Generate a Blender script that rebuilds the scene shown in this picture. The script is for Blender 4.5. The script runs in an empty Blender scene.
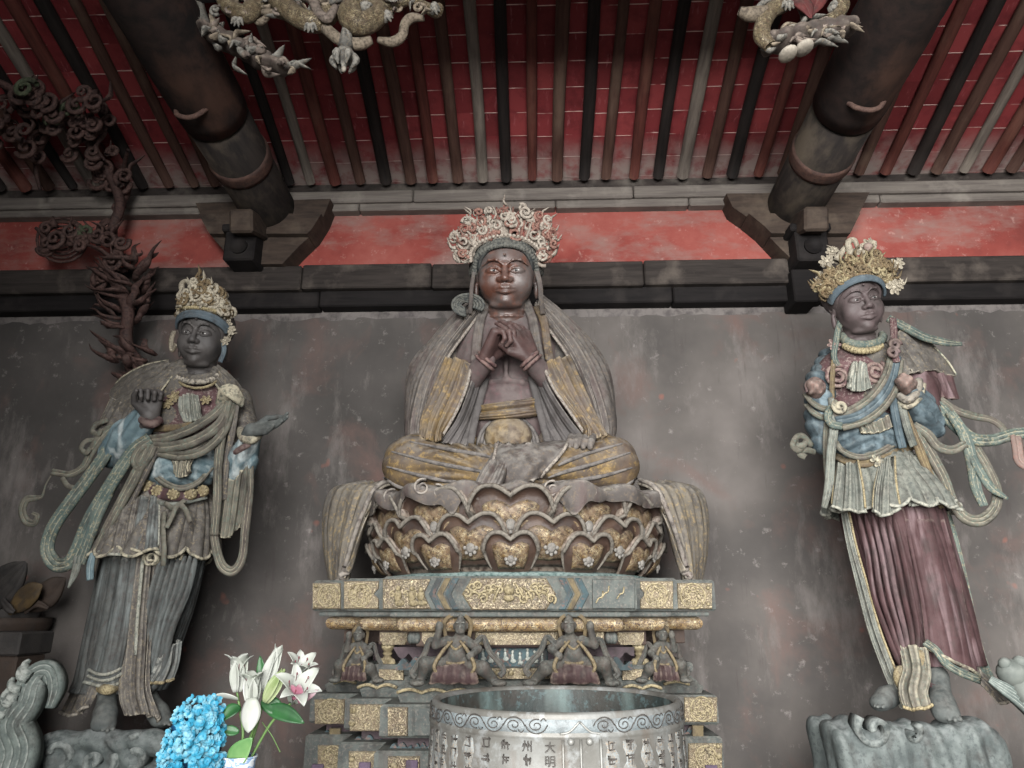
import bpy, math, random
import numpy as np
from mathutils import Vector, Matrix, noise as mnoise
from mathutils.bvhtree import BVHTree
random.seed(7)
SC = bpy.context.scene
COL = SC.collection
PI = math.pi
A3 = lambda *v: np.array(v, float)
# ------------------------------------------------------------ camera (26 mm phone lens, tilted up)
FPX = 740.0
PITCH = math.radians(17.1); YAW = math.radians(1.9)
CAM = A3(0, 0, 1.6)
FW = A3(-math.sin(YAW)*math.cos(PITCH), math.cos(YAW)*math.cos(PITCH), math.sin(PITCH))
RT = A3(math.cos(YAW), math.sin(YAW), 0)
UP = np.cross(RT, FW)
def at(px, py, Y):
    """world point on the vertical plane at distance Y"""
    d = FW + RT*(px-512)/FPX + UP*(384-py)/FPX
    return CAM + d*(Y/d[1])
def S(p):
    return float(np.dot(np.asarray(p)-CAM, FW))/FPX
def nrm(v):
    v = np.asarray(v, float); l = np.linalg.norm(v)
    return v/l if l > 1e-12 else v
def setup_camera():
    cd = bpy.data.cameras.new('camera'); co = bpy.data.objects.new('camera', cd); COL.objects.link(co)
    cd.sensor_width = 36; cd.sensor_fit = 'HORIZONTAL'; cd.lens = FPX/1024*36
    cd.clip_start = .05; cd.clip_end = 200
    m = Matrix(((RT[0], UP[0], -FW[0]), (RT[1], UP[1], -FW[1]), (RT[2], UP[2], -FW[2]))).to_4x4()
    m.translation = Vector(CAM); co.matrix_world = m
    SC.camera = co
# ------------------------------------------------------------ objects
def thing(name, label, cat, loc=(0, 0, 0), group=None):
    o = bpy.data.objects.new(name, None); COL.objects.link(o)
    o.empty_display_size = .1
    o.location = tuple(loc); o['label'] = label; o['category'] = cat
    if group: o['group'] = group
    return o
def rootloc(o):
    v = Vector((0, 0, 0))
    while o is not None:
        v += o.location; o = o.parent
    return np.array(v)
class M:
    """collects shapes into one mesh"""
    def __init__(s): s.v = []; s.f = []; s.n = 0; s.sm = []
    def add(s, V, F, smooth=True):
        V = np.asarray(V, float).reshape(-1, 3)
        s.v.append(V); o = s.n
        for f in F: s.f.append([i+o for i in f]); s.sm.append(smooth)
        s.n += len(V); return s
    def obj(s, name, mat, parent=None, label=None, kind=None, origin=None, col=None):
        V = np.concatenate(s.v)
        if parent is not None: o0 = rootloc(parent)
        else: o0 = np.array(origin if origin is not None else (0, 0, 0), float)
        V = V - o0
        me = bpy.data.meshes.new(name)
        me.from_pydata(V.tolist(), [], s.f); me.update()
        me.polygons.foreach_set('use_smooth', s.sm)
        me.materials.append(mat)
        o = bpy.data.objects.new(name, me); COL.objects.link(o)
        if parent is not None: o.parent = parent
        else: o.location = tuple(o0)
        if label: o['label'] = label
        if kind: o['kind'] = kind
        return o
    # ---- shapes
    def box(s, c, size, R=None, b=.01, smooth=False):
        h = np.array(size, float)/2; b = min(b, h.min()*.8)
        V = []
        for sx in (-1, 1):
            for sy in (-1, 1):
                for sz in (-1, 1):
                    g = A3(sx, sy, sz)
                    for a in range(3):
                        q = g*(h-b); q[a] = g[a]*h[a]; V.append(q)
        def id(sx, sy, sz, a): return ((sx > 0)*4+(sy > 0)*2+(sz > 0))*3+a
        F = []
        for a in range(3):
            p, q = [(1, 2), (2, 0), (0, 1)][a]
            for sg in (-1, 1):
                L = []
                for (u, w) in ((-1, -1), (1, -1), (1, 1), (-1, 1)):
                    t = [0, 0, 0]; t[a] = sg; t[p] = u; t[q] = w; L.append(id(*t, a))
                F.append(L if sg > 0 else L[::-1])
        for a in range(3):      # edges along axis a
            p, q = [(1, 2), (2, 0), (0, 1)][a]
            for u in (-1, 1):
                for w in (-1, 1):
                    t0 = [0, 0, 0]; t0[p] = u; t0[q] = w; t1 = list(t0); t0[a] = -1; t1[a] = 1
                    L = [id(*t0, p), id(*t1, p), id(*t1, q), id(*t0, q)]
                    F.append(L if u*w < 0 else L[::-1])
        for sx in (-1, 1):
            for sy in (-1, 1):
                for sz in (-1, 1):
                    L = [id(sx, sy, sz, 0), id(sx, sy, sz, 1), id(sx, sy, sz, 2)]
                    F.append(L if sx*sy*sz > 0 else L[::-1])
        V = np.array(V)
        if R is not None: V = V @ np.asarray(R).T
        return s.add(V+np.asarray(c), F, smooth)
    def prism(s, poly, f, d0, d1, smooth=False):
        """poly: 2-D points, f(u,v,d)->world"""
        n = len(poly)
        V = [f(u, v, d0) for u, v in poly]+[f(u, v, d1) for u, v in poly]
        F = [list(range(n))[::-1], list(range(n, 2*n))]
        for i in range(n):
            j = (i+1) % n; F.append([i, j, n+j, n+i])
        return s.add(V, F, smooth)
    def grid(s, P, closeu=False, closev=False, smooth=True, flip=False):
        P = np.asarray(P); nu, nv = P.shape[:2]; F = []
        for i in range(nu if closeu else nu-1):
            for j in range(nv if closev else nv-1):
                a = i*nv+j; b = ((i+1) % nu)*nv+j; c = ((i+1) % nu)*nv+(j+1) % nv; d = i*nv+(j+1) % nv
                F.append([a, b, c, d] if not flip else [d, c, b, a])
        return s.add(P.reshape(-1, 3), F, smooth)
    def tube(s, pts, rad, n=8, caps=True, res=None, flat=None):
        pts = np.asarray(pts, float)
        rad = np.broadcast_to(np.asarray(rad, float), (len(pts),)) if np.ndim(rad) == 0 else np.asarray(rad, float)
        if res: rad = crv(rad[:, None], res)[:, 0]; pts = crv(pts, res)
        T = np.gradient(pts, axis=0); T /= np.linalg.norm(T, axis=1)[:, None]+1e-12
        ref = A3(0, 0, 1) if abs(T[0][2]) < .9 else A3(1, 0, 0)
        u = nrm(np.cross(T[0], ref)); R = []
        for i in range(len(pts)):
            u = nrm(u-T[i]*np.dot(u, T[i])); w = np.cross(T[i], u)
            a = np.arange(n)*2*PI/n
            R.append(pts[i]+(np.outer(np.cos(a), u)+np.outer(np.sin(a), w)*(flat or 1))*rad[i])
        R = np.array(R); N = len(pts)
        s.grid(R, closev=True, flip=True)
        if caps:
            s.f.append([s.n-N*n+k for k in range(n)]); s.sm.append(True)
            s.f.append([s.n-n+k for k in range(n)][::-1]); s.sm.append(True)
        return s
    def ball(s, c, r, R=None, nu=8, nv=12):
        r = np.broadcast_to(np.asarray(r, float), (3,))
        th = np.linspace(0.001, PI-.001, nu+1); ph = np.arange(nv)*2*PI/nv
        P = np.stack([np.outer(np.sin(th), np.cos(ph))*r[0], np.outer(np.sin(th), np.sin(ph))*r[1], np.outer(np.cos(th), np.ones(nv))*r[2]], -1)
        if R is not None: P = P @ np.asarray(R).T
        return s.grid(P+np.asarray(c), closev=True)
    def lathe(s, prof, c, n=48, R=None, sx=1, sy=1):
        ph = np.arange(n)*2*PI/n; prof = np.asarray(prof, float)
        P = np.stack([np.outer(prof[:, 0], np.cos(ph))*sx, np.outer(prof[:, 0], np.sin(ph))*sy, np.outer(prof[:, 1], np.ones(n))], -1)
        if R is not None: P = P @ np.asarray(R).T
        return s.grid(P+np.asarray(c), closev=True, flip=True)
    def solid(s, P, th, closev=False, N=None):
        """grid surface given thickness th (second skin behind) with closed rim"""
        P = np.asarray(P)
        if N is None: N = gridn(P, closev)
        Q = P-N*np.asarray(th)[..., None] if np.ndim(th) else P-N*th
        nu, nv = P.shape[:2]; o = s.n
        s.grid(P, closev=closev); s.grid(Q, closev=closev, flip=True)
        k = nu*nv; F = []
        for j in range(nv if closev else nv-1):
            j2 = (j+1) % nv
            F += [[o+j, o+j2, o+k+j2, o+k+j], [o+(nu-1)*nv+j2, o+(nu-1)*nv+j, o+k+(nu-1)*nv+j, o+k+(nu-1)*nv+j2]]
        if not closev:
            for i in range(nu-1):
                F += [[o+(i+1)*nv, o+i*nv, o+k+i*nv, o+k+(i+1)*nv], [o+i*nv+nv-1, o+(i+1)*nv+nv-1, o+k+(i+1)*nv+nv-1, o+k+i*nv+nv-1]]
        for f in F: s.f.append(f); s.sm.append(True)
        return s
    def mesh(s, VF):
        return s.add(VF[0], VF[1], True)
def gridn(P, closev=False):
    du = np.gradient(P, axis=0)
    if closev:
        dv = np.roll(P, -1, 1)-np.roll(P, 1, 1)
    else: dv = np.gradient(P, axis=1)
    N = np.cross(du, dv); return N/(np.linalg.norm(N, axis=-1, keepdims=True)+1e-12)
def crv(P, n):
    """Catmull-Rom through control points, n samples"""
    P = np.asarray(P, float); k = len(P)
    if k == 1: return np.repeat(P, n, 0)
    if k == 2: t = np.linspace(0, 1, n)[(...,)+(None,)*(P.ndim-1)]; return P[0]*(1-t)+P[1]*t
    Q = np.concatenate([2*P[:1]-P[1:2], P, 2*P[-1:]-P[-2:-1]])
    t = np.linspace(0, k-1, n); i = np.minimum(t.astype(int), k-2); f = (t-i)[(...,)+(None,)*(P.ndim-1)]
    a, b, c, d = Q[i], Q[i+1], Q[i+2], Q[i+3]
    return .5*((2*b)+(-a+c)*f+(2*a-5*b+4*c-d)*f**2+(-a+3*b-3*c+d)*f**3)
def rot(ax=0, ay=0, az=0):
    """degrees, x then y then z"""
    return np.array(Matrix.Rotation(math.radians(az), 3, 'Z') @ Matrix.Rotation(math.radians(ay), 3, 'Y') @ Matrix.Rotation(math.radians(ax), 3, 'X'))
def ridge(t, p=.7):
    return np.abs(np.sin(PI*np.asarray(t)))**p
def ribbon(m, pts, w, ribs=3, rib=.12, th=.1, n=40, nrml=(0, -1, 0), tw=None, taper=(1, 1)):
    """pleated strip: pts world control points, w width (m) per point or scalar"""
    pts = np.asarray(pts, float); k = len(pts)
    w = np.full(k, w) if np.ndim(w) == 0 else np.asarray(w, float)
    P = crv(pts, n); W = crv(w[:, None], n)[:, 0]
    s = np.linspace(0, 1, n)
    W = W*np.where(s < .08, taper[0]+(1-taper[0])*s/.08, 1)*np.where(s > .92, taper[1]+(1-taper[1])*(1-s)/.08, 1)
    T = np.gradient(P, axis=0); T /= np.linalg.norm(T, axis=1)[:, None]
    nr = np.asarray(nrml, float)
    Nn = np.tile(nr, (n, 1)) if nr.ndim == 1 else crv(nr, n)
    B = np.cross(T, Nn)
    for i in range(n):
        l = np.linalg.norm(B[i])
        if l < .25 and i > 0: B[i] = B[i-1]*(.3-l)+B[i]
        if i > 0 and np.dot(B[i], B[i-1]) < 0: B[i] = -B[i]
    B /= np.linalg.norm(B, axis=1)[:, None]+1e-9
    N = np.cross(B, T)
    flipm = np.sum(N*Nn, axis=1).mean() < 0
    if flipm: N = -N
    if tw is not None:
        a = crv(np.radians(np.asarray(tw, float))[:, None], n)
        B, N = B*np.cos(a)+N*np.sin(a), N*np.cos(a)-B*np.sin(a)
    mm = ribs*4+1; u = np.linspace(-.5, .5, mm)
    hgt = rib*ridge((u+.5)*ribs, .8)
    top = P[:, None]+B[:, None]*(u[None, :, None]*W[:, None, None])+N[:, None]*(hgt[None, :, None]*W[:, None, None])
    bot = P[:, None]+B[:, None]*(u[None, ::-1, None]*W[:, None, None])-N[:, None]*(th*W[:, None, None])*np.ones((1, mm, 1))
    G = np.concatenate([top, bot], 1)
    o = m.n
    m.grid(G, closev=True, flip=flipm)
    q = 2*mm
    m.f.append([o+j for j in range(q)]); m.sm.append(True)
    m.f.append([o+(n-1)*q+j for j in range(q)][::-1]); m.sm.append(True)
    return m
def sheet(curves, nu=40, nv=60, folds=None, bulge=0.0, edge=0.0):
    """patch through control curves (world points). v runs along each curve, u across them.
    folds: list of (count, amp, power, phase, shear)"""
    C = np.array([crv(c, nv) for c in curves])          # k, nv, 3
    P = crv(C, nu)                                      # nu, nv, 3
    N = gridn(P)
    if N[..., 1].mean() > 0: N = -N
    u = np.linspace(0, 1, nu)[:, None]; v = np.linspace(0, 1, nv)[None]
    d = bulge*np.sin(PI*u)*np.ones_like(v)
    for f in (folds or []):
        K, amp, p, ph, sh = (list(f)+[.7, 0, 0][len(f)-2:])[:5] if len(f) < 5 else f
        a = amp(u, v) if callable(amp) else amp
        t = K*u+ph+(sh(u, v) if callable(sh) else sh*v)
        d = d+a*ridge(t, p)
    return P+N*d[..., None]
def fix(P):
    """orient a patch so that its front faces -Y"""
    return P if gridn(np.asarray(P))[..., 1].mean() < 0 else np.asarray(P)[::-1]
def fbm(p, sc, oct=3):
    return mnoise.fractal(Vector(p)*sc, 1.0, 2.0, oct)
# ------------------------------------------------------------ signed-distance sculpting
class SDF:
    def __init__(s): s.p = []
    def rc(s, a, b, ra, rb=None, k=.02, sub=False):
        s.p.append(('c', np.asarray(a, float), np.asarray(b, float), ra, ra if rb is None else rb, k, sub)); return s
    def chain(s, pts, rad, k=.02, sub=False, n=None):
        pts = np.asarray(pts, float); rad = np.full(len(pts), rad) if np.ndim(rad) == 0 else np.asarray(rad, float)
        if n: rad = crv(rad[:, None], n)[:, 0]; pts = crv(pts, n)
        for i in range(len(pts)-1): s.rc(pts[i], pts[i+1], rad[i], rad[i+1], k, sub)
        return s
    def ell(s, c, r, R=None, k=.02, sub=False):
        s.p.append(('e', np.asarray(c, float), np.broadcast_to(np.asarray(r, float), (3,)), np.eye(3) if R is None else np.asarray(R), 0, k, sub)); return s
    def box(s, c, h, R=None, rd=.01, k=.02, sub=False):
        s.p.append(('b', np.asarray(c, float), np.asarray(h, float), np.eye(3) if R is None else np.asarray(R), rd, k, sub)); return s
    def bb(s, q, m):
        if q[0] == 'c':
            r = max(q[3], q[4]); return np.minimum(q[1], q[2])-r-m, np.maximum(q[1], q[2])+r+m
        e = np.abs(q[3]) @ q[2]; return q[1]-e-m, q[1]+e+m
    def mesh(s, h, disp=None, smooth=1):
        lo = np.min([s.bb(q, 0)[0] for q in s.p if not q[6]], 0)-4*h; hi = np.max([s.bb(q, 0)[1] for q in s.p if not q[6]], 0)+4*h
        n = np.ceil((hi-lo)/h).astype(int)+1
        F = np.full(n, 10*h, np.float32)
        ax = [(lo[i]+np.arange(n[i])*h).astype(np.float32) for i in range(3)]
        for q in s.p:
            k = max(q[5], 1e-6); a, b = s.bb(q, k+3*h)
            i0 = np.maximum(np.floor((a-lo)/h).astype(int), 0); i1 = np.minimum(np.ceil((b-lo)/h).astype(int)+1, n)
            if (i1 <= i0).any(): continue
            sl = tuple(slice(i0[i], i1[i]) for i in range(3))
            X = ax[0][sl[0]][:, None, None]; Y = ax[1][sl[1]][None, :, None]; Z = ax[2][sl[2]][None, None]
            if q[0] == 'c':
                A, B = q[1], q[2]; d = B-A; L2 = max(float(d@d), 1e-12)
                x, y, z = X-A[0], Y-A[1], Z-A[2]
                t = np.clip((x*d[0]+y*d[1]+z*d[2])/L2, 0, 1)
                D = np.sqrt((x-t*d[0])**2+(y-t*d[1])**2+(z-t*d[2])**2)-(q[3]+(q[4]-q[3])*t)
            else:
                R = q[3].T; x, y, z = X-q[1][0], Y-q[1][1], Z-q[1][2]
                u = [R[i, 0]*x+R[i, 1]*y+R[i, 2]*z for i in range(3)]
                if q[0] == 'e':
                    r = q[2]
                    k0 = np.sqrt(sum((u[i]/r[i])**2 for i in range(3))); k1 = np.sqrt(sum((u[i]/r[i]**2)**2 for i in range(3)))+1e-9
                    D = k0*(k0-1)/k1
                else:
                    e = [np.abs(u[i])-(q[2][i]-q[4]) for i in range(3)]
                    D = np.sqrt(sum(np.maximum(c, 0)**2 for c in e))+np.minimum(np.maximum(np.maximum(e[0], e[1]), e[2]), 0)-q[4]
            G = F[sl]
            if q[6]:
                D = -D; hh = np.clip(.5-.5*(G-D)/k, 0, 1); F[sl] = G+(D-G)*hh+k*hh*(1-hh)
            else:
                hh = np.clip(.5+.5*(G-D)/k, 0, 1); F[sl] = G+(D-G)*hh-k*hh*(1-hh)
        if disp is not None:
            F = F-disp(ax[0][:, None, None], ax[1][None, :, None], ax[2][None, None])*(np.abs(F) < 6*h)
        return surfnets(F, lo, h)
def surfnets(F, lo, h):
    I = F < 0
    nx, ny, nz = F.shape
    cnt = np.zeros((nx-1, ny-1, nz-1), np.int8)
    for a in (0, 1):
        for b in (0, 1):
            for c in (0, 1): cnt += I[a:nx-1+a, b:ny-1+b, c:nz-1+c]
    act = (cnt > 0) & (cnt < 8)
    ijk = np.argwhere(act); idx = np.full(act.shape, -1, np.int64); idx[act] = np.arange(len(ijk))
    P = np.zeros((len(ijk), 3)); C = np.zeros(len(ijk))
    cs = [(a, b, c) for a in (0, 1) for b in (0, 1) for c in (0, 1)]
    for p in cs:
        for ax in range(3):
            if p[ax]: continue
            q = list(p); q[ax] = 1
            f0 = F[tuple((ijk+p).T)]; f1 = F[tuple((ijk+q).T)]
            m = (f0 < 0) != (f1 < 0); t = np.where(m, f0/np.where(m, f0-f1, 1), 0)
            pos = np.array(p, float)[None].repeat(len(ijk), 0); pos[:, ax] = t
            P += pos*m[:, None]; C += m
    V = lo+(ijk+P/np.maximum(C, 1)[:, None])*h
    Q = []
    for ax in range(3):
        u, v = [(1, 2), (2, 0), (0, 1)][ax]
        sl0 = [slice(None)]*3; sl1 = [slice(None)]*3; sl0[ax] = slice(0, -1); sl1[ax] = slice(1, None)
        ch = I[tuple(sl0)] != I[tuple(sl1)]
        e = np.argwhere(ch)
        ok = (e[:, u] > 0) & (e[:, v] > 0) & (e[:, u] < F.shape[u]-1) & (e[:, v] < F.shape[v]-1); e = e[ok]
        ins = I[tuple(e.T)]
        def cell(du, dv):
            c = e.copy(); c[:, u] -= du; c[:, v] -= dv; return idx[tuple(c.T)]
        q = np.stack([cell(1, 1), cell(0, 1), cell(0, 0), cell(1, 0)], 1)
        q = np.where(ins[:, None], q, q[:, ::-1]); Q.append(q)
    Q = np.concatenate(Q)
    return V, Q.tolist()
def xf(VF, R, sc, c):
    return (np.asarray(VF[0])*sc) @ np.asarray(R).T+np.asarray(c), VF[1]
def hand(s, wrist, f, n, size, curl=(.3, .3, .3, .3), thumb=1, tc=.3, spread=.06, k=None):
    """five-fingered hand into an SDF: f finger direction, n palm-facing direction, thumb=+1/-1 side; size=hand length"""
    f = nrm(f); n = nrm(n-np.dot(n, f)*f); sd = np.cross(f, n)*thumb
    L = size; k = k or L*.03
    w = np.asarray(wrist, float)
    s.ell(w+f*.27*L, (1, 1, 1), k=k) if False else None
    offs = (.19, .065, -.06, -.175); ln = (.40, .45, .42, .33); rr = (.053, .056, .053, .046)
    for i in range(4):
        kn = w+f*L*(.50-.02*abs(i-1.2))+sd*offs[i]*L
        s.rc(w+sd*offs[i]*.55*L+f*.03*L, kn, .085*L, .07*L, k*2)
        p = kn; a = 0; d = f+sd*(offs[i]*spread*8)
        d = nrm(d)
        for j in range(3):
            a += curl[i]*(1.0, 1.15, .8)[j]
            q = p+(d*math.cos(a)+n*math.sin(a))*ln[i]*L*(.45, .32, .23)[j]
            s.rc(p, q, rr[i]*L*(1-.12*j), rr[i]*L*(1-.12*(j+1)), k*.5); p = q
    b = w+f*.12*L+sd*.13*L+n*.03*L
    c = b+(f*.55+sd*.62+n*.25)*.27*L
    d1 = nrm(f*.9+sd*(.45-.7*tc)+n*tc); e = c+d1*.19*L
    d2 = nrm(f*.9+sd*(.25-1.1*tc)+n*tc*1.6); g = e+d2*.15*L
    s.rc(b, c, .1*L, .07*L, k*1.5); s.rc(c, e, .062*L, .056*L, k*.5); s.rc(e, g, .056*L, .042*L, k*.5)
    return s
# ------------------------------------------------------------ materials
def lin(h):
    h = h.lstrip('#'); c = [int(h[i:i+2], 16)/255 for i in (0, 2, 4)]
    return tuple([x/12.92 if x <= .04045 else ((x+.055)/1.055)**2.4 for x in c]+[1])
class NT:
    def __init__(s, name):
        s.m = bpy.data.materials.new(name); s.m.use_nodes = True; s.t = s.m.node_tree
        s.b = s.t.nodes['Principled BSDF']; s.co = s.t.nodes.new('ShaderNodeTexCoord'); s.vec = s.co.outputs['Object']
    def new(s, t, **kw):
        n = s.t.nodes.new(t)
        for k, v in kw.items(): setattr(n, k, v)
        return n
    def lk(s, a, b): s.t.links.new(a, b)
    def put(s, sock, v):
        if hasattr(v, 'is_output') or isinstance(v, bpy.types.NodeSocket): s.lk(v, sock)
        else: sock.default_value = v
    def map(s, scale=(1, 1, 1), loc=(0, 0, 0), rt=(0, 0, 0), src=None):
        n = s.new('ShaderNodeMapping'); s.lk(src or s.vec, n.inputs[0]); n.inputs[1].default_value = loc; n.inputs[2].default_value = rt; n.inputs[3].default_value = scale
        return n.outputs[0]
    def noise(s, scale, detail=4, rough=.55, dist=0, vec=None, col=False):
        n = s.new('ShaderNodeTexNoise'); s.lk(vec or s.vec, n.inputs['Vector']); n.inputs['Scale'].default_value = scale
        n.inputs['Detail'].default_value = detail; n.inputs['Roughness'].default_value = rough; n.inputs['Distortion'].default_value = dist
        return n.outputs['Color' if col else 'Fac']
    def vor(s, scale, vec=None, feat='F1', out='Distance'):
        n = s.new('ShaderNodeTexVoronoi', feature=feat); s.lk(vec or s.vec, n.inputs['Vector']); n.inputs['Scale'].default_value = scale
        return n.outputs[out]
    def ramp(s, fac, stops, interp='LINEAR'):
        n = s.new('ShaderNodeValToRGB'); s.lk(fac, n.inputs[0]); e = n.color_ramp; e.interpolation = interp
        while len(e.elements) < len(stops): e.elements.new(.5)
        for el, (p, c) in zip(e.elements, stops):
            el.position = p; el.color = lin(c) if isinstance(c, str) else (c, c, c, 1)
        return n.outputs[0]
    def rng(s, v, a, b, c=0, d=1):
        n = s.new('ShaderNodeMapRange'); s.lk(v, n.inputs[0])
        for i, x in enumerate((a, b, c, d)): n.inputs[i+1].default_value = x
        return n.outputs[0]
    def math(s, op, a, b=0.0, c=None):
        n = s.new('ShaderNodeMath', operation=op); s.put(n.inputs[0], a); s.put(n.inputs[1], b)
        if c is not None: s.put(n.inputs[2], c)
        return n.outputs[0]
    def mix(s, fac, a, b, mode='MIX'):
        n = s.new('ShaderNodeMix', data_type='RGBA', blend_type=mode); s.put(n.inputs[0], fac)
        s.put(n.inputs[6], lin(a) if isinstance(a, str) else a); s.put(n.inputs[7], lin(b) if isinstance(b, str) else b)
        return n.outputs[2]
    def sep(s, v=None):
        n = s.new('ShaderNodeSeparateXYZ'); s.lk(v or s.vec, n.inputs[0]); return n.outputs
    def upface(s):
        g = s.new('ShaderNodeNewGeometry'); return s.sep(g.outputs['Normal'])[2]
    def point(s):
        g = s.new('ShaderNodeNewGeometry'); return g.outputs['Pointiness']
    def bump(s, h, st=.3, d=.01, nrm_=None):
        n = s.new('ShaderNodeBump'); n.inputs['Strength'].default_value = st; n.inputs['Distance'].default_value = d; s.lk(h, n.inputs['Height'])
        if nrm_: s.lk(nrm_, n.inputs['Normal'])
        return n.outputs[0]
    def done(s, col, rough=.75, bump=None, metal=0, spec=.3):
        s.put(s.b.inputs['Base Color'], lin(col) if isinstance(col, str) else col); s.put(s.b.inputs['Roughness'], rough); s.put(s.b.inputs['Metallic'], metal)
        s.b.inputs['Specular IOR Level'].default_value = spec
        if bump: s.lk(bump, s.b.inputs['Normal'])
        return s.m
MATS = {}
def aged(name, base, alt, dust='#8e8a86', dustamt=.35, wear='#b9b2a8', wearamt=.5, scale=9, rough=.75, bump=.25, spec=.25, streak=None, fleck=None, fleckamt=.5, metal=0, grime=.75, deep=.66):
    """old painted clay or wood: two pigments, dust settled on top faces, rubbed edges"""
    if name in MATS: return MATS[name]
    t = NT(name)
    dk = lambda h, k: tuple(q*k for q in lin(h)[:3])+(1,)
    c = t.mix(t.rng(t.noise(scale, 6, .6), .42, .58), dk(base, deep), dk(alt, deep))
    if fleck:
        c = t.mix(t.math('MULTIPLY', t.rng(t.noise(scale*5.5, 5, .7), .53, .6), fleckamt), c, fleck)
    if streak:
        c = t.mix(t.math('MULTIPLY', t.rng(t.noise(scale*1.6, 3, .5, vec=t.map((1, 1, .12))), .52, .66), .8), c, streak)
    c = t.mix(t.math('MULTIPLY', t.rng(t.noise(scale*.9, 6, .7, vec=t.map((1, 1, .6), (3, 7, 1))), .5, .68), grime), c, '#2a2624')
    n2 = t.noise(scale*3.1, 5, .6)
    du = t.math('MULTIPLY', t.math('MULTIPLY', t.rng(t.upface(), -.05, .9), t.rng(n2, .38, .62)), dustamt*1.35)
    c = t.mix(t.math('MINIMUM', du, .9), c, dust)
    we = t.math('MULTIPLY', t.math('MULTIPLY', t.rng(t.point(), .52, .6), t.rng(t.noise(scale*4, 3), .35, .55)), wearamt)
    c = t.mix(we, c, wear)
    b = t.bump(t.noise(scale*4, 6, .7), min(1, bump*1.8), .012)
    MATS[name] = t.done(c, rough, b, metal, spec); return MATS[name]
def scroll(name, gold='#b89a62', ground='#4a382c', scale=26, amt=.5, dust='#8e8a84', dustamt=.3, rough=.5, wid=.05, metal=.25, bare='#5a4a3c', bareamt=.25, st=.5):
    """gilded raised scrollwork on a dark ground"""
    if name in MATS: return MATS[name]
    t = NT(name)
    n = t.noise(scale, 1.5, .5, .6)
    d = t.math('ABSOLUTE', t.math('SUBTRACT', t.math('FRACT', t.math('MULTIPLY', n, 5.0)), .5))
    ln = t.rng(d, .28-wid, .28+wid, 1, 0)
    sp = t.rng(t.vor(scale*2.2), .18, .3, 1, 0)
    h = t.math('MAXIMUM', ln, t.math('MULTIPLY', sp, .8))
    w = t.rng(t.noise(scale*.35, 4, .6), .42, .42+.3*(1-bareamt), 1-bareamt*2 if bareamt < .5 else 0, 1)
    c = t.mix(t.math('MULTIPLY', h, w), t.mix(t.rng(t.noise(scale*.5, 3), .4, .6), ground, bare), t.mix(t.rng(t.noise(scale*.6, 3), .4, .65), gold, '#9c9074'))
    du = t.math('MULTIPLY', t.math('MULTIPLY', t.rng(t.upface(), -.2, .9), t.rng(t.noise(scale, 4), .3, .6)), dustamt*1.6)
    c = t.mix(t.math('MINIMUM', du, .85), c, dust)
    b = t.bump(h, st, .008)
    MATS[name] = t.done(c, rough, b, t.math('MULTIPLY', t.math('MULTIPLY', h, w), metal), .3); return MATS[name]
# ============================================================ SETTING
YW = 6.1
def zat(py, Y, px=512): return float(at(px, py, Y)[2])
def mat_plaster():
    t = NT('lower_wall_plaster')
    n = t.noise(.75, 5, .55)
    c = t.ramp(n, [(.3, '#393735'), (.46, '#454240'), (.58, '#524e4b'), (.75, '#65605d')])
    c = t.mix(t.rng(t.noise(1.6, 6, .62, .4, vec=t.map((1, 1, .8), (3, 1, 7))), .52, .76), c, '#5d4a45')
    c = t.mix(t.rng(t.noise(2.6, 8, .7, vec=t.map((1, 1, .35), (9, 0, 2))), .55, .75), c, '#6a6562')
    c = t.mix(t.math('MULTIPLY', t.rng(t.noise(11, 7, .7), .6, .72), .6), c, '#7d7875')
    c = t.mix(t.math('MULTIPLY', t.rng(t.noise(7, 6, .7, vec=t.map((2.2, 1, .25), (1, 0, 5))), .6, .75), .5), c, '#3a3433')
    c = t.mix(t.math('MULTIPLY', t.rng(t.noise(4.2, 2, .4, vec=t.map((1, 1, 1), (5, 3, 1))), .71, .75), .5), c, '#865144')
    z = t.sep()[2]
    return t.done(c, .85, t.bump(t.noise(24, 6, .65), .22, .01), 0, .2)
def mat_redplaster():
    t = NT('red_plaster')
    c = t.ramp(t.noise(1.6, 7, .62), [(.3, '#66322e'), (.46, '#7c3c36'), (.6, '#874a43'), (.75, '#8f6058')])
    c = t.mix(t.rng(t.noise(2.2, 8, .66, vec=t.map((.6, 1, 1.5), (4, 0, 1))), .47, .66), c, '#7d6660')
    c = t.mix(t.math('MULTIPLY', t.rng(t.noise(15, 5, .7), .6, .7), .6), c, '#9c7b74')
    return t.done(c, .85, t.bump(t.noise(22, 6, .6), .3, .01), 0, .2)
def mat_wood(name, base, alt, lightc='#7a746c', sc=(1, 1, 1), la=.4, spec=.2):
    if name in MATS: return MATS[name]
    t = NT(name)
    g = t.noise(6, 6, .65, .3, vec=t.map(sc))
    c = t.mix(t.rng(g, .35, .62), base, alt)
    c = t.mix(t.math('MULTIPLY', t.rng(t.noise(3, 5, .6, vec=t.map((1, .5, 1), (2, 5, 1))), .52, .68), la), c, lightc)
    MATS[name] = t.done(c, .8, t.bump(g, .4, .01), 0, spec); return MATS[name]
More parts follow.
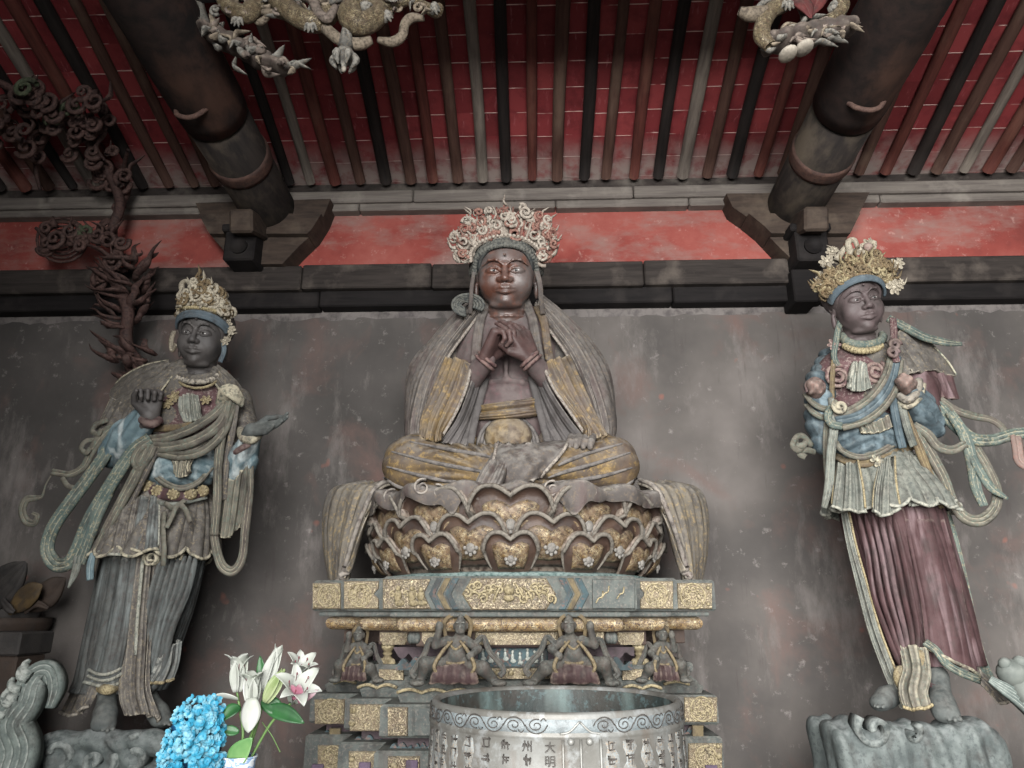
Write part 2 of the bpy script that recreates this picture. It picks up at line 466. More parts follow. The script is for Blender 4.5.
def mat_tiles():
    t = NT('red_roof_boards')
    x, y, z = t.sep()
    bay = t.math('FLOOR', t.math('DIVIDE', x, RP))
    wn = t.new('ShaderNodeTexWhiteNoise', noise_dimensions='1D'); t.lk(bay, wn.inputs['W'])
    v = t.math('ADD', t.math('DIVIDE', y, .235), t.math('MULTIPLY', wn.outputs[0], .14))
    fr = t.math('FRACT', v); row = t.math('FLOOR', v)
    w2 = t.new('ShaderNodeTexWhiteNoise', noise_dimensions='2D')
    cb = t.new('ShaderNodeCombineXYZ'); t.lk(bay, cb.inputs[0]); t.lk(row, cb.inputs[1]); t.lk(cb.outputs[0], w2.inputs['Vector'])
    c = t.ramp(w2.outputs[0], [(0, '#602325'), (.5, '#722b2e'), (1, '#823738')])
    c = t.mix(t.math('MULTIPLY', t.rng(t.noise(4, 6, .65), .48, .66), .6), c, '#481519')
    c = t.mix(t.math('MULTIPLY', t.rng(t.noise(9, 7, .7, vec=t.map((3, .6, 1))), .58, .7), .5), c, '#a3666a')
    ln = t.math('MULTIPLY', t.rng(t.math('ABSOLUTE', t.math('SUBTRACT', fr, .5)), .478, .492), t.rng(t.noise(3, 3, .6), .42, .52))
    c = t.mix(ln, c, '#cdb3aa')
    c = t.mix(t.math('MULTIPLY', t.rng(y, .45, .05), t.rng(t.noise(6, 4, .6), .3, .55)), c, '#8a7c76')
    return t.done(c, .75, t.bump(t.math('ADD', ln, t.math('MULTIPLY', w2.outputs[0], .4)), .5, .008), 0, .25)
RP = .232
def build_setting():
    zr = zat(190, YW)+.02
    wm = mat_wood('dark_masonry', '#2a2624', '#3a3431', sc=(1, 1, 3))
    XL, XR = -5.4, 5.9
    m = M(); m.box(((XL+XR)/2, YW+.19, 3), (XR-XL, .3, 6.6), b=.005)
    wb = m.obj('wall_back', wm, kind='structure')
    pl = mat_plaster()
    # plaster coat with a ragged top edge
    zt = zat(317, YW-.03)
    rnd = random.Random(3)
    top = [(XL, zt)]; x = XL
    while x < XR-.1:
        x += rnd.uniform(.03, .12); top.append((min(x, XR), zt+rnd.uniform(-.018, .018)))
    poly = [(XL, -.0), (XR, 0)]+top[::-1]
    m = M(); m.prism(poly, lambda u, v, d: A3(u, YW+.04-d, v), 0, .07)
    m.obj('plaster_coat', pl, wb)
    # grey mortar band left between beam and plaster, with a ragged lime edge
    zm0, zm1 = zt-.05, zat(302, YW)
    m = M(); m.box(((XL+XR)/2, YW+.03, (zm0+zm1)/2), (XR-XL, .08, zm1-zm0), b=.005); m.obj('mortar_band', aged('mortar', '#5b5655', '#696462', '#7f7a77', .3, '#827c78', .3, 4), wb)
    top = []; x = XL; zl = zat(304.5, YW)
    while x < XR: top.append((x, zl+abs(rnd.gauss(0, .012)))); x += rnd.uniform(.03, .1)
    m = M(); m.prism([(XL, zl-.3), (XL+.01, zl-.3)]+[(XR-.01, zl-.3), (XR, zl-.3)] if False else [(a, b-.028) for a, b in top]+top[::-1], lambda u, v, d: A3(u, YW+.01-d, v), 0, .045)
    m.obj('lime_edge', aged('lime', '#6a6563', '#837d7a', '#9a9591', .4, '#b5b0ab', .4, 8), wb)
    rp = mat_redplaster()
    def panel(pts):
        m = M(); P = [at(px, py, YW-.06) for px, py in pts]
        m.prism([(p[0], p[2]) for p in P], lambda u, v, d: A3(u, YW+.03-d, v), 0, .09); m.obj('red_plaster_panel', rp, wb)
    def rag(a, b, n, s=2.2):
        return [(a[0]+(b[0]-a[0])*i/n+rnd.uniform(-s, s), a[1]+(b[1]-a[1])*i/n+rnd.uniform(-s, s)) for i in range(1, n)]
    panel([(-40, 284), (-40, 205), (198, 205), (203, 214)]+rag((203, 214), (246, 280), 8)+[(248, 284)])
    panel([(280, 282)]+rag((280, 280), (334, 212), 8)+[(336, 202), (722, 198), (724, 206)]+rag((724, 206), (778, 262), 8)+[(780, 275)])
    panel([(836, 272)]+rag((836, 268), (858, 208), 6)+[(862, 196), (1080, 190), (1080, 268)])
    # timbers on the wall
    gw = mat_wood('grey_ledge_wood', '#57514d', '#6b655f', '#8b857d', (.35, 1, 6), .5)
    bw = mat_wood('shaded_beam', '#231f1d', '#322d2a', '#5f5750', (.4, 1, 5), .55)  # shadow on the projecting wall beams is put into their dark wood colour
    bk = mat_wood('black_beam', '#0f0d0d', '#181515', '#2e2a28', (.4, 1, 5), .5)
    def trim(nm, y0, y1, Yf, mat, seams, b=.012):
        z1, z0 = zat(y0, Yf), zat(y1, Yf); m = M(); xs = [XL]+seams+[XR]
        for i in range(len(xs)-1):
            m.box(((xs[i]+xs[i+1])/2, (Yf+YW+.02)/2, (z0+z1)/2+rnd.uniform(-.006, .006)), (xs[i+1]-xs[i]-.008, YW+.02-Yf, z1-z0), b=b)
        return m.obj(nm, mat, kind='structure')
    trim('trim_1', 188, 199.5, YW-.2, gw, [-2.6, -1.1, .9, 2.3])
    trim('trim_2', 200, 208, YW-.16, gw, [-3.0, -1.6, .2, 1.4, 3.1])
    trim('trim_3', 262, 286, YW-.22, bw, [-2.05, -.9, .95, 2.55])
    trim('trim_4', 288, 304, YW-.15, bk, [-1.9, 1.2, 2.5])
    # ceiling boards and rafters
    dY = 6.6; sl = math.tan(math.radians(18.3)); cs = math.hypot(1, sl)
    R = np.array(Matrix(((1, 0, 0), (0, -1/cs, sl/cs), (0, sl/cs, 1/cs))).transposed())
    Rm = Matrix(((1, 0, 0), (0, -1/cs, -sl/cs), (0, sl/cs, -1/cs)))     # columns: x, up-slope, underside normal
    zc = zr+.11
    m = M(); m.box(((XL+XR)/2, dY*cs/2-.2, -.06), (XR-XL, dY*cs, .12), b=.004)
    ce = m.obj('ceiling', mat_tiles(), kind='structure')
    ce.matrix_world = Matrix.Translation((0, YW, zc)) @ Rm.to_4x4()
    cols = [mat_wood('rafter_brown', '#3d2a24', '#4d3830', '#6f5f52', (6, .5, 6)), mat_wood('rafter_black', '#171413', '#231e1c', '#3c3430', (6, .5, 6), .3),
            mat_wood('rafter_grey', '#574f49', '#6c645c', '#8a8175', (6, .5, 6)), mat_wood('rafter_russet', '#43231f', '#573029', '#6d5044', (6, .5, 6))]
    pat = '0130123100010123010302130103120130120310230102'
    n = int((XR-XL)/RP)
    k0 = int(math.ceil(XL/RP))
    for i in range(n):
        x = (k0+i)*RP
        if not (XL+.05 < x < XR-.05): continue
        m = M(); r = rnd.uniform(.044, .058); dx = rnd.uniform(-.02, .02)
        pts = [(x+dx*(1-2*q)+rnd.uniform(-.008, .008), .02+q*(dY*cs-.2), r*.75+rnd.uniform(-.004, .004)) for q in np.linspace(0, 1, 9)]
        m.tube(pts, [r*rnd.uniform(.92, 1.05) for _ in pts], n=9, res=26)
        o = m.obj('rafter', cols[int(pat[i % len(pat)])]); o.parent = ce
    # side walls and floor
    sw = mat_wood('dark_side_wall', '#2b2725', '#37322f', '#4a4440', (.6, .6, .6))
    m = M(); m.box((XL-.1, 2.9, 3), (.2, 6.9, 6.6), b=.004); m.obj('wall_left', sw, kind='structure')
    m = M(); m.box((XR+.1, 2.9, 3), (.2, 6.9, 6.6), b=.004); m.obj('wall_right', sw, kind='structure')
    m = M()
    for (x0, x1, z0, z1) in ((XL-.2, -1.7, 0, 6.6), (3.6, XR+.2, 0, 6.6), (-1.7, 3.6, 4.6, 6.6)): m.box(((x0+x1)/2, -1.35, (z0+z1)/2), (x1-x0, .2, z1-z0), b=.004)
    m.obj('wall_front_unseen', sw, kind='structure')  # unseen front wall, added with an opening shaped to keep daylight off the left
    t = NT('floor_stone'); x, y, z = t.sep()
    br = t.new('ShaderNodeTexBrick'); t.lk(t.vec, br.inputs[0]); br.inputs['Color1'].default_value = lin('#5e5954'); br.inputs['Color2'].default_value = lin('#6c6761'); br.inputs['Mortar'].default_value = lin('#3a3633'); br.inputs['Scale'].default_value = 1.2; br.inputs['Mortar Size'].default_value = .01
    fm = t.done(t.mix(t.rng(t.noise(3, 5), .4, .7), br.outputs[0], '#4d4844'), .8)
    m = M(); m.box(((XL+XR)/2, 2.6, -.1), (XR-XL+.4, 7.6, .2), b=.004); m.obj('floor', fm, kind='structure')
    # round tie beams running out from the wall
    tb = mat_wood('tie_beam_paint', '#1a1716', '#282320', '#51483d', (3, .3, 3), .6)
    tc = mat_wood('tie_beam_collar_paint', '#181514', '#2a201d', '#4a352c', (1.5, 1.5, 1.5), .7)
    ir = aged('iron_band', '#4f3a34', '#5e463d', '#6f625a', .2, '#6e5b52', .3, 20)
    brk = mat_wood('bracket_wood', '#2d2622', '#3f352e', '#5d5247', (.8, 1, 4), .5)
    for (bx, by, poly, lab, bl, hx) in (
        (258, 190, [(203, 212), (335, 208), (328, 226), (318, 242), (304, 255), (288, 272), (242, 272), (232, 260), (220, 246), (211, 230)], 'thick dark round tie beam running overhead above the left standing statue', 'stepped dark timber bracket under the left tie beam', 240),
        (805, 186, [(722, 203), (862, 202), (852, 222), (843, 240), (832, 262), (784, 266), (772, 254), (757, 238), (742, 226), (728, 216)], 'thick dark round tie beam running overhead above the right standing statue', 'stepped dark timber bracket under the right tie beam', 812)):
        c = at(bx, by, 5.55); x, z = c[0], c[2]
        t = thing('tie_beam', lab, 'beam', (x, 5.9, z))
        pr = [(.0, 5.95), (.21, 5.95), (.232, 5.9), (.24, 4.66), (.25, 4.62), (.258, 4.5), (.258, 3.9), (.25, 3.8), (.25, -.1), (0, -.1)]
        Ry = rot(-90, 0, 0)
        def lath(m, pr, n=40): 
            ph = np.arange(n)*2*PI/n; a = np.array(pr)
            P = np.stack([x+np.outer(a[:, 0], np.cos(ph)), np.outer(a[:, 1], np.ones(n)), z+np.outer(a[:, 0], np.sin(ph))+((5.6-a[:, 1])*.085)[:, None]], -1)
            m.grid(P, closev=True); return m
        lath(M(), pr[:4]+[(0, 4.66)]).obj('beam_end', tb, t)
        lath(M(), [(0, 4.68)]+pr[4:]).obj('beam_shaft', tc, t)
        lath(M(), [(.2, 5.2), (.245, 5.2), (.252, 5.17), (.252, 5.1), (.248, 5.07), (.2, 5.07)]).obj('iron_band', ir, t)
        m = M(); m.tube([(x+.1, 4.32, z-.11), (x+.05, 4.3, z-.18), (x-.02, 4.3, z-.2), (x-.1, 4.31, z-.17), (x-.13, 4.34, z-.11)], .018, res=24)
        m.obj('iron_ring', ir, t)
        # bracket: three stacked corbel boards of different depth
        bt = thing('bracket_block', bl, 'bracket', (x, YW-.1, zat(272, YW-.1)))
        for (y0, y1, dep) in ((200, 226, .30), (226, 246, .36), (246, 276, .30)):
            def cut(pl, lo, hi):
                out = []
                for i in range(len(pl)):
                    a, b = pl[i], pl[(i+1) % len(pl)]
                    for (p, q) in ((a, b),):
                        if lo <= p[1] <= hi: out.append(p)
                        ts = sorted([(yy-p[1])/(q[1]-p[1]) for yy in (lo, hi) if q[1] != p[1] and 0 < (yy-p[1])/(q[1]-p[1]) < 1])
                        for tt in ts: out.append((p[0]+(q[0]-p[0])*tt, p[1]+(q[1]-p[1])*tt))
                return out
            pp = cut(poly, y0, y1-.6)
            if len(pp) < 3: continue
            P = [at(a, b, YW-.12) for a, b in pp]
            m = M(); m.prism([(p[0], p[2]) for p in P], lambda u, v, d: A3(u, YW+.02-d, v), 0, dep)
            m.obj('corbel_board', brk, bt)
        h = at(hx, 246, 5.66)
        m = M(); m.box(h+A3(0, .18, 0), (.27, .4, .28), b=.015); m.box(h+A3(0, .18, .17), (.34, .42, .07), b=.012)
        m.tube([h+A3(0, -.0, -.01), h+A3(0, -.035, -.01)], .075, n=18); m.obj('beam_block', bk, bt)
        m = M(); a = A3(x, 5.5, z-.28); m.box((a+h)/2+A3(0, .1, .1), (.2, .5, .2), rot(18, 0, 0), b=.02); m.obj('strut', brk, bt)
    m = M(); a = at(804, 280, YW-.3); m.box(a+A3(0, .13, -.05), (.2, .28, .3), b=.01)
    o = m.obj('post_cap', bk, origin=a-A3(0, 0, .2)); o['label'] = 'black square post head on the wall left of the right statue crown'; o['category'] = 'post'
# ============================================================ PEDESTAL AND LOTUS THRONE
X0 = -.148
def ring_plan(off, w=(.66, .914, 1.177), y=(4.0, 4.25, 4.5), yb=5.85):
    a, b, c = [q+off for q in w]; p, q, r = [k-off for k in y]; k = yb+off
    return [(-c, k), (-c, r), (-b, r), (-b, q), (-a, q), (-a, p), (a, p), (a, q), (b, q), (b, r), (c, r), (c, k)]
def tier(m, prof, **kw):
    """prof: (offset, z) from bottom to top"""
    R = [[(x+X0, y, z) for x, y in ring_plan(o, **kw)] for o, z in prof]
    n = len(R[0]); k = m.n
    V = [p for r in R for p in r]; F = [list(range(n))[::-1], [(len(R)-1)*n+i for i in range(n)]]
    for j in range(len(R)-1):
        for i in range(n): F.append([j*n+i, j*n+(i+1) % n, (j+1)*n+(i+1) % n, (j+1)*n+i])
    return m.add(V, F, False)
def chamf(z0, z1, off, b=.012): return [(off-b, z0), (off, z0+b), (off, z1-b), (off-b, z1)]
def face_poly(m, pts, Y, th=.012, back=.01):
    P = [at(a, b, Y) for a, b in pts]; cx = np.mean([p[0] for p in P]); cz = np.mean([p[2] for p in P])
    n = len(P); V = []
    for d, s_ in ((back, 1), (-th*.4, 1), (-th, .965)):
        V += [A3(cx+(p[0]-cx)*s_, Y+d, cz+(p[2]-cz)*(s_ if s_ == 1 else .93)) for p in P]
    F = [[2*n+i for i in range(n)]]
    for k in (0, 1):
        for i in range(n): F.append([k*n+(i+1) % n, k*n+i, (k+1)*n+i, (k+1)*n+(i+1) % n])
    ar = sum(P[i][0]*P[(i+1) % n][2]-P[(i+1) % n][0]*P[i][2] for i in range(n))
    if ar < 0: F = [f[::-1] for f in F]
    return m.add(V, F, False)
def rectp(x0, y0, x1, y1): return [(x0, y1), (x1, y1), (x1, y0), (x0, y0)]
def coil(c, r, turns=1.6, a0=0, sgn=1, n=26, lift=0.0, Y=(0, 1, 0)):
    out = []
    for i in range(n):
        f = i/(n-1); a = a0+sgn*2*PI*turns*f; q = r*(1-.85*f)
        out.append((c[0]+q*math.cos(a), c[1]-lift*f, c[2]+q*math.sin(a)))
    return out
def build_pedestal():
    teal = aged('pedestal_teal', '#4b504e', '#5a5f5b', '#74756f', .3, '#8a8c88', 0, 12, fleck='#66605a', streak='#454340')
    tealdark = aged('pedestal_blue_green', '#35464a', '#44565a', '#6b7474', .25, '#8d9492', 0, 8, fleck='#6a4a3d', fleckamt=.5)
    gold = scroll('gilt_panel', '#8a7e61', '#5a5142', 90, dust='#7f7b73', wid=.08, bareamt=.2, metal=.1, st=.8)
    goldb = scroll('gilt_roll', '#77613b', '#352721', 60, dust='#736d65', wid=.08, bareamt=.2, metal=.25)
    relief = scroll('gilt_relief', '#7d7158', '#4c4338', 70, dust='#7f7a72', wid=.1, bareamt=.2, metal=.1, st=1)
    pur = aged('purple_panel', '#3e3438', '#4c4044', '#696466', .25, '#8a8284', 0, 9)
    bosm = aged('gilt_boss', '#62573f', '#6f634b', '#7b766e', .3, '#b5a988', .5, 20)
    Z = lambda py, Y=4.0: zat(py, Y, 509)
    t = thing('pedestal', 'large tiered stepped altar pedestal with gilded panels under the central lotus throne', 'pedestal', (X0, 5.2, 0))
    zs1, zs0 = Z(576), Z(611)
    tier(M(), chamf(zs0, zs1, 0)).obj('top_slab', teal, t)
    tier(M(), chamf(Z(617, 4.04), zs0-.002, -.035, .006)).obj('under_plate', teal, t)
    zr1, zr0 = Z(617, 4.06), Z(632, 4.06); zc = (zr1+zr0)/2; rr = (zr1-zr0)/2
    tier(M(), [(-.12+.035*1+rr*math.sin(a)-.02, zc-rr*math.cos(a)) for a in np.linspace(.15, PI-.15, 9)]).obj('roll_moulding', goldb, t)
    zf1, zf0 = zr0+.002, Z(647, 4.15)
    tier(M(), chamf(zf0, zf1, -.16, .006), yb=5.8).obj('frieze', aged('frieze_brown', '#3c302b', '#4b3d35', '#6f6962', .25, '#857c70', 0, 9), t)
    zb1, zb0 = Z(668, 4.14), Z(680, 4.1)
    wp = dict(w=(.5, .68, .9), y=(4.2, 4.42, 4.68), yb=5.75)
    tier(M(), [(-.05, zb0-.02), (-.05, zf0+.01)], **wp).obj('waist', pur, t)
    tier(M(), chamf(zb0, zb1, -.13, .01)).obj('waist_sill', teal, t)
    # sloping lotus ledge with a scalloped gilded lower edge
    zl0 = Z(695, 4.085)
    tier(M(), [(-.10, zl0-.05), (-.085, zl0), (-.1, zl0+.012), (-.15, zb0-.012), (-.17, zb0)]).obj('sloping_ledge', teal, t)
    zA1, zA0 = Z(705, 4.0), Z(739, 4.0)
    tier(M(), chamf(zA0, zA1, 0), w=(.645, .885, 1.145)).obj('middle_tier', teal, t)
    zB1, zB0 = Z(752, 3.97), Z(752, 3.97)-.21
    tier(M(), [(-.08, zB1-.01), (-.08, zA0+.01)], w=(.645, .885, 1.145)).obj('pierced_band', pur, t)
    tier(M(), chamf(zB0, zB1, .025), w=(.635, .875, 1.125)).obj('lower_tier', teal, t)
    tier(M(), [(-.02, zB0-.11), (-.02, zB0+.01)]).obj('lower_band', pur, t)
    tier(M(), chamf(zB0-.34, zB0-.1, .05)).obj('base_tier', teal, t)
    tier(M(), chamf(.0, zB0-.33, .1, .02)).obj('plinth', teal, t)
    # ledge trim: scallops
    for (Y, x0, x1, n) in ((4.085, 397, 623, 9), (4.335, 357, 397, 2), (4.335, 623, 662, 2), (4.585, 333, 356, 1), (4.585, 664, 690, 1)):
        a, b = at(x0, 694, Y), at(x1, 694, Y); m = M(); pts = []
        k = n*8
        for i in range(k+1):
            f = i/k; p = a*(1-f)+b*f; pts.append(p+A3(0, -.006, zl0+.01-p[2]+.016*abs(math.sin(PI*n*f))))
        m.tube(pts, .009, n=6); m.obj('scalloped_edge', bosm, t)
    def gp(pts, Y, mat=gold, name='gilt_panel', boss=None, ring=None):
        m = M(); face_poly(m, pts, Y, .014); o = m.obj(name, mat, t)
        if ring:
            c = at(ring[0], ring[1], Y-.014); r = ring[2]*S(c); m = M()
            m.tube([c+A3(r*math.cos(a), 0, r*math.sin(a)) for a in np.linspace(0, 2*PI, 29)], .006, n=6, caps=False)
            for k in range(8):
                a = k*PI/4; m.tube(coil(c+A3(.55*r*math.cos(a), -.002, .55*r*math.sin(a)), .3*r, 1.3, a), .004, n=5)
            m.obj('medallion', bosm, o)
        for (bx, by, br) in (boss or []):
            c = at(bx, by, Y-.014); m = M(); m.ball(c, (br*S(c), .016, br*S(c))); m.obj('boss', bosm, o)
        return o
    # top slab panels
    gp(rectp(313, 583, 341, 609), 4.5, ring=(329, 596, 11), boss=[(316, 586, 2), (316, 606, 2)])
    gp([(344, 609), (379, 609), (379, 599), (374, 594), (379, 588), (379, 581), (344, 581)], 4.25, ring=(360, 595, 11))
    gp(rectp(677, 583, 712, 609), 4.5, ring=(693, 596, 12), boss=[(708, 588, 2), (708, 604, 2)])
    gp([(640, 609), (673, 609), (673, 581), (640, 581), (640, 588), (645, 594), (640, 600)], 4.25, ring=(656, 595, 11))
    gp([(383, 609), (431, 609), (424, 594), (431, 579), (383, 579)], 4.0, relief, 'relief_panel')
    gp([(472, 610), (546, 610), (556, 594), (546, 578), (472, 578), (462, 594)], 4.0, relief, 'cartouche')
    rn = random.Random(5)
    m = M(); c = at(509, 592, 3.985)
    m.ball(c+A3(0, -.01, .012), (.03, .03, .03)); m.ball(c+A3(0, -.006, -.03), (.028, .022, .02))
    for sx in (-1, 1):
        for k in range(7):
            q = c+A3(sx*(.05+.028*k), 0, rn.uniform(-.035, .035)); m.tube(coil(q, .026, 1.4, rn.uniform(0, 6), sx, lift=.012), .0065, n=6)
        for k in range(4): m.tube([c+A3(sx*(.03+.04*k), 0, .045-.02*k), c+A3(sx*(.06+.04*k), -.016, .0), c+A3(sx*(.08+.04*k), 0, -.05+.01*k)], .006, n=6, res=10)
    m.obj('cartouche_carving', bosm, t)
    m = M()
    for (fx, h) in ((398, 1), (412, 1.0), (421, .8)):
        c = at(fx, 596, 3.985); m.ball(c+A3(0, -.008, .038*h), (.013, .014, .016)); m.ball(c+A3(0, -.004, 0), (.02, .016, .035*h)); m.ball(c+A3(.01, -.002, -.035), (.026, .014, .018))
        m.tube(coil(c+A3(-.03, 0, .01), .016, 1.3, 1), .005, n=6)
    m.obj('relief_figures', bosm, t)
    for k, x in enumerate((437, 445, 453)):
        gp([(x, 610), (x+6, 610), (x-2, 594), (x+6, 578), (x, 578), (x-8, 594)], 4.0, (tealdark, bosm, tealdark)[k], 'chevron')
        xx = 1018-x
        gp([(xx-6, 610), (xx, 610), (xx+8, 594), (xx, 578), (xx-6, 578), (xx+2, 594)], 4.0, (tealdark, bosm, tealdark)[k], 'chevron')
    gp(rectp(592, 579, 635, 609), 4.0, teal, 'plain_panel')
    m = M()
    for (px, py, w) in ((600, 597, .03), (606, 592, .025), (621, 593, .02)):
        m = M(); m.tube([at(px-4, py+6, 3.985), at(px-1, py+1, 3.98), at(px+2, py, 3.98), at(px+3, py-6, 3.985)], .004, n=5, res=8); m.obj('gilt_trace', bosm, t)
    # frieze panels and pendants
    YF = [4.16, 4.41, 4.66]
    for (x0, x1, Y, rev) in ((380, 408, 4.41, 0), (422, 438, 4.16, 0), (475, 558, 4.16, 0), (588, 604, 4.16, 0), (617, 644, 4.41, 0)):
        gp([(x0+3, 645), (x1-3, 645), (x1, 640), (x1, 632), (x0, 632), (x0, 640)], Y, gold)
    for xs in ((411, 414, 417), (608, 611, 614)):
        m = M()
        for x in xs: m.ball(at(x, 638, 4.16), (.02, .03, .03))
        m.obj('frieze_knob', teal, t)
    gp([(478, 667), (548, 667), (548, 648), (478, 648)], 4.25, tealdark, 'painted_panel')
    m = M()
    for i in range(9):
        c = at(483+i*7.4, 655+2*(i % 3), 4.235); m.ball(c, (.009, .01, .022)); m.ball(c+A3(0, -.002, .026), (.008, .009, .009)); m.ball(c+A3(.004, -.002, -.02), (.016, .008, .012))
    m.obj('little_figures', aged('pale_relief', '#7d8683', '#8f948e', '#a2a5a0', .3, '#c0bfb4', .5, 20), t)
    gp(rectp(470, 668, 553, 679), 4.13, gold, 'sill_panel', boss=[(486, 673, 3), (498, 673, 3), (511, 673, 3), (524, 673, 3), (537, 673, 3)])
    gp(rectp(379, 669, 404, 680), 4.38, gold, 'sill_panel'); gp(rectp(622, 669, 650, 680), 4.38, gold, 'sill_panel')
    # balusters
    for bx in (387, 640):
        m = M(); c = at(bx, 668, 4.46); zz = c[2]; h = zf0-zz
        m.lathe([(0, 0), (.035, 0), (.04, h*.1), (.026, h*.2), (.02, h*.28), (.032, h*.4), (.02, h*.52), (.03, h*.62), (.022, h*.7), (.036, h*.84), (.038, h), (0, h)], c, 16)
        for sx in (-1, 1): m.ball(c+A3(sx*.03, -.02, .03), (.022, .018, .024))
        m.obj('baluster', bosm, t)
    # pierced openwork panels: cloud-headed boards
    def cloud(m, x0, x1, y0, y1, Y, up=True, seed=0):
        r = random.Random(seed); top = []; n = 18
        for i in range(n+1):
            f = i/n; g = abs(math.sin(PI*f*2.5))*.55+.35*math.sin(PI*f)
            top.append((x0+(x1-x0)*f, y1-(y1-y0)*min(1, g) if up else y0+(y1-y0)*min(1, g)))
        pts = top+([(x1, y1+1), (x0, y1+1)] if up else [(x1, y0-1), (x0, y0-1)])
        P = [at(a, b, Y) for a, b in pts]
        m.prism([(p[0], p[2]) for p in P], lambda u, v, d: A3(u, Y-d, v), -.03, .015)
    for k, (x0, x1, Y) in enumerate(((394, 432, 4.33), (590, 634, 4.33))):
        m = M(); cloud(m, x0, x1, 648, 662, Y, False, k); m.obj('pierced_board', pur, t)
        m = M(); cloud(m, x0+2, x1-2, 655, 669, Y-.03, True, k); m.obj('pierced_board', tealdark, t)
    for k, (x0, x1, Y, y0, y1) in enumerate(((389, 412, 4.07, 741, 750), (414, 430, 4.07, 741, 750), (352, 382, 4.32, 733, 746), (321, 350, 4.57, 727, 740), (640, 672, 4.32, 733, 746), (676, 700, 4.57, 724, 738), (470, 505, 4.07, 741, 750), (540, 580, 4.07, 741, 750), (590, 630, 4.07, 741, 750))):
        m = M(); cloud(m, x0, x1, y0, y1, Y, True, k); m.obj('pierced_board', tealdark, t)
    gp([(330, 737), (341, 737), (341, 728), (330, 728)], 4.5, bosm, 'gap_block'); gp([(692, 737), (703, 737), (703, 725), (692, 725)], 4.5, bosm, 'gap_block')
    # middle and lower tier panels (front faces sit further out)
    gp(rectp(315, 699, 345, 724), 4.5, ring=(330, 711, 11)); gp(rectp(350, 704, 383, 731), 4.25, boss=[(353, 710, 3.5), (352, 723, 3.5)])
    gp(rectp(388, 707, 408, 736), 4.0, relief, 'relief_panel'); gp(rectp(412, 707, 610, 736), 4.0, teal, 'plain_panel')
    gp(rectp(641, 704, 676, 731), 4.25); gp(rectp(684, 697, 717, 722), 4.5, ring=(702, 709, 11))
    gp(rectp(318, 745, 346, 775), 4.475, ring=(332, 757, 10)); gp(rectp(349, 751, 383, 785), 4.225, boss=[(352, 759, 3)])
    gp(rectp(388, 756, 420, 790), 3.975, relief, 'relief_panel', boss=[(394, 766, 4)])
    gp(rectp(688, 743, 722, 775), 4.475, ring=(706, 757, 10), boss=[(719, 756, 3.4), (718, 746, 2.4)]); gp(rectp(645, 750, 682, 785), 4.225)
    pl = aged('mauve_tag', '#56495a', '#625466', '#756b73', .2, '#8f838f', 0, 12)
    for (x, y, Y) in ((318, 764, 4.455), (365, 762, 4.205), (412, 760, 3.955), (711, 765, 4.455), (666, 764, 4.205)):
        a = at(x, y, Y); m = M(); m.box(a+A3(0, 0, -.035), (12*S(a), .02, .07), b=.004); m.obj('mauve_tag', pl, t)
    # four crouching bearers
    sk = aged('atlas_clay', '#3c3f3c', '#514f49', '#6b6c68', .35, '#85867f', .45, 22, fleck='#3a2f2a', fleckamt=.8, streak='#3c3531')
    red = aged('atlas_red', '#352525', '#413030', '#5b5653', .25, '#8d7f72', .5, 12)
    gl = aged('atlas_gilt', '#5a4e3a', '#6a5c43', '#77716a', .25, '#94876a', .3, 22)
    def atlas(label, px, py, Y, sgn, sc, lean, sx=1):
        c = at(px, py, Y)               # feet level, centre
        rt_ = thing('atlas_figure', label, 'statue', c, 'carved bearers crouching under the pedestal top slab')
        k = .3*sc
        P = lambda x, y, z: (c[0]+x*k*sgn*sx, c[1]+y*k, c[2]+z*k)
        b = SDF()
        b.ell(P(0, .02, .52), (.15*k, .12*k, .17*k), k=.02).ell(P(0, -.07, .4), (.15*k, .12*k, .13*k), k=.02)      # chest, belly
        b.ell(P(0, .0, .3), (.19*k, .14*k, .11*k), k=.02)
        b.rc(P(lean*.3, 0, .64), P(lean*.5, -.03, .74), .07*k, .07*k)
        b.chain([P(-.14, 0, .62), P(-.32, -.05, .56), P(-.26, -.12, .8)], [.075*k, .062*k, .05*k], .012)          # raised arm
        b.chain([P(.14, 0, .62), P(.33, -.06, .5), P(.24, -.2, .42)], [.075*k, .062*k, .05*k], .012)
        b.ell(P(-.26, -.12, .85), .055*k).ell(P(.22, -.22, .4), .055*k)
        b.chain([P(-.1, -.02, .28), P(-.44, -.22, .3), P(-.52, -.12, .05)], [.12*k, .1*k, .065*k], .015)          # squatting legs
        b.chain([P(.1, -.02, .28), P(.42, -.24, .24), P(.6, -.14, .05)], [.12*k, .1*k, .065*k], .015)
        b.ell(P(-.56, -.2, .03), (.12*k, .11*k, .055*k), k=.01).ell(P(.66, -.22, .03), (.12*k, .11*k, .055*k), k=.01)
        M().mesh(b.mesh(.007)).obj('body', sk, rt_)
        h = SDF(); q = P(lean*.6, -.06, .83)
        h.ell(q, (.1*k, .105*k, .12*k)).ell(A3(*q)+A3(0, -.07*k, -.06*k), (.075*k, .06*k, .06*k), k=.01).ell(A3(*q)+A3(0, -.11*k, -.015*k), (.022*k, .03*k, .03*k), k=.006)
        for s_ in (-1, 1):
            h.ell(A3(*q)+A3(s_*.04*k, -.1*k, .03*k), (.022*k, .02*k, .014*k), k=.004, sub=True).ell(A3(*q)+A3(s_*.045*k, -.1*k, .055*k), (.035*k, .02*k, .014*k), k=.005)
            h.ell(A3(*q)+A3(s_*.1*k, 0, 0), (.02*k, .03*k, .05*k), k=.005)
        h.ell(A3(*q)+A3(0, .0, .12*k), (.05*k, .05*k, .05*k), k=.01)
        M().mesh(h.mesh(.0055)).obj('head', sk, rt_)
        m = M()
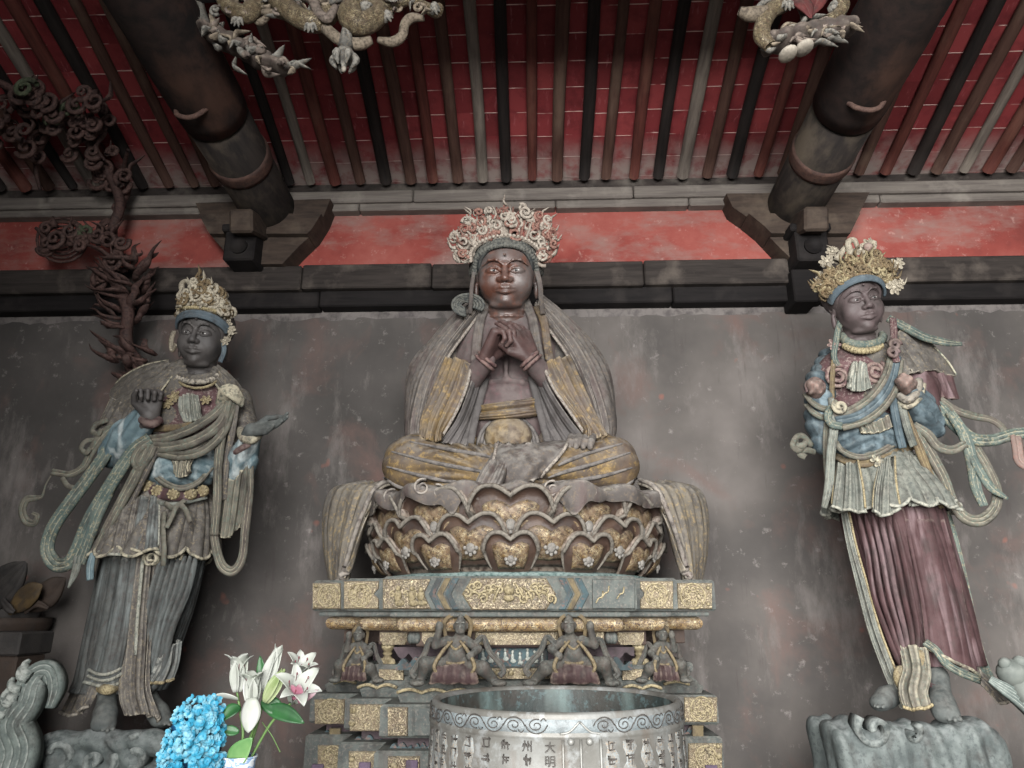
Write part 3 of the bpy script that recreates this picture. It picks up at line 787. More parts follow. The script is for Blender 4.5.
        for s_ in (-1, 1): m.tube([P(s_*.06, -.12, .62), P(s_*.2, -.2, .46), P(s_*.3, -.3, .26), P(s_*.2, -.28, .12)], [.02*k, .03*k, .03*k, .01*k], n=6, res=16)
        m.tube([P(-.19, -.02, .34), P(-.12, -.16, .31), P(0, -.2, .29), P(.12, -.16, .31), P(.19, -.02, .34)], .028*k, n=8, res=20)
        m.tube([P(-.13, -.06, .6), P(0, -.15, .5), P(.13, -.06, .6)], .02*k, n=6, res=14)
        m.obj('belt', gl, rt_)
        m = M()
        Pn = [[P(-.3+.12*i, -.2-.06*math.sin(i), .3-.02*abs(i-2.5)), P(-.34+.137*i, -.3, .15), P(-.38+.15*i, -.27, .02+.02*(i % 2))] for i in range(6)]
        m.solid(fix(sheet(Pn, 30, 12, [(5, .03*k)])), .015); m.obj('apron', red, rt_)
        m = M(); ribbon(m, [P(-.26, -.1, .6), P(-.42, .02, .62), P(-.5, .05, .42), P(-.58, .0, .3), P(-.66, -.05, .16), P(-.6, -.1, .1)], .09*k, 2, n=30); m.obj('scarf', sk, rt_)
        m = M(); ribbon(m, [P(.28, -.1, .58), P(.4, .03, .66), P(.5, .05, .46), P(.62, .0, .34), P(.72, -.05, .2), P(.66, -.1, .12)], .09*k, 2, n=30); m.obj('scarf', sk, rt_)
        if True:
            m = M(); ribbon(m, [P(-.18, .06, .66), P(-.2, .04, .9), P(0, .06, 1.02), P(.2, .04, .9), P(.18, .06, .66)], .06*k, 2, n=30); m.obj('halo_scarf', gl, rt_)
    atlas('carved bearer crouching at the far left corner of the pedestal waist', 357, 681, 4.42, 1, .98, 0, .68)
    atlas('carved bearer with legs spread left of the painted teal panel', 456, 684, 4.02, 1, 1.12, .1)
    atlas('carved bearer with legs spread right of the painted teal panel', 574, 684, 4.02, -1, 1.12, .1)
    atlas('carved bearer crouching at the far right corner of the pedestal waist', 664, 681, 4.42, -1, .98, 0, .68)
LOT = dict(c=(X0+.005, 5.02), r=.9)
def build_lotus():
    cx, cy = LOT['c']; zb = zat(576, 4.0, 509)+.001
    brown = aged('lotus_brown', '#3a2a22', '#4a382d', '#625a53', .25, '#8f8579', .45, 9, spec=.4, rough=.55)
    rimm = aged('lotus_rim', '#57524b', '#68625a', '#8a857b', .35, '#8f897f', .3, 14)
    gs = scroll('petal_gilt', '#645033', '#2b1f18', 62, dust='#5b554e', wid=.06, bareamt=.36, metal=.25)
    jw = aged('petal_jewel', '#6a6762', '#7d7a74', '#8a8781', .2, '#a5a29d', .2, 30, fleck='#5a4c44', fleckamt=.5)
    tl = aged('lotus_base_teal', '#2f4644', '#3d5552', '#6d7d7a', .2, '#8a9693', .4, 10)
    t = thing('lotus_throne', 'big brown lotus throne with three rows of gilded heart-topped petals under the seated statue', 'throne', (cx, cy, zb))
    c = (cx, cy, zb)
    M().lathe([(0, 0), (.86, 0), (.87, .02), (.8, .035), (0, .035)], c, 64).obj('foot_ring', tl, t)
    M().lathe([(0, .02), (.76, .02), (.78, .12), (.84, .3), (.86, .42), (.82, .46), (0, .47)], c, 64).obj('core', brown, t)
    def petal(r0, r1, z0, H, W, bulge, curl):
        def pos(u, v):
            a = abs(u)
            top = 1-.18*max(0, 1-a/.42)**1.6-.42*max(0, (a-.55)/.45)**2.2
            z = v*top
            w = W*(.62+.42*math.sin(PI*min(1, z/1.0)*.62))
            r = r0+(r1-r0)*(z**.8)+bulge*(1-u*u)*math.sin(PI*min(.96, z*.85+.12))+curl*max(0, (v-.84)/.16)**1.5
            return A3(u*w, -r, z0+z*H)
        nu, nv = 25, 18
        P = np.array([[pos(u, v) for v in np.linspace(0, 1, nv)] for u in np.linspace(-1, 1, nu)])
        m = M(); m.solid(fix(P), .02)
        rim = [P[0][j] for j in range(4, nv)]+[P[i][-1] for i in range(1, nu)]+[P[-1][j] for j in range(nv-1, 3, -1)]
        mr = M(); k = len(rim); mr.tube([p+A3(0, -.006, 0) for p in rim], [.004+.009*math.sin(PI*i/(k-1))**.9 for i in range(k)], n=7, res=60)
        G = np.array([[pos(u*.66, .12+.68*v*(1-.16*abs(u)**3))+A3(0, -.003-.006*(1-u**4)*math.sin(PI*v)**.4, 0) for v in np.linspace(0, 1, 12)] for u in np.linspace(-1, 1, 15)])
        mg = M(); mg.solid(fix(G), .012)
        mj = M(); p = pos(0, .42)+A3(0, -.012, 0); mj.ball(p, (H*.095, .018, H*.11)); 
        for a in np.linspace(0, 2*PI, 9)[:-1]: mj.ball(p+A3(math.cos(a)*H*.12, .003, math.sin(a)*H*.13), (.012, .009, .012), nu=5, nv=6)
        return m, mr, mg, mj
    N = 13
    for (r0, r1, z0, H, W, bu, cu, ph, jewel) in ((.80, .93, .02, .21, .15, .055, .03, 0, True), (.79, .91, .06, .275, .2, .075, .035, .5, True), (.82, .92, .17, .31, .235, .06, .06, 0, True)):
        ms = petal(r0, r1, z0, H, W, bu, cu)
        p0 = None
        for k in range(N):
            a = (k+ph)*2*PI/N
            if p0 is None:
                p = bpy.data.objects.new('petal', None)
                def mk(m, nm, mat):
                    V = np.concatenate(m.v); me = bpy.data.meshes.new(nm); me.from_pydata(V.tolist(), [], m.f); me.update(); me.polygons.foreach_set('use_smooth', m.sm); me.materials.append(mat)
                    return bpy.data.objects.new(nm, me)
                p = mk(ms[0], 'petal', brown); sub = [mk(ms[1], 'petal_rim', rimm), mk(ms[2], 'gilt_inset', gs), mk(ms[3], 'jewel', jw)]
                p0, s0 = p, sub
            else:
                p = p0.copy(); sub = [q.copy() for q in s0]
            COL.objects.link(p); p.parent = t; p.rotation_euler = (0, 0, a)
            for q in sub: COL.objects.link(q); q.parent = p
# ============================================================ FIGURES: shared pieces
_HEAD = {}
def head_mesh(open_mouth=False):
    if 'v' in _HEAD: return _HEAD['v']
    s = SDF()
    s.ell((0, .05, .12), (.36, .42, .40), k=.02)
    s.ell((0, -.06, -.10), (.335, .33, .37), k=.08)
    s.ell((0, -.10, -.28), (.27, .25, .21), k=.1)
    for x in (-1, 1):
        s.ell((x*.18, -.25, -.15), (.13, .11, .15), k=.1)
        s.ell((x*.14, -.40, .035), (.105, .06, .055), k=.05, sub=True)
        s.ell((x*.14, -.325, .02), (.098, .065, .062), k=.015)
        s.chain([(x*.04, -.40, .115), (x*.10, -.405, .165), (x*.19, -.37, .165), (x*.28, -.28, .09)], [.012, .015, .014, .01], .03)
        s.chain([(x*.05, -.385, .012), (x*.10, -.395, .05), (x*.17, -.375, .055), (x*.235, -.32, .02)], [.009, .014, .014, .01], .012)
        s.chain([(x*.055, -.385, .005), (x*.12, -.39, -.018), (x*.19, -.36, -.012), (x*.235, -.32, .012)], [.008, .01, .01, .008], .012)
        s.ell((x*.055, -.41, -.125), (.042, .05, .036), k=.03)
        s.ell((x*.36, .05, .0), (.04, .09, .17), R=rot(0, x*6, 0), k=.02)
        s.ell((x*.375, .03, -.25), (.032, .05, .13), k=.02)
        s.ell((x*.385, .03, .02), (.03, .05, .1), k=.015, sub=True)
    s.rc((0, -.37, .10), (0, -.455, -.09), .03, .045, k=.045)
    s.ell((0, -.462, -.105), (.045, .045, .04), k=.03)
    for x in (-1, 1): s.ell((x*.03, -.45, -.15), (.016, .02, .014), k=.008, sub=True)
    s.ell((0, -.36, -.24), (.13, .06, .075), k=.05)
    s.chain([(-.115, -.365, -.25), (-.04, -.412, -.228), (0, -.41, -.236), (.04, -.412, -.228), (.115, -.365, -.25)], [.012, .026, .024, .026, .012], .012)
    s.chain([(-.095, -.37, -.275), (0, -.405, -.293), (.095, -.37, -.275)], [.014, .034, .014], .014, n=7)
    s.chain([(-.125, -.375, -.257), (0, -.445, -.26), (.125, -.375, -.257)], [.006, .010, .006], .008, sub=True, n=7)
    s.ell((0, -.31, -.41), (.095, .075, .07), k=.06)
    s.ell((0, -.16, -.47), (.2, .17, .07), k=.05)
    s.rc((0, .04, -.4), (0, .09, -.85), .225, .25, k=.05)
    for z in (-.56, -.66): s.chain([(.235*math.sin(a), .06-.235*math.cos(a), z+.03*math.cos(a)) for a in np.linspace(-2, 2, 13)], .012, .02)
    s.ell((0, -.405, .24), (.022, .016, .022), k=.006)
    _HEAD['v'] = s.mesh(.0125)
    return _HEAD['v']
def head(root, eye, Y, unit, xs, ang, skin, white, pupil, neck=True):
    R = rot(*ang); Rs = R @ np.diag([xs, 1, 1])
    c = at(eye[0], eye[1], Y)-Rs @ A3(0, -.36, .02)*unit
    L = lambda *p: c+Rs @ (A3(*p)*unit)
    V, F = head_mesh()
    h = M().mesh(((V*unit) @ Rs.T+c, F)).obj('head', skin, root)
    for x in (-1, 1):
        m = M(); m.ball(L(x*.14, -.352, .018), (.062*unit*xs, .042*unit, .026*unit), R); e = m.obj('eye', white, h)
        m = M(); m.ball(L(x*.135, -.388, .017), (.021*unit, .012*unit, .021*unit), R); m.obj('pupil', pupil, e)
    return L, R, h
def flower(m, c, r, n=6, nrm_=(0, -1, .2), rn=random):
    nz = nrm(nrm_); ux = nrm(np.cross(nz, (0, .3, 1))); uy = np.cross(nz, ux)
    for k in range(n):
        a = k*2*PI/n+rn.uniform(-.15, .15); d = ux*math.cos(a)+uy*math.sin(a)
        R_ = np.stack([d, np.cross(nz, d), nz], 1)
        m.ball(c+d*r*.6+nz*r*.06, (r*.45, r*.3, r*.13), R_, nu=5, nv=8)
    m.ball(c+nz*r*.15, r*.28, nu=5, nv=8)
def flame(m, a, b, w, bend=.2, rn=random):
    """pointed carved leaf from a to b"""
    a = np.asarray(a); b = np.asarray(b); d = b-a; L = np.linalg.norm(d); s_ = nrm(np.cross(d, (0, -1, 0)))
    k = rn.choice((-1, 1))*bend*L
    m.tube([a, a+d*.35+s_*k*.8, a+d*.7+s_*k*.3, b-s_*k*.2], [w*.5, w, w*.7, w*.12], n=8, res=12, flat=.5)
def crown(root, arc, out, mats, seed, hts, flowers=(), beads=True, dens=1.0, name='crown'):
    """arc: world points of the crown band from ear to ear; out: matching outward directions; hts: height of ornament per point"""
    rn = random.Random(seed)
    n = 60; A = crv(arc, n); O = crv(np.array([nrm(o) for o in out]), n); Hh = crv(np.array(hts, float)[:, None], n)[:, 0]
    m = M(); m.tube(A, .018, n=8)
    for i in range(0, n, 2): m.ball(A[i]+A3(0, -.018, 0), .014, nu=5, nv=7)
    cr = m.obj(name, mats[0], root)
    T = np.gradient(A, axis=0)
    m = M(); m2 = M()
    for i in range(0, n, 1):
        o = nrm(O[i]); t = nrm(T[i]); h = Hh[i]
        for q in range(int(round(2.2*dens))):
            f = rn.uniform(.05, .95)
            c = A[i]+o*h*f+t*rn.uniform(-.02, .02)+A3(0, rn.uniform(-.03, .03), 0)
            r = rn.uniform(.03, .055)*(1.1-.3*f)
            k = rn.random(); mm = m if rn.random() < .62 else m2
            if k < .5:
                u = nrm(t+A3(0, 0, rn.uniform(-.6, .6))); w = nrm(np.cross(u, (0, -1, 0)))
                pts = []
                a0 = rn.uniform(0, 6); tn = rn.uniform(1.0, 1.6)
                for j in range(16):
                    g = j/15; a = a0+2*PI*tn*g; rr = r*(1-.8*g); pts.append(c+u*rr*math.cos(a)+w*rr*math.sin(a)-A3(0, .012*g, 0))
                mm.tube(pts, np.linspace(.014, .009, 16), n=5)
            elif k < .75: flame(mm, c, c+o*r*2.2+t*rn.uniform(-.6, .6)*r, r*.42, .25, rn)
            elif k < .9: flower(mm, c, r*.75, 5, (rn.uniform(-.3, .3), -1, .1), rn)
            else: mm.ball(c, r*.45, nu=5, nv=7)
        if i % 5 == 2: m2.tube([A[i], A[i]+o*h*.5+t*rn.uniform(-.02, .02), A[i]+o*h*.9], [.012, .011, .006], n=6, res=8)
        if i % 4 == 0:      # stems keep it one piece
            m.tube([A[i], A[i]+o*h*.5+t*rn.uniform(-.02, .02), A[i]+o*h*.95+t*rn.uniform(-.03, .03)], [.011, .009, .005], n=6, res=8)
    m.obj('crown_filigree', mats[1], cr)
    m2.obj('crown_ornament', mats[2], cr)
    for (p, r) in flowers:
        m = M(); flower(m, p, r, 6, (rn.uniform(-.3, .3), -1, .1), rn); flower(m, p+A3(.3*r, -.01, .35*r), r*.6, 5, (rn.uniform(-.4, .4), -1, .2), rn)
        for k in range(3): flame(m, p, p+A3(rn.uniform(-1, 1)*r*1.6, 0, rn.uniform(-.6, 1.4)*r), r*.25, .3, rn)
        m.obj('crown_flower', mats[3 % len(mats)], cr)
    return cr
def loftcloth(m, rings, n=160, nv=60, fold=None, th=.02, zf=None):
    """rings: (px, py, Y, half-width px, half-depth m); fold(theta, v) -> outward displacement in m; theta=0 faces the viewer"""
    C = []
    for (px, py, Y, hw, hd) in rings:
        c = at(px, py, Y); C.append([c[0], c[1], c[2], hw*S(c), hd])
    C = crv(np.array(C), nv); th_ = np.linspace(-PI, PI, n, endpoint=False)
    v = np.linspace(0, 1, nv)
    d = fold(th_[None, :], v[:, None]) if fold else 0
    X = C[:, 0:1]+(C[:, 3:4]+d)*np.sin(th_); Yy = C[:, 1:2]-(C[:, 4:5]+d)*np.cos(th_); Z = C[:, 2:3]+(zf(th_[None, :], v[:, None]) if zf else 0*X)
    P = np.stack([X, Yy, Z], -1)
    N = np.stack([np.sin(th_)[None]*np.ones((nv, 1)), -np.cos(th_)[None]*np.ones((nv, 1)), np.zeros((nv, n))], -1)
    m.solid(P[::-1], th, closev=True, N=N[::-1])
    return P
# ============================================================ SEATED CENTRAL FIGURE
def build_buddha():
    Wp = lambda q: [at(*p) for p in q]
    grey = aged('robe_grey', '#524d4a', '#5f5955', '#83807b', .45, '#a39c92', .45, 7, fleck='#66594a', fleckamt=.4, streak='#453a38')
    gilt = aged('robe_gilt', '#6e5c42', '#544a42', '#7e7a74', .45, '#9d9078', .55, 5, fleck='#77633f', fleckamt=.8, streak='#4a3f39', rough=.55)
    inner = aged('robe_inner_grey', '#4a4746', '#575352', '#7b7774', .35, '#8f8982', .4, 7)
    skinc = aged('chest_mauve', '#574949', '#655a58', '#7d7977', .35, '#8a7d78', .3, 5, fleck='#5f4346', fleckamt=.35)
    skin = aged('bronze_skin', '#55352a', '#635a57', '#6e6866', .8, '#7a5a48', .25, 3.2, rough=.45, spec=.5, bump=.1, fleck='#6b4232', fleckamt=.4)
    hskin = aged('hand_skin', '#4a3836', '#57423f', '#6d6664', .3, '#8a7a72', .4, 8, rough=.5)
    hairm = aged('hair_blue_black', '#35393a', '#424645', '#646663', .3, '#7d7b72', .4, 14)
    maroon = aged('cloth_maroon', '#4c3135', '#573a3c', '#76706e', .3, '#8c7a70', .4, 8)
    pale = aged('crown_pale', '#9a9186', '#6d6258', '#9a938a', .3, '#c9c0b2', .4, 25, fleck='#5b4036', fleckamt=.6)
    red = aged('crown_red', '#5c322e', '#75463e', '#958a82', .25, '#a98c7c', .4, 25)
    gold = aged('crown_gold', '#77664a', '#8b7854', '#918a80', .3, '#b3a582', .5, 25, fleck='#4a382c', fleckamt=.6)
    white = aged('eye_white', '#b9b6b2', '#a9a5a0', wearamt=0, dustamt=0, scale=5, rough=.3, spec=.5)
    dark = aged('eye_dark', '#0d0b0a', '#15110f', wearamt=0, dustamt=0, scale=5, rough=.2, spec=.5)
    tailm = aged('robe_tail_cloth', '#6f685c', '#5b5650', '#87837b', .4, '#aaa295', .55, 7, fleck='#7d6c4c', fleckamt=.7, streak='#4d4a47')
    hemm = aged('robe_hem_pale', '#6f6860', '#5c5450', '#8f8a83', .4, '#aaa398', .5, 16, fleck='#54393a', fleckamt=.7)
    base = A3(LOT['c'][0], LOT['c'][1], zat(576, 4.0, 509)+.472)
    t = thing('seated_buddha', 'large crowned bronze-faced buddha seated cross-legged with clasped hands on the lotus throne', 'statue', base)
    zs = base[2]
    # lap and crossed legs under the robe
    C = at(496, 484, 4.4)
    def lapd(X, Y, Z):
        a = np.arctan2(Z-C[2], np.abs(X-C[0])+.05); r = np.sqrt((X-C[0])**2+(Z-C[2])**2)
        return .034*(ridge(a*6.5+r*1.6, .75)-.5)*np.clip((r-.1)/.25, 0, 1)*np.clip((.62-r)/.25, .25, 1)
    s = SDF()
    for x, kx in ((-1, 413), (1, 609)):
        hip = at(508+x*30, 448, 5.12); kn = at(kx, 465, 4.72)
        s.chain([hip, kn], [.24, .19], .1)
    s.rc(at(413, 467, 4.7), at(520, 478, 4.4), .165, .11, .06)
    s.rc(at(609, 469, 4.72), at(515, 470, 4.42), .165, .10, .04)
    s.ell(at(510, 470, 4.85), (.66, .42, .15), k=.08)
    s.ell((base[0], 5.15, zs+.12), (.6, .45, .13), k=.08)
    lapVF = s.mesh(.0105, lapd); M().mesh(lapVF).obj('lap_robe', gilt, t)
    bvh = BVHTree.FromPolygons([tuple(v) for v in lapVF[0]], lapVF[1])
    def cling(px, py, off, Yd=4.5):
        a = at(px, py, Yd); d = nrm(a-CAM); h = bvh.ray_cast(Vector(CAM), Vector(d))
        return (np.array(h[0]) if h[0] is not None else a)+A3(0, -off, off*.35)
    # torso
    s = SDF()
    s.ell(at(506, 360, 5.05), (.40, .25, .46), k=.05).ell(at(507, 418, 5.0), (.36, .28, .36), k=.1)
    for x in (-1, 1): s.ell(at(506+x*20, 368, 4.88), (.17, .1, .13), k=.06)
    for x, a, b in ((-1, (470, 330), (452, 348)), (1, (540, 330), (563, 348))): s.rc(at(*a, 5.1), at(*b, 5.1), .14, .10, .1)
    s.chain([at(478, 388, 4.8), at(492, 382, 4.755), at(507, 380, 4.745), at(522, 382, 4.755), at(534, 386, 4.8)], .016, .03)
    s.chain([at(506, 350, 4.79), at(506, 375, 4.745)], .012, .04)
    M().mesh(s.mesh(.011)).obj('torso', skinc, t)
    # upper robe volume
    s = SDF()
    for x, P in ((-1, [(469, 338, 5.15), (448, 368, 5.1), (436, 404, 5.0), (432, 440, 4.95)]), (1, [(546, 338, 5.15), (570, 368, 5.1), (585, 404, 5.0), (591, 440, 4.95)])):
        s.chain(Wp(P), [.14, .16, .16, .155], .1, n=6)
    s.ell(at(508, 388, 5.25), (.47, .2, .55), k=.1)
    M().mesh(s.mesh(.0125, lambda X, Y, Z: .034*(ridge(np.abs(X-base[0])*6.2+Z*2.1+.3*np.sin(Z*5), .75)-.6))).obj('upper_robe', grey, t)
    def shs(name, curves, mat, K, amp, nu=44, nv=60, th=.025, bulge=0, p=.7, sh=0):
        m = M(); P = fix(sheet([Wp(c) for c in curves], nu+20, nv, [(K, amp*1.5, p, 0, sh), (K*2.7, amp*.5, .8, .3, .4)], bulge)); m.solid(P, th); o = m.obj(name, mat, t)
        if name in ('cape', 'sleeve'):
            for r_ in (P[0], P[-1]):
                m = M(); m.tube(r_[::3]+A3(0, -.006, 0), .011, n=6, res=50); m.obj('hem', hemm, o)
        return o
    shs('cape', [[(482, 301, 5.05), (457, 321, 5.12), (437, 343, 5.2), (415, 368, 5.2), (413, 425, 5.15), (416, 446, 5.1)],
                 [(483, 305, 4.98), (462, 324, 4.95), (440, 352, 4.93), (424, 385, 4.9), (417, 425, 4.85), (418, 446, 4.82)],
                 [(484, 310, 4.93), (468, 332, 4.87), (450, 358, 4.83), (436, 388, 4.8), (428, 422, 4.76), (428, 444, 4.72)]], grey, 4, .035)
    shs('cape', [[(538, 301, 5.05), (561, 320, 5.12), (586, 344, 5.2), (604, 372, 5.2), (608, 420, 5.15), (606, 444, 5.1)],
                 [(536, 305, 4.98), (556, 324, 4.95), (576, 350, 4.93), (592, 382, 4.9), (602, 420, 4.85), (602, 444, 4.82)],
                 [(534, 310, 4.93), (549, 332, 4.87), (566, 357, 4.83), (580, 388, 4.8), (590, 420, 4.76), (593, 442, 4.72)]], grey, 4, .035)
    # wide sleeves falling from the wrists
    shs('sleeve', [[(449, 362, 4.83), (436, 395, 4.77), (427, 420, 4.74), (424, 441, 4.66)], [(462, 362, 4.7), (449, 395, 4.66), (438, 420, 4.64), (432, 443, 4.6)], [(474, 366, 4.6), (467, 392, 4.58), (455, 418, 4.58), (440, 441, 4.6)]], gilt, 3, .035)
    shs('sleeve', [[(567, 360, 4.83), (582, 394, 4.77), (592, 420, 4.74), (603, 440, 4.66)], [(553, 362, 4.7), (568, 395, 4.66), (581, 420, 4.64), (596, 442, 4.6)], [(541, 366, 4.6), (552, 390, 4.58), (570, 416, 4.58), (588, 440, 4.6)]], gilt, 3, .035)
    shs('sleeve_lining', [[(474, 368, 4.61), (466, 394, 4.6), (455, 420, 4.6), (440, 442, 4.61)], [(487, 368, 4.78), (481, 396, 4.77), (475, 422, 4.74), (470, 448, 4.66)]], inner, 3, .012, 20, 30)
    shs('sleeve_lining', [[(541, 368, 4.61), (553, 392, 4.6), (570, 418, 4.6), (588, 441, 4.61)], [(531, 370, 4.78), (537, 396, 4.77), (543, 422, 4.74), (552, 446, 4.66)]], inner, 3, .012, 20, 30)
    # lapels
    def rib(name, pts, w, mat, ribs=2, rb=.1, n=40, **kw):
        P = Wp(pts); m = M(); ribbon(m, P, [x*S(p) for x, p in zip(w, P)] if np.ndim(w) else w*S(P[0]), ribs, rb, n=n, **kw); return m.obj(name, mat, t)
    rib('lapel', [(489, 300, 4.9), (481, 318, 4.83), (477, 340, 4.77), (475, 362, 4.7)], 9, grey, 2)
    rib('lapel', [(525, 300, 4.9), (532, 318, 4.83), (536, 340, 4.77), (540, 362, 4.7)], 9, grey, 2)
    rib('lapel', [(537, 306, 4.88), (544, 322, 4.83), (547, 342, 4.78), (550, 360, 4.7)], 8, gilt, 2)
    rib('lapel', [(486, 378, 4.72), (480, 400, 4.7), (474, 424, 4.68), (470, 446, 4.62)], 7, inner, 1)
    rib('lapel', [(531, 376, 4.72), (537, 400, 4.7), (543, 424, 4.68), (549, 446, 4.62)], 7, inner, 1)
    # sash, knot and girdle
    shs('sash', [[(476, 407, 4.78), (488, 405, 4.72), (508, 402, 4.68), (526, 399, 4.71), (541, 395, 4.78)], [(476, 413, 4.77), (488, 412, 4.7), (508, 410, 4.66), (526, 408, 4.7), (541, 406, 4.77)], [(477, 421, 4.77), (488, 420, 4.71), (508, 419, 4.67), (526, 418, 4.7), (541, 416, 4.77)]], gilt, 2, .02, 26, 40)
    m = M(); m.ball(at(508, 436, 4.72), (.16, .1, .13)); kn = m.obj('girdle_knot', gilt, t)
    for k in range(4):
        m = M(); r = 20+k*3.4; m.tube([at(508+r*math.sin(a), 447-r*1.02*math.cos(a), 4.66+.02*k+.05*abs(math.sin(a))) for a in np.linspace(-1.65, 1.65, 15)], .013, n=7, res=40); m.obj('girdle_cord', inner, kn)
    # robe end falling between the legs
    shs('robe_end', [[(494, 446, 4.56), (489, 460, 4.38), (480, 474, 4.26), (474, 486, 4.2)], [(503, 447, 4.56), (500, 462, 4.36), (493, 476, 4.24), (487, 489, 4.18)], [(512, 448, 4.57), (510, 462, 4.38), (506, 476, 4.26), (502, 488, 4.2)]], grey, 2, .02, 24, 30)
    cA, cB, cC = (crv(np.array(q, float), 30) for q in ([(497, 447), (493, 465), (486, 480), (478, 487)], [(530, 446), (529, 462), (521, 476), (514, 486)], [(570, 441), (562, 456), (550, 470), (540, 481)]))
    G2 = crv(np.array([cA, cB, cC]), 36)
    uu = np.linspace(0, 1, 36); P = np.array([[cling(G2[i][j][0], G2[i][j][1], .022+.018*ridge(uu[i]*3.2+j*.02, .8)) for j in range(30)] for i in range(36)])
    for _ in range(14): P[1:-1, 1:-1] = .5*P[1:-1, 1:-1]+.125*(P[2:, 1:-1]+P[:-2, 1:-1]+P[1:-1, 2:]+P[1:-1, :-2])
    m = M(); m.solid(fix(P), .02); o = m.obj('robe_overlap', grey, t)
    for r_ in (P[0], P[-1]): m = M(); m.tube(r_[::2]+A3(0, -.005, 0), .011, n=6, res=40); m.obj('hem', hemm, o)
    for L_ in ([(392, 452), (430, 462), (466, 469), (490, 473)], [(387, 467), (425, 477), (458, 483), (480, 486)], [(410, 442), (450, 450), (480, 455), (495, 459)], [(630, 453), (595, 464), (566, 472), (548, 478)], [(622, 444), (590, 453), (566, 462), (558, 466)], [(632, 468), (600, 477), (565, 482), (540, 485)], [(384, 478), (402, 488), (430, 490)], [(638, 478), (620, 488), (596, 490)]):
        q = crv(np.array(L_, float), 28); Q = np.array([cling(a, b, .004) for a, b in q]); Q[1:-1] = .5*Q[1:-1]+.25*(Q[2:]+Q[:-2])
        m = M(); m.tube(Q, .004+.010*np.sin(PI*np.linspace(.06, .94, 28)), n=7); m.obj('robe_fold', inner, t)
    # forearms and hands
    s = SDF(); s.rc(at(452, 402, 4.86), at(486, 361, 4.55), .10, .062, .02); s.rc(at(566, 400, 4.86), at(531, 361, 4.55), .10, .062, .02)
    M().mesh(s.mesh(.01)).obj('forearms', skinc, t)
    for (px, sx) in ((486, -1), (531, 1)):
        c = at(px, 361, 4.55); d = nrm(at(508, 335, 4.5)-c)
        for q in (-.012, .012):
            m = M(); u = nrm(np.cross(d, (0, 1, 0))); w = np.cross(d, u)
            m.tube([c+d*q*1.2+(u*math.cos(a)+w*math.sin(a))*.07 for a in np.linspace(0, 2*PI, 25)], .013, n=7, caps=False); m.obj('bracelet', maroon, t)
    s = SDF(); a = at(532, 359, 4.54); hand(s, a, at(513, 321, 4.5)-a, A3(-.65, .75, 0), .38, (.25, .3, .35, .4), thumb=1, tc=.5)
    M().mesh(s.mesh(.0062)).obj('hand', hskin, t)
    s = SDF(); a = at(485, 360, 4.54); hand(s, a, at(501, 329, 4.46)-a, A3(1, -.35, -.1), .42, (1.1, 1.15, 1.15, 1.1), thumb=1, tc=.4)
    M().mesh(s.mesh(.0062)).obj('hand', hskin, t)
    # right fingers resting on the knee cloth
    s = SDF()
    for k in range(4): s.chain([at(572+k*7, 437, 4.6-.01*k), at(570+k*7, 442, 4.53-.01*k), at(569+k*7, 447, 4.51-.01*k)], [.026, .024, .018], .01)
    M().mesh(s.mesh(.007)).obj('sleeve_tassel', grey, t)
    # head
    L, R, h = head(t, (505, 270), 4.62, .475, 1.2, (20, 0, 0), skin, white, dark)
    m = M(); m.mesh((lambda g: xf(g, R, .475, L(0, 0, 0)))((lambda q: q.mesh(.016))(SDF().ell((0, .1, .2), (.5, .5, .42)).ell((0, -.36, -.05), (.44, .42, .42), k=.03, sub=True).ell((0, .1, .55), (.22, .22, .22), k=.06))))
    hr = m.obj('hair', hairm, t)
    m = M(); rn = random.Random(4)
    for row in range(5):
        for k in range(31):
            a = -1.62+3.24*(k+.5*(row % 2))/30
            p = A3(.37*1.04*math.sin(a)*(1+.035*row), -.30*math.cos(a)**1-.04+.055*row, .02+.37*math.cos(a)**.8*1+.038*row*math.cos(a)+.0 if math.cos(a) > 0 else .02)
            m.ball(L(*p), .024, nu=5, nv=7)
    m.obj('hair_curls', hairm, hr)
    arc, out, ht = [], [], []
    for k in range(9):
        a = -1.75+3.5*k/8; arc.append(L(.43*math.sin(a), -.16-.06*math.cos(a), .22+.30*math.cos(a))); out.append(A3(math.sin(a)*.75, -.12, .55+.5*math.cos(a))); ht.append((.12, .17, .22, .23, .25, .23, .22, .17, .12)[k])
    fl = [(at(505, 214, 4.66), .03), (at(490, 224, 4.66), .045), (at(520, 222, 4.66), .045), (at(466, 243, 4.7), .05), (at(478, 228, 4.68), .055), (at(533, 231, 4.68), .035), (at(544, 246, 4.7), .035)]
    cr = crown(t, arc, out, (pale, pale, red, pale), 11, ht, fl, dens=1.3)
    m = M(); m.tube([at(505, 238, 4.62), at(505, 225, 4.62), at(505, 210, 4.63)], [.03, .028, .012], n=8, res=10)
    for z in (235, 229, 223, 217, 212): m.ball(at(505, z, 4.61), (.034-.0004*(235-z), .024, .018))
    m.obj('crown_finial', pale, cr)
    for (x0, x1, y0, y1) in ((468, 463, 262, 236), (463, 460, 262, 245), (541, 548, 262, 240), (545, 551, 258, 246)):
        m = M(); flame(m, at(x0, y0, 4.75), at(x1, y1, 4.7), .03); m.obj('crown_leaf', pale, cr)
    # locks and ribbons beside the neck
    m = M()
    for k in range(5):
        r = 5+k*2.3; m.tube([at(466+r*1.1*math.cos(a)+k*.5, 305-r*.75*math.sin(a), 4.82-.012*k) for a in np.linspace(-.6, 4.6, 12)], .011, n=6, res=30)
    m.obj('hair_loop', hairm, t)
    rib('ear_ribbon', [(536, 268, 4.75), (540, 284, 4.72), (541, 298, 4.74), (543, 314, 4.82)], 5, grey, 2)
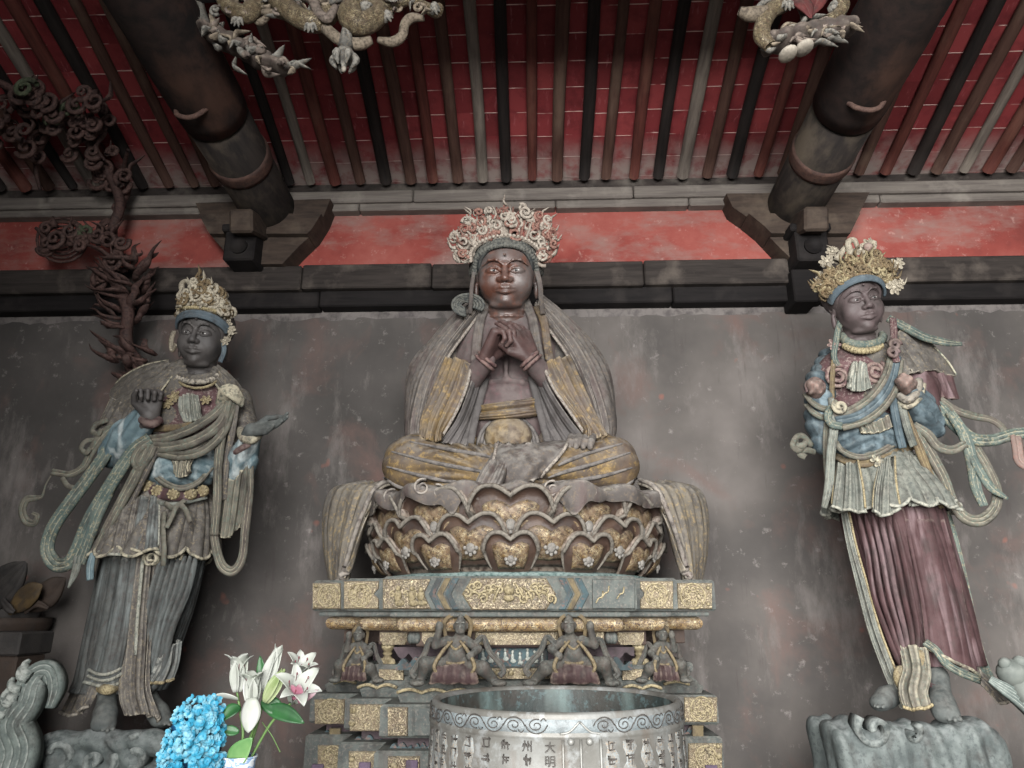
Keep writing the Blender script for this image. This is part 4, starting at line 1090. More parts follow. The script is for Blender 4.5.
    rib('ear_ribbon', [(475, 268, 4.75), (472, 284, 4.72), (471, 298, 4.74), (470, 314, 4.82)], 4, grey, 2)
    # robe hem lying over the lotus rim
    cx, cy = LOT['c']; n = 220; rows = []
    ths = np.linspace(-1.25, 1.25, n)
    px = np.array([508+155*math.sin(q) for q in ths])
    hang = .035+.035*ridge((ths+1.25)*3.3, .8)+.11*np.exp(-((px-457)/7)**2)+.10*np.exp(-((px-562)/8)**2)-.03*np.exp(-((px-510)/32)**2)
    for rr, dz, wv in ((.70, .015, 0), (.84, .03, .2), (.93, .045, .7), (.985, .03, 1), (1.0, 0, 1), (.995, -.6, 1), (.985, -1, 1)):
        f = 1+.02*np.sin(ths*19)*wv
        zz = zs+(dz if dz > -.5 else 0)+.018*np.sin(ths*19+.6)*wv+(hang*dz if dz <= -.5 else 0)
        rows.append(np.stack([cx+rr*f*np.sin(ths)*.97, cy-rr*f*np.cos(ths)*.98, zz], -1))
    rows = [r+np.stack([np.sin(ths), -np.cos(ths), 0*ths], -1)*(.05*k/3*np.clip((np.abs(ths)-.28)/.12, -1.2, 1))[:, None] for k, r in zip((0, 1, 2, 3, 3, 3, 3), rows)]
    P = crv(np.array(rows), 30); m = M(); m.solid(P if gridn(P)[..., 2].mean() > 0 else P[::-1], .016); m.obj('robe_hem', grey, t)
    for (cxp, cyp, sg) in ((391, 497, 1), (438, 491, -1), (552, 489, 1), (590, 492, -1), (627, 497, -1), (422, 487, 1)):
        c = at(cxp, cyp, 4.1 if 420 < cxp < 600 else 4.32); cc = np.array(coil(c, .045, 1.4, 1.2 if sg > 0 else 1.9, sg, 28))
        m = M(); m.solid(np.stack([cc, cc+A3(0, .04, 0), cc+A3(0, .09, 0)], 1), .009); m.obj('hem_curl', grey, t)
    # long robe tails over both sides of the throne
    for sx in (0, 1):
        f = (lambda x: x) if not sx else (lambda x: 1031-x)
        m = M()
        cv = [[(f(350), 491, 5.35), (f(333), 497, 5.3), (f(328), 520, 5.25), (f(330), 552, 5.2), (f(336), 582, 5.15)],
              [(f(362), 488, 5.1), (f(345), 494, 5.0), (f(338), 520, 4.97), (f(337), 552, 4.94), (f(340), 583, 4.92)],
              [(f(376), 488, 4.85), (f(362), 494, 4.74), (f(354), 520, 4.72), (f(349), 550, 4.7), (f(346), 582, 4.7)],
              [(f(392), 489, 4.7), (f(381), 495, 4.55), (f(370), 518, 4.55), (f(361), 542, 4.58), (f(353), 568, 4.62)]]
        P = fix(sheet([Wp(c) for c in cv], 70, 70, [(5.5, .045, .8, 0, 0), (13, .012, .8, .3, .6)])); m.solid(P, .03); o = m.obj('robe_tail', tailm, t)
        for row in (0, -1):
            m = M(); m.tube(P[row][::4]+A3(0, -.005, 0), .016, n=7, res=40); m.obj('tail_hem', grey, o)
        m = M(); m.tube(P[:, -1][::3], .018, n=7, res=60); m.obj('tail_hem', grey, o)
# ============================================================ STANDING ATTENDANT FIGURES
def shared_mats():
    g = {}
    g['grey'] = aged('gown_grey', '#5c5853', '#4b4744', '#87837c', .45, '#a59e91', .6, 9, fleck='#7a6e58', fleckamt=.5, streak='#43403c')
    g['olive'] = aged('scarf_olive', '#6a665b', '#565349', '#8b877c', .4, '#b0a892', .7, 10, fleck='#4b5a52', fleckamt=.6, streak='#4a433d')
    g['green'] = aged('scarf_green', '#4e5c57', '#5f6a63', '#878a80', .35, '#b3ac97', .75, 10, fleck='#8a7f66', fleckamt=.6, streak='#3a4644')
    g['blue'] = aged('sleeve_blue', '#566a70', '#72858a', '#878e90', .35, '#b4bab8', .6, 6, fleck='#46565d', fleckamt=.6, streak='#a3a9a8')
    g['deepblue'] = aged('sleeve_deep_blue', '#3f4c52', '#515f65', '#71787a', .3, '#969b98', .55, 6, fleck='#2b3439', fleckamt=.7, streak='#66747a')
    g['maroon'] = aged('gown_maroon', '#412c2d', '#4e3839', '#665e5b', .2, '#85776e', .45, 8, fleck='#3a2a2c', fleckamt=.5, streak='#6a5a5c')
    g['red'] = aged('bodice_red', '#4e3638', '#5e4345', '#7d726e', .3, '#9a8a7e', .5, 9, fleck='#8a7f78', fleckamt=.5)
    g['pale'] = aged('lining_pale', '#7e8179', '#696a62', '#92918a', .3, '#b0ad9f', .5, 18, fleck='#4f5c58', fleckamt=.6)
    g['gold'] = aged('trim_gold', '#74664a', '#5e513d', '#868075', .3, '#aba07e', .55, 24, fleck='#4b3b30', fleckamt=.6)
    g['crowngold'] = aged('crown_cream', '#968e7e', '#6d6455', '#979085', .3, '#bdb5a2', .55, 26, fleck='#4d4034', fleckamt=.7)
    g['crownbrown'] = aged('crown_brown', '#5d4a36', '#3f342c', '#6a645a', .2, '#8d7e60', .4, 26, fleck='#7d6a48', fleckamt=.6)
    g['skin'] = aged('dark_clay_skin', '#454241', '#504c4a', '#625f5e', .3, '#6b6764', .12, 7, rough=.6, spec=.35, bump=.12)
    g['skin2'] = aged('dark_mauve_skin', '#4b4241', '#574b4b', '#696362', .3, '#6f6764', .12, 7, rough=.6, spec=.35, bump=.12)
    g['white'] = aged('eye_white', '#b9b6b2', '#a9a5a0'); g['dark'] = aged('eye_dark', '#0d0b0a', '#15110f')
    g['band'] = aged('head_band_blue', '#4f5b63', '#5b676e', '#868c8f', .3, '#a6adaf', .4, 14)
    g['stump'] = aged('broken_clay', '#84716a', '#74635c', '#948a83', .2, '#c0aea2', .4, 14, fleck='#76534a', fleckamt=.6)
    g['foot'] = aged('foot_clay', '#4a4f4e', '#575b59', '#72736f', .3, '#83847f', .3, 8)
    g['lowgrey'] = aged('skirt_grey_green', '#4a4d4c', '#5a5d5b', '#80827e', .35, '#a5a59d', .65, 8, fleck='#3c3532', fleckamt=.6, streak='#6a706f')
    g['over'] = aged('overskirt_pale', '#70726a', '#5a5e58', '#8b8b82', .35, '#b0ad9e', .6, 14, fleck='#3d4240', fleckamt=.9, streak='#4d4e49')
    g['rock'] = aged('rock_grey_green', '#4d5453', '#646b69', '#7c807f', .4, '#8f938f', .35, 7, fleck='#383d3d', fleckamt=.7)
    return g
class Fig:
    """one standing figure: control points in photo pixels plus distance, all parts under one root"""
    def __init__(s, t): s.t = t; s.g = shared_mats()
    def W(s, q): return [at(*p) for p in q]
    def rib(s, name, pts, w, mat, ribs=3, rb=.2, n=60, parent=None, **kw):
        P = s.W(pts); m = M(); ribbon(m, P, [x*S(p) for x, p in zip(w, P)] if np.ndim(w) else w*S(P[0]), ribs, rb, n=n, **kw); return m.obj(name, s.g[mat], parent or s.t)
    def sheet(s, name, curves, mat, folds, nu=50, nv=50, th=.02, bulge=0, hem=None, sides=None, parent=None):
        P = fix(sheet([s.W(c) for c in curves], nu+16, nv, [(f[0], f[1]*1.45)+tuple(f[2:]) for f in folds]+[(folds[0][0]*2.6, folds[0][1]*.45, .8, .3, .35)], bulge)); m = M(); m.solid(P, th); o = m.obj(name, s.g[mat], parent or s.t)
        if hem: m = M(); m.tube(P[:, -1][::2]+A3(0, -.006, 0), .010, n=7, res=60); m.obj('hem', s.g[hem], o)
        if sides:
            for r_ in (P[0], P[-1]): m = M(); m.tube(r_[::3]+A3(0, -.006, 0), .007, n=6, res=40); m.obj('edging', s.g[sides], o)
        return o
    def sdf(s, name, S_, mat, h=.0095, disp=None, parent=None): return M().mesh(S_.mesh(h, disp)).obj(name, s.g[mat], parent or s.t)
    def tube(s, name, pts, r, mat, n=8, res=30, parent=None, **kw): m = M(); m.tube(s.W(pts), r, n=n, res=res, **kw); return m.obj(name, s.g[mat], parent or s.t)
    def foot(s, heel, toe, ankle, r, mat='foot'):
        a, b, c = at(*heel), at(*toe), at(*ankle); d = nrm(b-a); sd = nrm(np.cross(d, (0, 0, 1))); S_ = SDF()
        mid = a*.45+b*.55+A3(0, 0, r*.45); S_.rc(c, mid, r*.9, r*.82, .03); S_.rc(a+A3(0, 0, r*.35), mid, r*.75, r*.8, .05); S_.rc(mid, b-d*.03, r*.85, r*.6, .05); S_.rc(b-sd*r*.5-d*.04, b+sd*r*.5-d*.04, r*.5, r*.5, .05)
        for k in range(5):
            q = b+sd*(k-2)*r*.42-d*abs(k-1.2)*.018; S_.rc(q-d*.05, q+d*.03-A3(0, 0, r*.2), r*.26-.002*k, r*.22-.002*k, .006)
        return s.sdf('foot', S_, mat, .0075)
def build_left():
    base = at(118, 722, 5.0)
    t = thing('bodhisattva_statue', 'left standing robed statue with pale flower crown, dark face and one open hand held out', 'statue', base, 'standing attendant statues')
    f = Fig(t); g = f.g
    # under-body
    s = SDF(); s.chain(f.W([(190, 392, 5.1), (186, 430, 5.08), (180, 470, 5.06), (172, 510, 5.08), (150, 600, 5.1), (135, 640, 5.1)]), [.25, .22, .21, .24, .2, .16], .08)
    s.rc(at(160, 396, 5.16), at(222, 400, 5.16), .10, .10, .08)
    f.sdf('torso', s, 'grey', .014)
    # long lower gown
    def fold(th, v):
        left = np.clip(-th/1.2, 0, 1)
        a = .022*ridge(th*4.2+v*1.4*np.sign(th+.2), .7)*(1-.75*left*(th > -1.6))
        return a*(0.35+.65*v)+.012*ridge(th*9.5+2*v, .8)*(th > .1)
    m = M(); loftcloth(m, [(160, 535, 5.05, 46, .26), (152, 562, 5.05, 48, .27), (142, 605, 5.05, 47, .27), (131, 645, 5.04, 44, .27), (124, 675, 5.03, 43, .27), (117, 690, 5.02, 42, .26)], 220, 70, fold, .025)
    f_gown = m.obj('gown', g['lowgrey'], t)
    f.sheet('gown_panel', [[(112, 556, 4.82), (105, 600, 4.8), (96, 645, 4.78), (87, 682, 4.76)], [(127, 558, 4.74), (122, 602, 4.71), (115, 648, 4.68), (107, 686, 4.66)], [(141, 558, 4.77), (137, 602, 4.75), (131, 645, 4.74), (124, 680, 4.74)]], 'lowgrey', [(3, .012, .8, .2, .3)], hem='pale')
    for k, dy in enumerate((0, 6)): f.tube('hem_stripe', [(88+k, 676-dy, 4.735), (98, 680-dy, 4.66), (108, 680-dy, 4.64), (118, 676-dy, 4.67), (124, 671-dy, 4.72)], .010, 'pale', 6)
    # pleated tail between the legs and swinging folds on the right
    f.sheet('gown_panel', [[(139, 556, 4.8), (134, 600, 4.78), (128, 650, 4.76), (126, 690, 4.74), (132, 712, 4.74)], [(147, 556, 4.76), (142, 600, 4.73), (137, 650, 4.71), (135, 690, 4.69), (141, 714, 4.69)], [(157, 556, 4.79), (152, 600, 4.77), (145, 650, 4.76), (146, 690, 4.75), (160, 722, 4.75)]], 'grey', [(4, .03, .8, 0, 0)], sides='green')
    for k in range(7):
        x0 = 196-k*5.5; f.rib('gown_fold', [(x0, 556, 4.84-.012*k), (x0-8-k*.5, 590, 4.80-.012*k), (172-k*4.5, 630, 4.79-.01*k), (163-k*4, 668, 4.79), (150-k*2, 694, 4.79)], 6, 'lowgrey', 1, .75, 40, taper=(.6, .3))
    f.tube('stripe', [(143, 558, 4.725), (140, 590, 4.70), (137, 625, 4.69), (136, 655, 4.69)], .012, 'pale', 6)
    f.sheet('gown_corner', [[(177, 640, 4.92), (174, 660, 4.9), (170, 678, 4.88)], [(168, 646, 4.84), (165, 664, 4.82), (158, 682, 4.8)], [(160, 652, 4.8), (155, 670, 4.79), (148, 684, 4.78)]], 'lowgrey', [(3, .03, .7, 0, 0)], 24, 24, hem='gold')
    f.sheet('gown_train', [[(84, 672, 4.95), (74, 692, 4.95), (64, 712, 4.95)], [(92, 680, 4.82), (84, 698, 4.8), (76, 716, 4.8)], [(100, 684, 4.75), (96, 698, 4.74), (92, 706, 4.74)]], 'grey', [(3, .02, .7, 0, 0)], 24, 24, hem='grey')
    # feet
    f.foot((106, 712, 4.78), (103, 727, 4.58), (108, 688, 4.8), .062); f.foot((150, 712, 4.9), (164, 722, 4.76), (146, 690, 4.92), .055)
    m = M(); m.tube([at(101, 688, 4.68), at(107, 690, 4.63), at(114, 688, 4.68)], .03, n=8, res=10); m.obj('anklet', g['gold'], t)
    # overskirt with a scrolled hem
    def fold2(th, v): return .045*v*(ridge(th*1.9+.3, .8))+.018*ridge(th*4.7+.4*v, .7)*(.4+v)
    m = M(); P = loftcloth(m, zf=lambda th, v: -.07*v**3*ridge(th*1.9+.3, .8)+.02*v, fold=fold2, th=.02, n=220, nv=50, rings=[(175, 492, 5.03, 33, .2), (171, 510, 5.02, 40, .25), (163, 532, 5.0, 49, .31), (157, 553, 5.0, 54, .35)])
    ov = m.obj('overskirt', g['grey'], t)
    m = M(); m.tube(P[-1], .011, n=7, caps=False); m.obj('overskirt_hem', g['olive'], ov)
    for k, (x, y) in enumerate(((107, 553), (124, 560), (150, 560), (177, 559), (199, 553))):
        c = at(x, y-2, 4.68+.004*abs(x-150)); cc = np.array(coil(c, .045, 1.4, .6+k, (1, -1)[k % 2], 24)); m = M(); m.solid(np.stack([cc, cc+A3(0, .05, 0), cc+A3(0, .1, 0)], 1), .01); m.obj('hem_scroll', g['olive'], ov)
    f.sheet('apron_panel', [[(141, 497, 4.82), (136, 522, 4.72), (131, 549, 4.66)], [(150, 499, 4.79), (147, 524, 4.69), (144, 553, 4.63)], [(160, 498, 4.8), (160, 524, 4.7), (159, 550, 4.65)]], 'lowgrey', [(2, .02, .8, 0, 0)], 26, 30, hem='olive', sides='pale')
    f.sheet('apron_panel', [[(112, 512, 4.85), (106, 532, 4.76), (101, 552, 4.72)], [(128, 504, 4.78), (121, 530, 4.68), (116, 556, 4.63)], [(141, 498, 4.8), (137, 526, 4.7), (133, 552, 4.66)]], 'grey', [(3, .018, .8, 0, 0)], 30, 30, hem='pale')
    # belt, bosses and bow
    f.rib('belt', [(142, 486, 4.9), (153, 491, 4.8), (172, 495, 4.75), (192, 494, 4.8), (208, 489, 4.9)], 11, 'maroon', 1, .1)
    for k, (x, y) in enumerate(((147, 486), (158, 491), (174, 494.5), (191, 494), (203, 491))):
        m = M(); c = at(x, y, 4.755+.00011*(x-174)**2); r = 6.4*S(c); m.ball(c, (r, .03, r*.95)); 
        for a in np.linspace(0, 2*PI, 9)[:-1]: m.ball(c+A3(math.cos(a)*r*.75, -.018, math.sin(a)*r*.7), r*.24, nu=5, nv=6)
        m.obj('belt_boss', g['gold'], t)
    for P in ([(165, 503, 4.72), (172, 508, 4.67), (180, 505, 4.66), (186, 511, 4.67), (190, 522, 4.66)], [(185, 500, 4.7), (176, 507, 4.66), (172, 516, 4.64), (166, 528, 4.62)], [(164, 512, 4.68), (163, 530, 4.62), (164, 548, 4.58), (163, 566, 4.6)]): f.rib('bow', P, 5, 'olive', 1, .2, 30)
    f.rib('lower_cord', [(140, 492, 4.88), (155, 501, 4.77), (175, 504, 4.73), (207, 497, 4.88)], 4, 'pale', 1, .2, 40)
    # bodice
    s = SDF(); s.ell(at(192, 405, 4.98), (.27, .14, .2), k=.05).ell(at(186, 440, 4.96), (.22, .14, .22), k=.06); f.sdf('bodice', s, 'red', .011)
    f.sheet('chest_pleat', [[(181, 399, 4.83), (180, 408, 4.82), (186, 420, 4.83)], [(189, 395, 4.82), (190, 408, 4.805), (192, 422, 4.82)], [(198, 398, 4.83), (201, 409, 4.82), (202, 418, 4.84)]], 'pale', [(5, .018, .8, 0, 0)], 30, 16)
    f.rib('bodice_band', [(151, 428, 4.86), (165, 428, 4.8), (180, 427, 4.78), (192, 424, 4.8)], 7, 'gold', 1, .1)
    for (x, y, r) in ((174, 397, .05), (168, 404, .04), (206, 400, .04)): m = M(); flower(m, at(x, y, 4.83), r, 6); m.obj('brooch', g['gold'], t)
    # blue stomacher
    s = SDF(); s.ell(at(182, 466, 4.92), (.24, .16, .17), k=.03); f.sdf('stomacher', s, 'blue', .011, lambda X, Y, Z: .022*ridge((Z-at(182, 455, 4.9)[2])*14+np.abs(X-at(182, 455, 4.9)[0])*6, .8))
    f.rib('stomacher_edge', [(149, 462, 4.88), (158, 478, 4.79), (178, 488, 4.735), (198, 482, 4.79), (212, 466, 4.88)], 6, 'olive', 2, .15)
    f.sheet('stomacher_fringe', [[(172, 458, 4.77), (176, 466, 4.74), (180, 472, 4.735)], [(184, 457, 4.755), (183, 467, 4.725), (182, 478, 4.725)], [(197, 456, 4.78), (191, 465, 4.74), (186, 470, 4.735)]], 'olive', [(5, .02, .7, 0, 0)], 24, 20)
    # big sash across the body
    for k, P in enumerate(([(230, 397, 4.84), (214, 414, 4.76), (192, 428, 4.72), (168, 437, 4.73), (148, 440, 4.78)], [(231, 402, 4.82), (219, 424, 4.74), (196, 440, 4.7), (170, 447, 4.71), (148, 447, 4.77)], [(232, 406, 4.82), (223, 432, 4.74), (204, 450, 4.7), (180, 456, 4.7), (154, 451, 4.75)])): f.rib('sash', P, (10, 11, 9)[k], 'olive', 2, .2, 60)
    f.sheet('sash_underside', [[(166, 446, 4.76), (186, 443, 4.745), (205, 432, 4.76)], [(170, 452, 4.76), (190, 450, 4.74), (212, 438, 4.76)]], 'grey', [(7, .01, .8, 0, 0)], 16, 40)
    m = M(); c = at(229, 396, 4.8)
    for a in range(5): m.tube([c+A3(-.08+.02*a, .02, -.05), c+A3(-.03+.01*a, -.05, .04-.012*a), c+A3(.05, -.04, .05-.02*a), c+A3(.09, .02, -.02-.01*a)], .018, n=7, res=16)
    m.obj('shoulder_knot', g['olive'], t)
    # shoulder cape
    f.sheet('cape', [[(169, 361, 5.04), (146, 366, 5.08), (126, 376, 5.14), (116, 385, 5.2)], [(171, 367, 4.94), (150, 378, 4.92), (130, 392, 4.95), (112, 402, 5.02)], [(174, 376, 4.87), (160, 394, 4.84), (146, 410, 4.83), (130, 420, 4.87)]], 'grey', [(2, .014, .8, 0, 0)], sides='olive')
    f.sheet('cape_fall', [[(113, 398, 5.06), (106, 414, 5.04), (98, 430, 5.02)], [(124, 404, 4.96), (116, 420, 4.93), (108, 436, 4.92)], [(138, 412, 4.88), (131, 426, 4.85), (122, 440, 4.84)]], 'grey', [(3, .02, .8, 0, 0)], sides='olive')
    f.sheet('cape', [[(214, 368, 5.02), (226, 376, 5.06), (238, 390, 5.12), (244, 412, 5.15)], [(213, 372, 4.93), (224, 384, 4.94), (234, 398, 4.96), (241, 416, 5.0)], [(211, 378, 4.88), (220, 392, 4.87), (228, 408, 4.87), (232, 420, 4.9)]], 'grey', [(3, .025, .8, 0, 0)], sides='olive')
    s = SDF(); s.chain([at(197+18*math.sin(a), 371-8*math.cos(a), 4.93+.10*math.cos(a)) for a in np.linspace(PI*.4, PI*1.6, 14)], .026, .02); f.sdf('collar', s, 'grey', .009)
    m = M()
    for a in np.linspace(-1.25, 1.25, 15): m.ball(at(197+21*math.sin(a), 373+9*math.cos(a), 4.79+.1*abs(math.sin(a))**2), .021, nu=6, nv=8)
    m.obj('necklace', g['grey'], t)
    f.tube('necklace_cord', [(174, 377, 4.92), (184, 385, 4.83), (197, 388, 4.81), (211, 385, 4.83), (221, 376, 4.93)], .01, 'gold', 6)
    # arms
    s = SDF(); s.chain(f.W([(138, 402, 5.12), (124, 425, 5.06), (116, 452, 5.0)]), [.08, .08, .09], .06); f.sdf('upper_sleeve', s, 'grey', .012, lambda X, Y, Z: .012*ridge(X*9+Z*2, .7))
    def slv(X, Y, Z): return .024*(ridge(X*10-Z*7, .7)-.5)
    s = SDF(); s.chain(f.W([(118, 452, 4.96), (130, 436, 4.86), (146, 417, 4.78)]), [.115, .11, .075], .04); f.sdf('sleeve', s, 'blue', .0105, slv)
    f.tube('cuff', [(140, 408, 4.8), (143, 420, 4.72), (152, 424, 4.71), (160, 420, 4.76)], .03, 'maroon', 8)
    s = SDF(); a = at(150, 416, 4.74); s.rc(at(146, 422, 4.78), a, .06, .052, .02); hand(s, a, at(152, 381, 4.66)-a, A3(.45, -.85, .1), .33, (1.25, 1.4, 1.5, 1.5), thumb=-1, tc=.55); f.sdf('hand', s, 'skin', .0065)
    s = SDF(); s.chain(f.W([(236, 402, 5.08), (244, 434, 5.02), (240, 474, 4.94)]), [.10, .10, .09], .06); f.sdf('upper_sleeve', s, 'grey', .012, lambda X, Y, Z: .012*ridge(X*9+Z*2, .7))
    s = SDF(); s.chain(f.W([(236, 478, 4.92), (244, 456, 4.84), (250, 440, 4.78)]), [.10, .085, .06], .04); f.sdf('sleeve', s, 'blue', .0105, slv)
    f.tube('cuff', [(240, 430, 4.86), (243, 438, 4.74), (252, 440, 4.71), (259, 435, 4.76)], .028, 'olive', 8)
    f.tube('cuff', [(228, 456, 4.86), (236, 452, 4.76), (246, 446, 4.73), (254, 442, 4.78)], .022, 'maroon', 8)
    s = SDF(); a = at(252, 431, 4.74); s.rc(at(246, 444, 4.8), a, .06, .055, .02); hand(s, a, at(283, 425, 4.66)-a, A3(-.15, -.66, .72), .31, (.2, .16, .18, .25), thumb=-1, tc=-.35, spread=.1); f.sdf('hand', s, 'foot', .0065)
    f.sheet('hanging_sleeve', [[(226, 462, 4.92), (222, 500, 4.9), (220, 530, 4.9)], [(236, 480, 4.82), (232, 505, 4.82), (228, 538, 4.84)], [(252, 452, 4.84), (249, 480, 4.84), (243, 520, 4.86)]], 'olive', [(4, .02, .7, 0, 0)], 40, 30, sides='pale')
    # head and crown
    L, R, h = head(t, (195.5, 332.5), 4.72, .435, .98, (14, 5, 5), g['skin'], g['white'], g['dark'])
    m = M(); m.mesh(xf(SDF().ell((0, .08, .18), (.45, .47, .42)).ell((0, -.36, -.12), (.41, .42, .42), k=.03, sub=True).mesh(.02), R @ np.diag([.98, 1, 1]), .435, L(0, 0, 0))); hr = m.obj('hair', g['skin'], t)
    bp = [L(.43*math.sin(a), -.08-.33*math.cos(a), .10+.22*math.cos(a)) for a in np.linspace(-1.5, 1.5, 13)]
    m = M(); ribbon(m, bp, .062, 2, .1, .2, n=50, nrml=[nrm(p-L(0, .1, .1)) for p in bp]); m.obj('head_band', g['band'], t)
    arc = [L(.41*math.sin(a), -.06-.26*math.cos(a), .33+.08*math.cos(a)) for a in np.linspace(-1.4, 1.4, 9)]
    out = [A3(-math.sin(a)*.12, -.15, 1) for a in np.linspace(-1.4, 1.4, 9)]
    cr = crown(t, arc, out, (g['gold'], g['crowngold'], g['crownbrown'], g['crowngold']), 21, (.07, .11, .15, .2, .23, .22, .17, .12, .08), [(at(226, 324, 4.82), .045), (at(231, 331, 4.82), .04), (at(226, 341, 4.84), .04)], dens=1.3)
    for P, r in (([(190, 300, 4.78), (183, 292, 4.76), (182, 284, 4.76), (187, 281, 4.75), (190, 286, 4.74)], .022), ([(200, 304, 4.76), (198, 292, 4.75), (201, 283, 4.75)], .022), ([(206, 306, 4.76), (206, 292, 4.74), (213, 286, 4.74), (220, 293, 4.75), (226, 303, 4.76)], .024), ([(210, 310, 4.78), (215, 300, 4.75), (221, 302, 4.75), (224, 310, 4.77)], .02), ([(194, 302, 4.78), (192, 290, 4.76), (195, 282, 4.76)], .02)):
        m = M(); m.tube(f.W(P), [r, r, r*.9, r*.7, r*.5][:len(P)] if len(P) == 5 else [r, r, r*.5] if len(P) == 3 else [r, r, r*.8, r*.5], n=7, res=18); m.obj('crown_plume', g['crowngold'], cr)
    for sx, P in ((-1, [(174, 331, 4.8), (171, 340, 4.79), (172, 350, 4.82), (176, 344, 4.79)]), (1, [(222, 336, 4.86), (224, 350, 4.86), (220, 362, 4.88)])): f.rib('ear_ribbon', P, 5, 'crowngold' if sx < 0 else 'band', 2, .2, 30)
    # scarves
    f.rib('long_scarf', [(118, 420, 4.95), (106, 452, 4.85), (88, 478, 4.82), (70, 502, 4.8), (53, 527, 4.8), (47, 549, 4.8), (55, 564, 4.79), (68, 563, 4.78), (77, 549, 4.77), (90, 518, 4.76), (110, 485, 4.75), (132, 452, 4.74), (150, 438, 4.74)], 13, 'green', 3, .2, 150)
    f.rib('long_scarf', [(120, 470, 4.84), (102, 505, 4.74), (90, 535, 4.72), (80, 564, 4.72)], [11, 12, 11, 10], 'green', 3, .2, 70)
    f.rib('long_scarf', [(150, 444, 4.74), (138, 470, 4.73), (122, 500, 4.72), (106, 530, 4.71), (95, 556, 4.71), (90, 578, 4.71)], [10, 12, 11, 10, 9, 8], 'olive', 3, .2, 90)
    f.rib('scarf_tip', [(78, 556, 4.72), (75, 572, 4.71), (68, 588, 4.71)], [9, 8, 2], 'pale', 2, .2, 24)
    f.rib('scarf_tip', [(93, 553, 4.69), (90, 566, 4.69), (90, 580, 4.69)], [6, 8, 7], 'blue', 2, .2, 24)
    f.rib('sleeve_frill', [(118, 424, 4.9), (104, 434, 4.88), (92, 450, 4.88), (84, 466, 4.88), (70, 474, 4.88), (52, 472, 4.9)], [8, 12, 9, 8, 7, 7], 'olive', 2, .2, 60)
    for P in ([(108, 420, 4.9), (96, 424, 4.88), (92, 431, 4.87), (98, 434, 4.86), (101, 429, 4.86)], [(96, 440, 4.88), (86, 441, 4.87), (81, 448, 4.86), (86, 453, 4.85), (90, 448, 4.85)], [(62, 478, 4.88), (68, 486, 4.86), (76, 488, 4.86)]): f.rib('frill_curl', P, 5, 'olive', 1, .2, 30)
    f.rib('curled_scarf_end', [(52, 474, 4.9), (46, 484, 4.9), (42, 496, 4.9), (35, 498, 4.9), (26, 500, 4.9), (22, 510, 4.9), (26, 521, 4.9), (34, 523, 4.9), (37, 516, 4.9), (32, 513, 4.9)], [1.5, 1.5, 3, 6, 8, 8, 8, 7, 5, 3], 'olive', 2, .15, 90)
    f.rib('right_scarf', [(229, 400, 4.79), (222, 430, 4.75), (218, 465, 4.74), (217, 500, 4.75), (214, 535, 4.78)], [7, 10, 9, 9, 9], 'olive', 3, .2, 80)
    f.rib('right_scarf', [(236, 404, 4.82), (232, 432, 4.78), (226, 462, 4.78), (223, 500, 4.8)], 7, 'grey', 2, .14, 60)
    f.rib('right_scarf', [(250, 452, 4.82), (249, 490, 4.83), (245, 530, 4.84), (242, 558, 4.84), (233, 571, 4.84), (222, 566, 4.83), (216, 548, 4.81), (213, 528, 4.8)], [7, 9, 9, 9, 10, 10, 9, 8], 'olive', 3, .2, 100)
    f.rib('hip_scarf', [(150, 441, 4.74), (140, 448, 4.72), (134, 460, 4.72), (140, 468, 4.73), (148, 458, 4.72), (154, 446, 4.72)], 8, 'olive', 2, .2, 50)
    f.rib('hip_scarf', [(156, 450, 4.73), (146, 470, 4.74), (136, 490, 4.76), (124, 515, 4.74), (112, 545, 4.7)], [7, 9, 9, 8, 7], 'grey', 3, .2, 60)
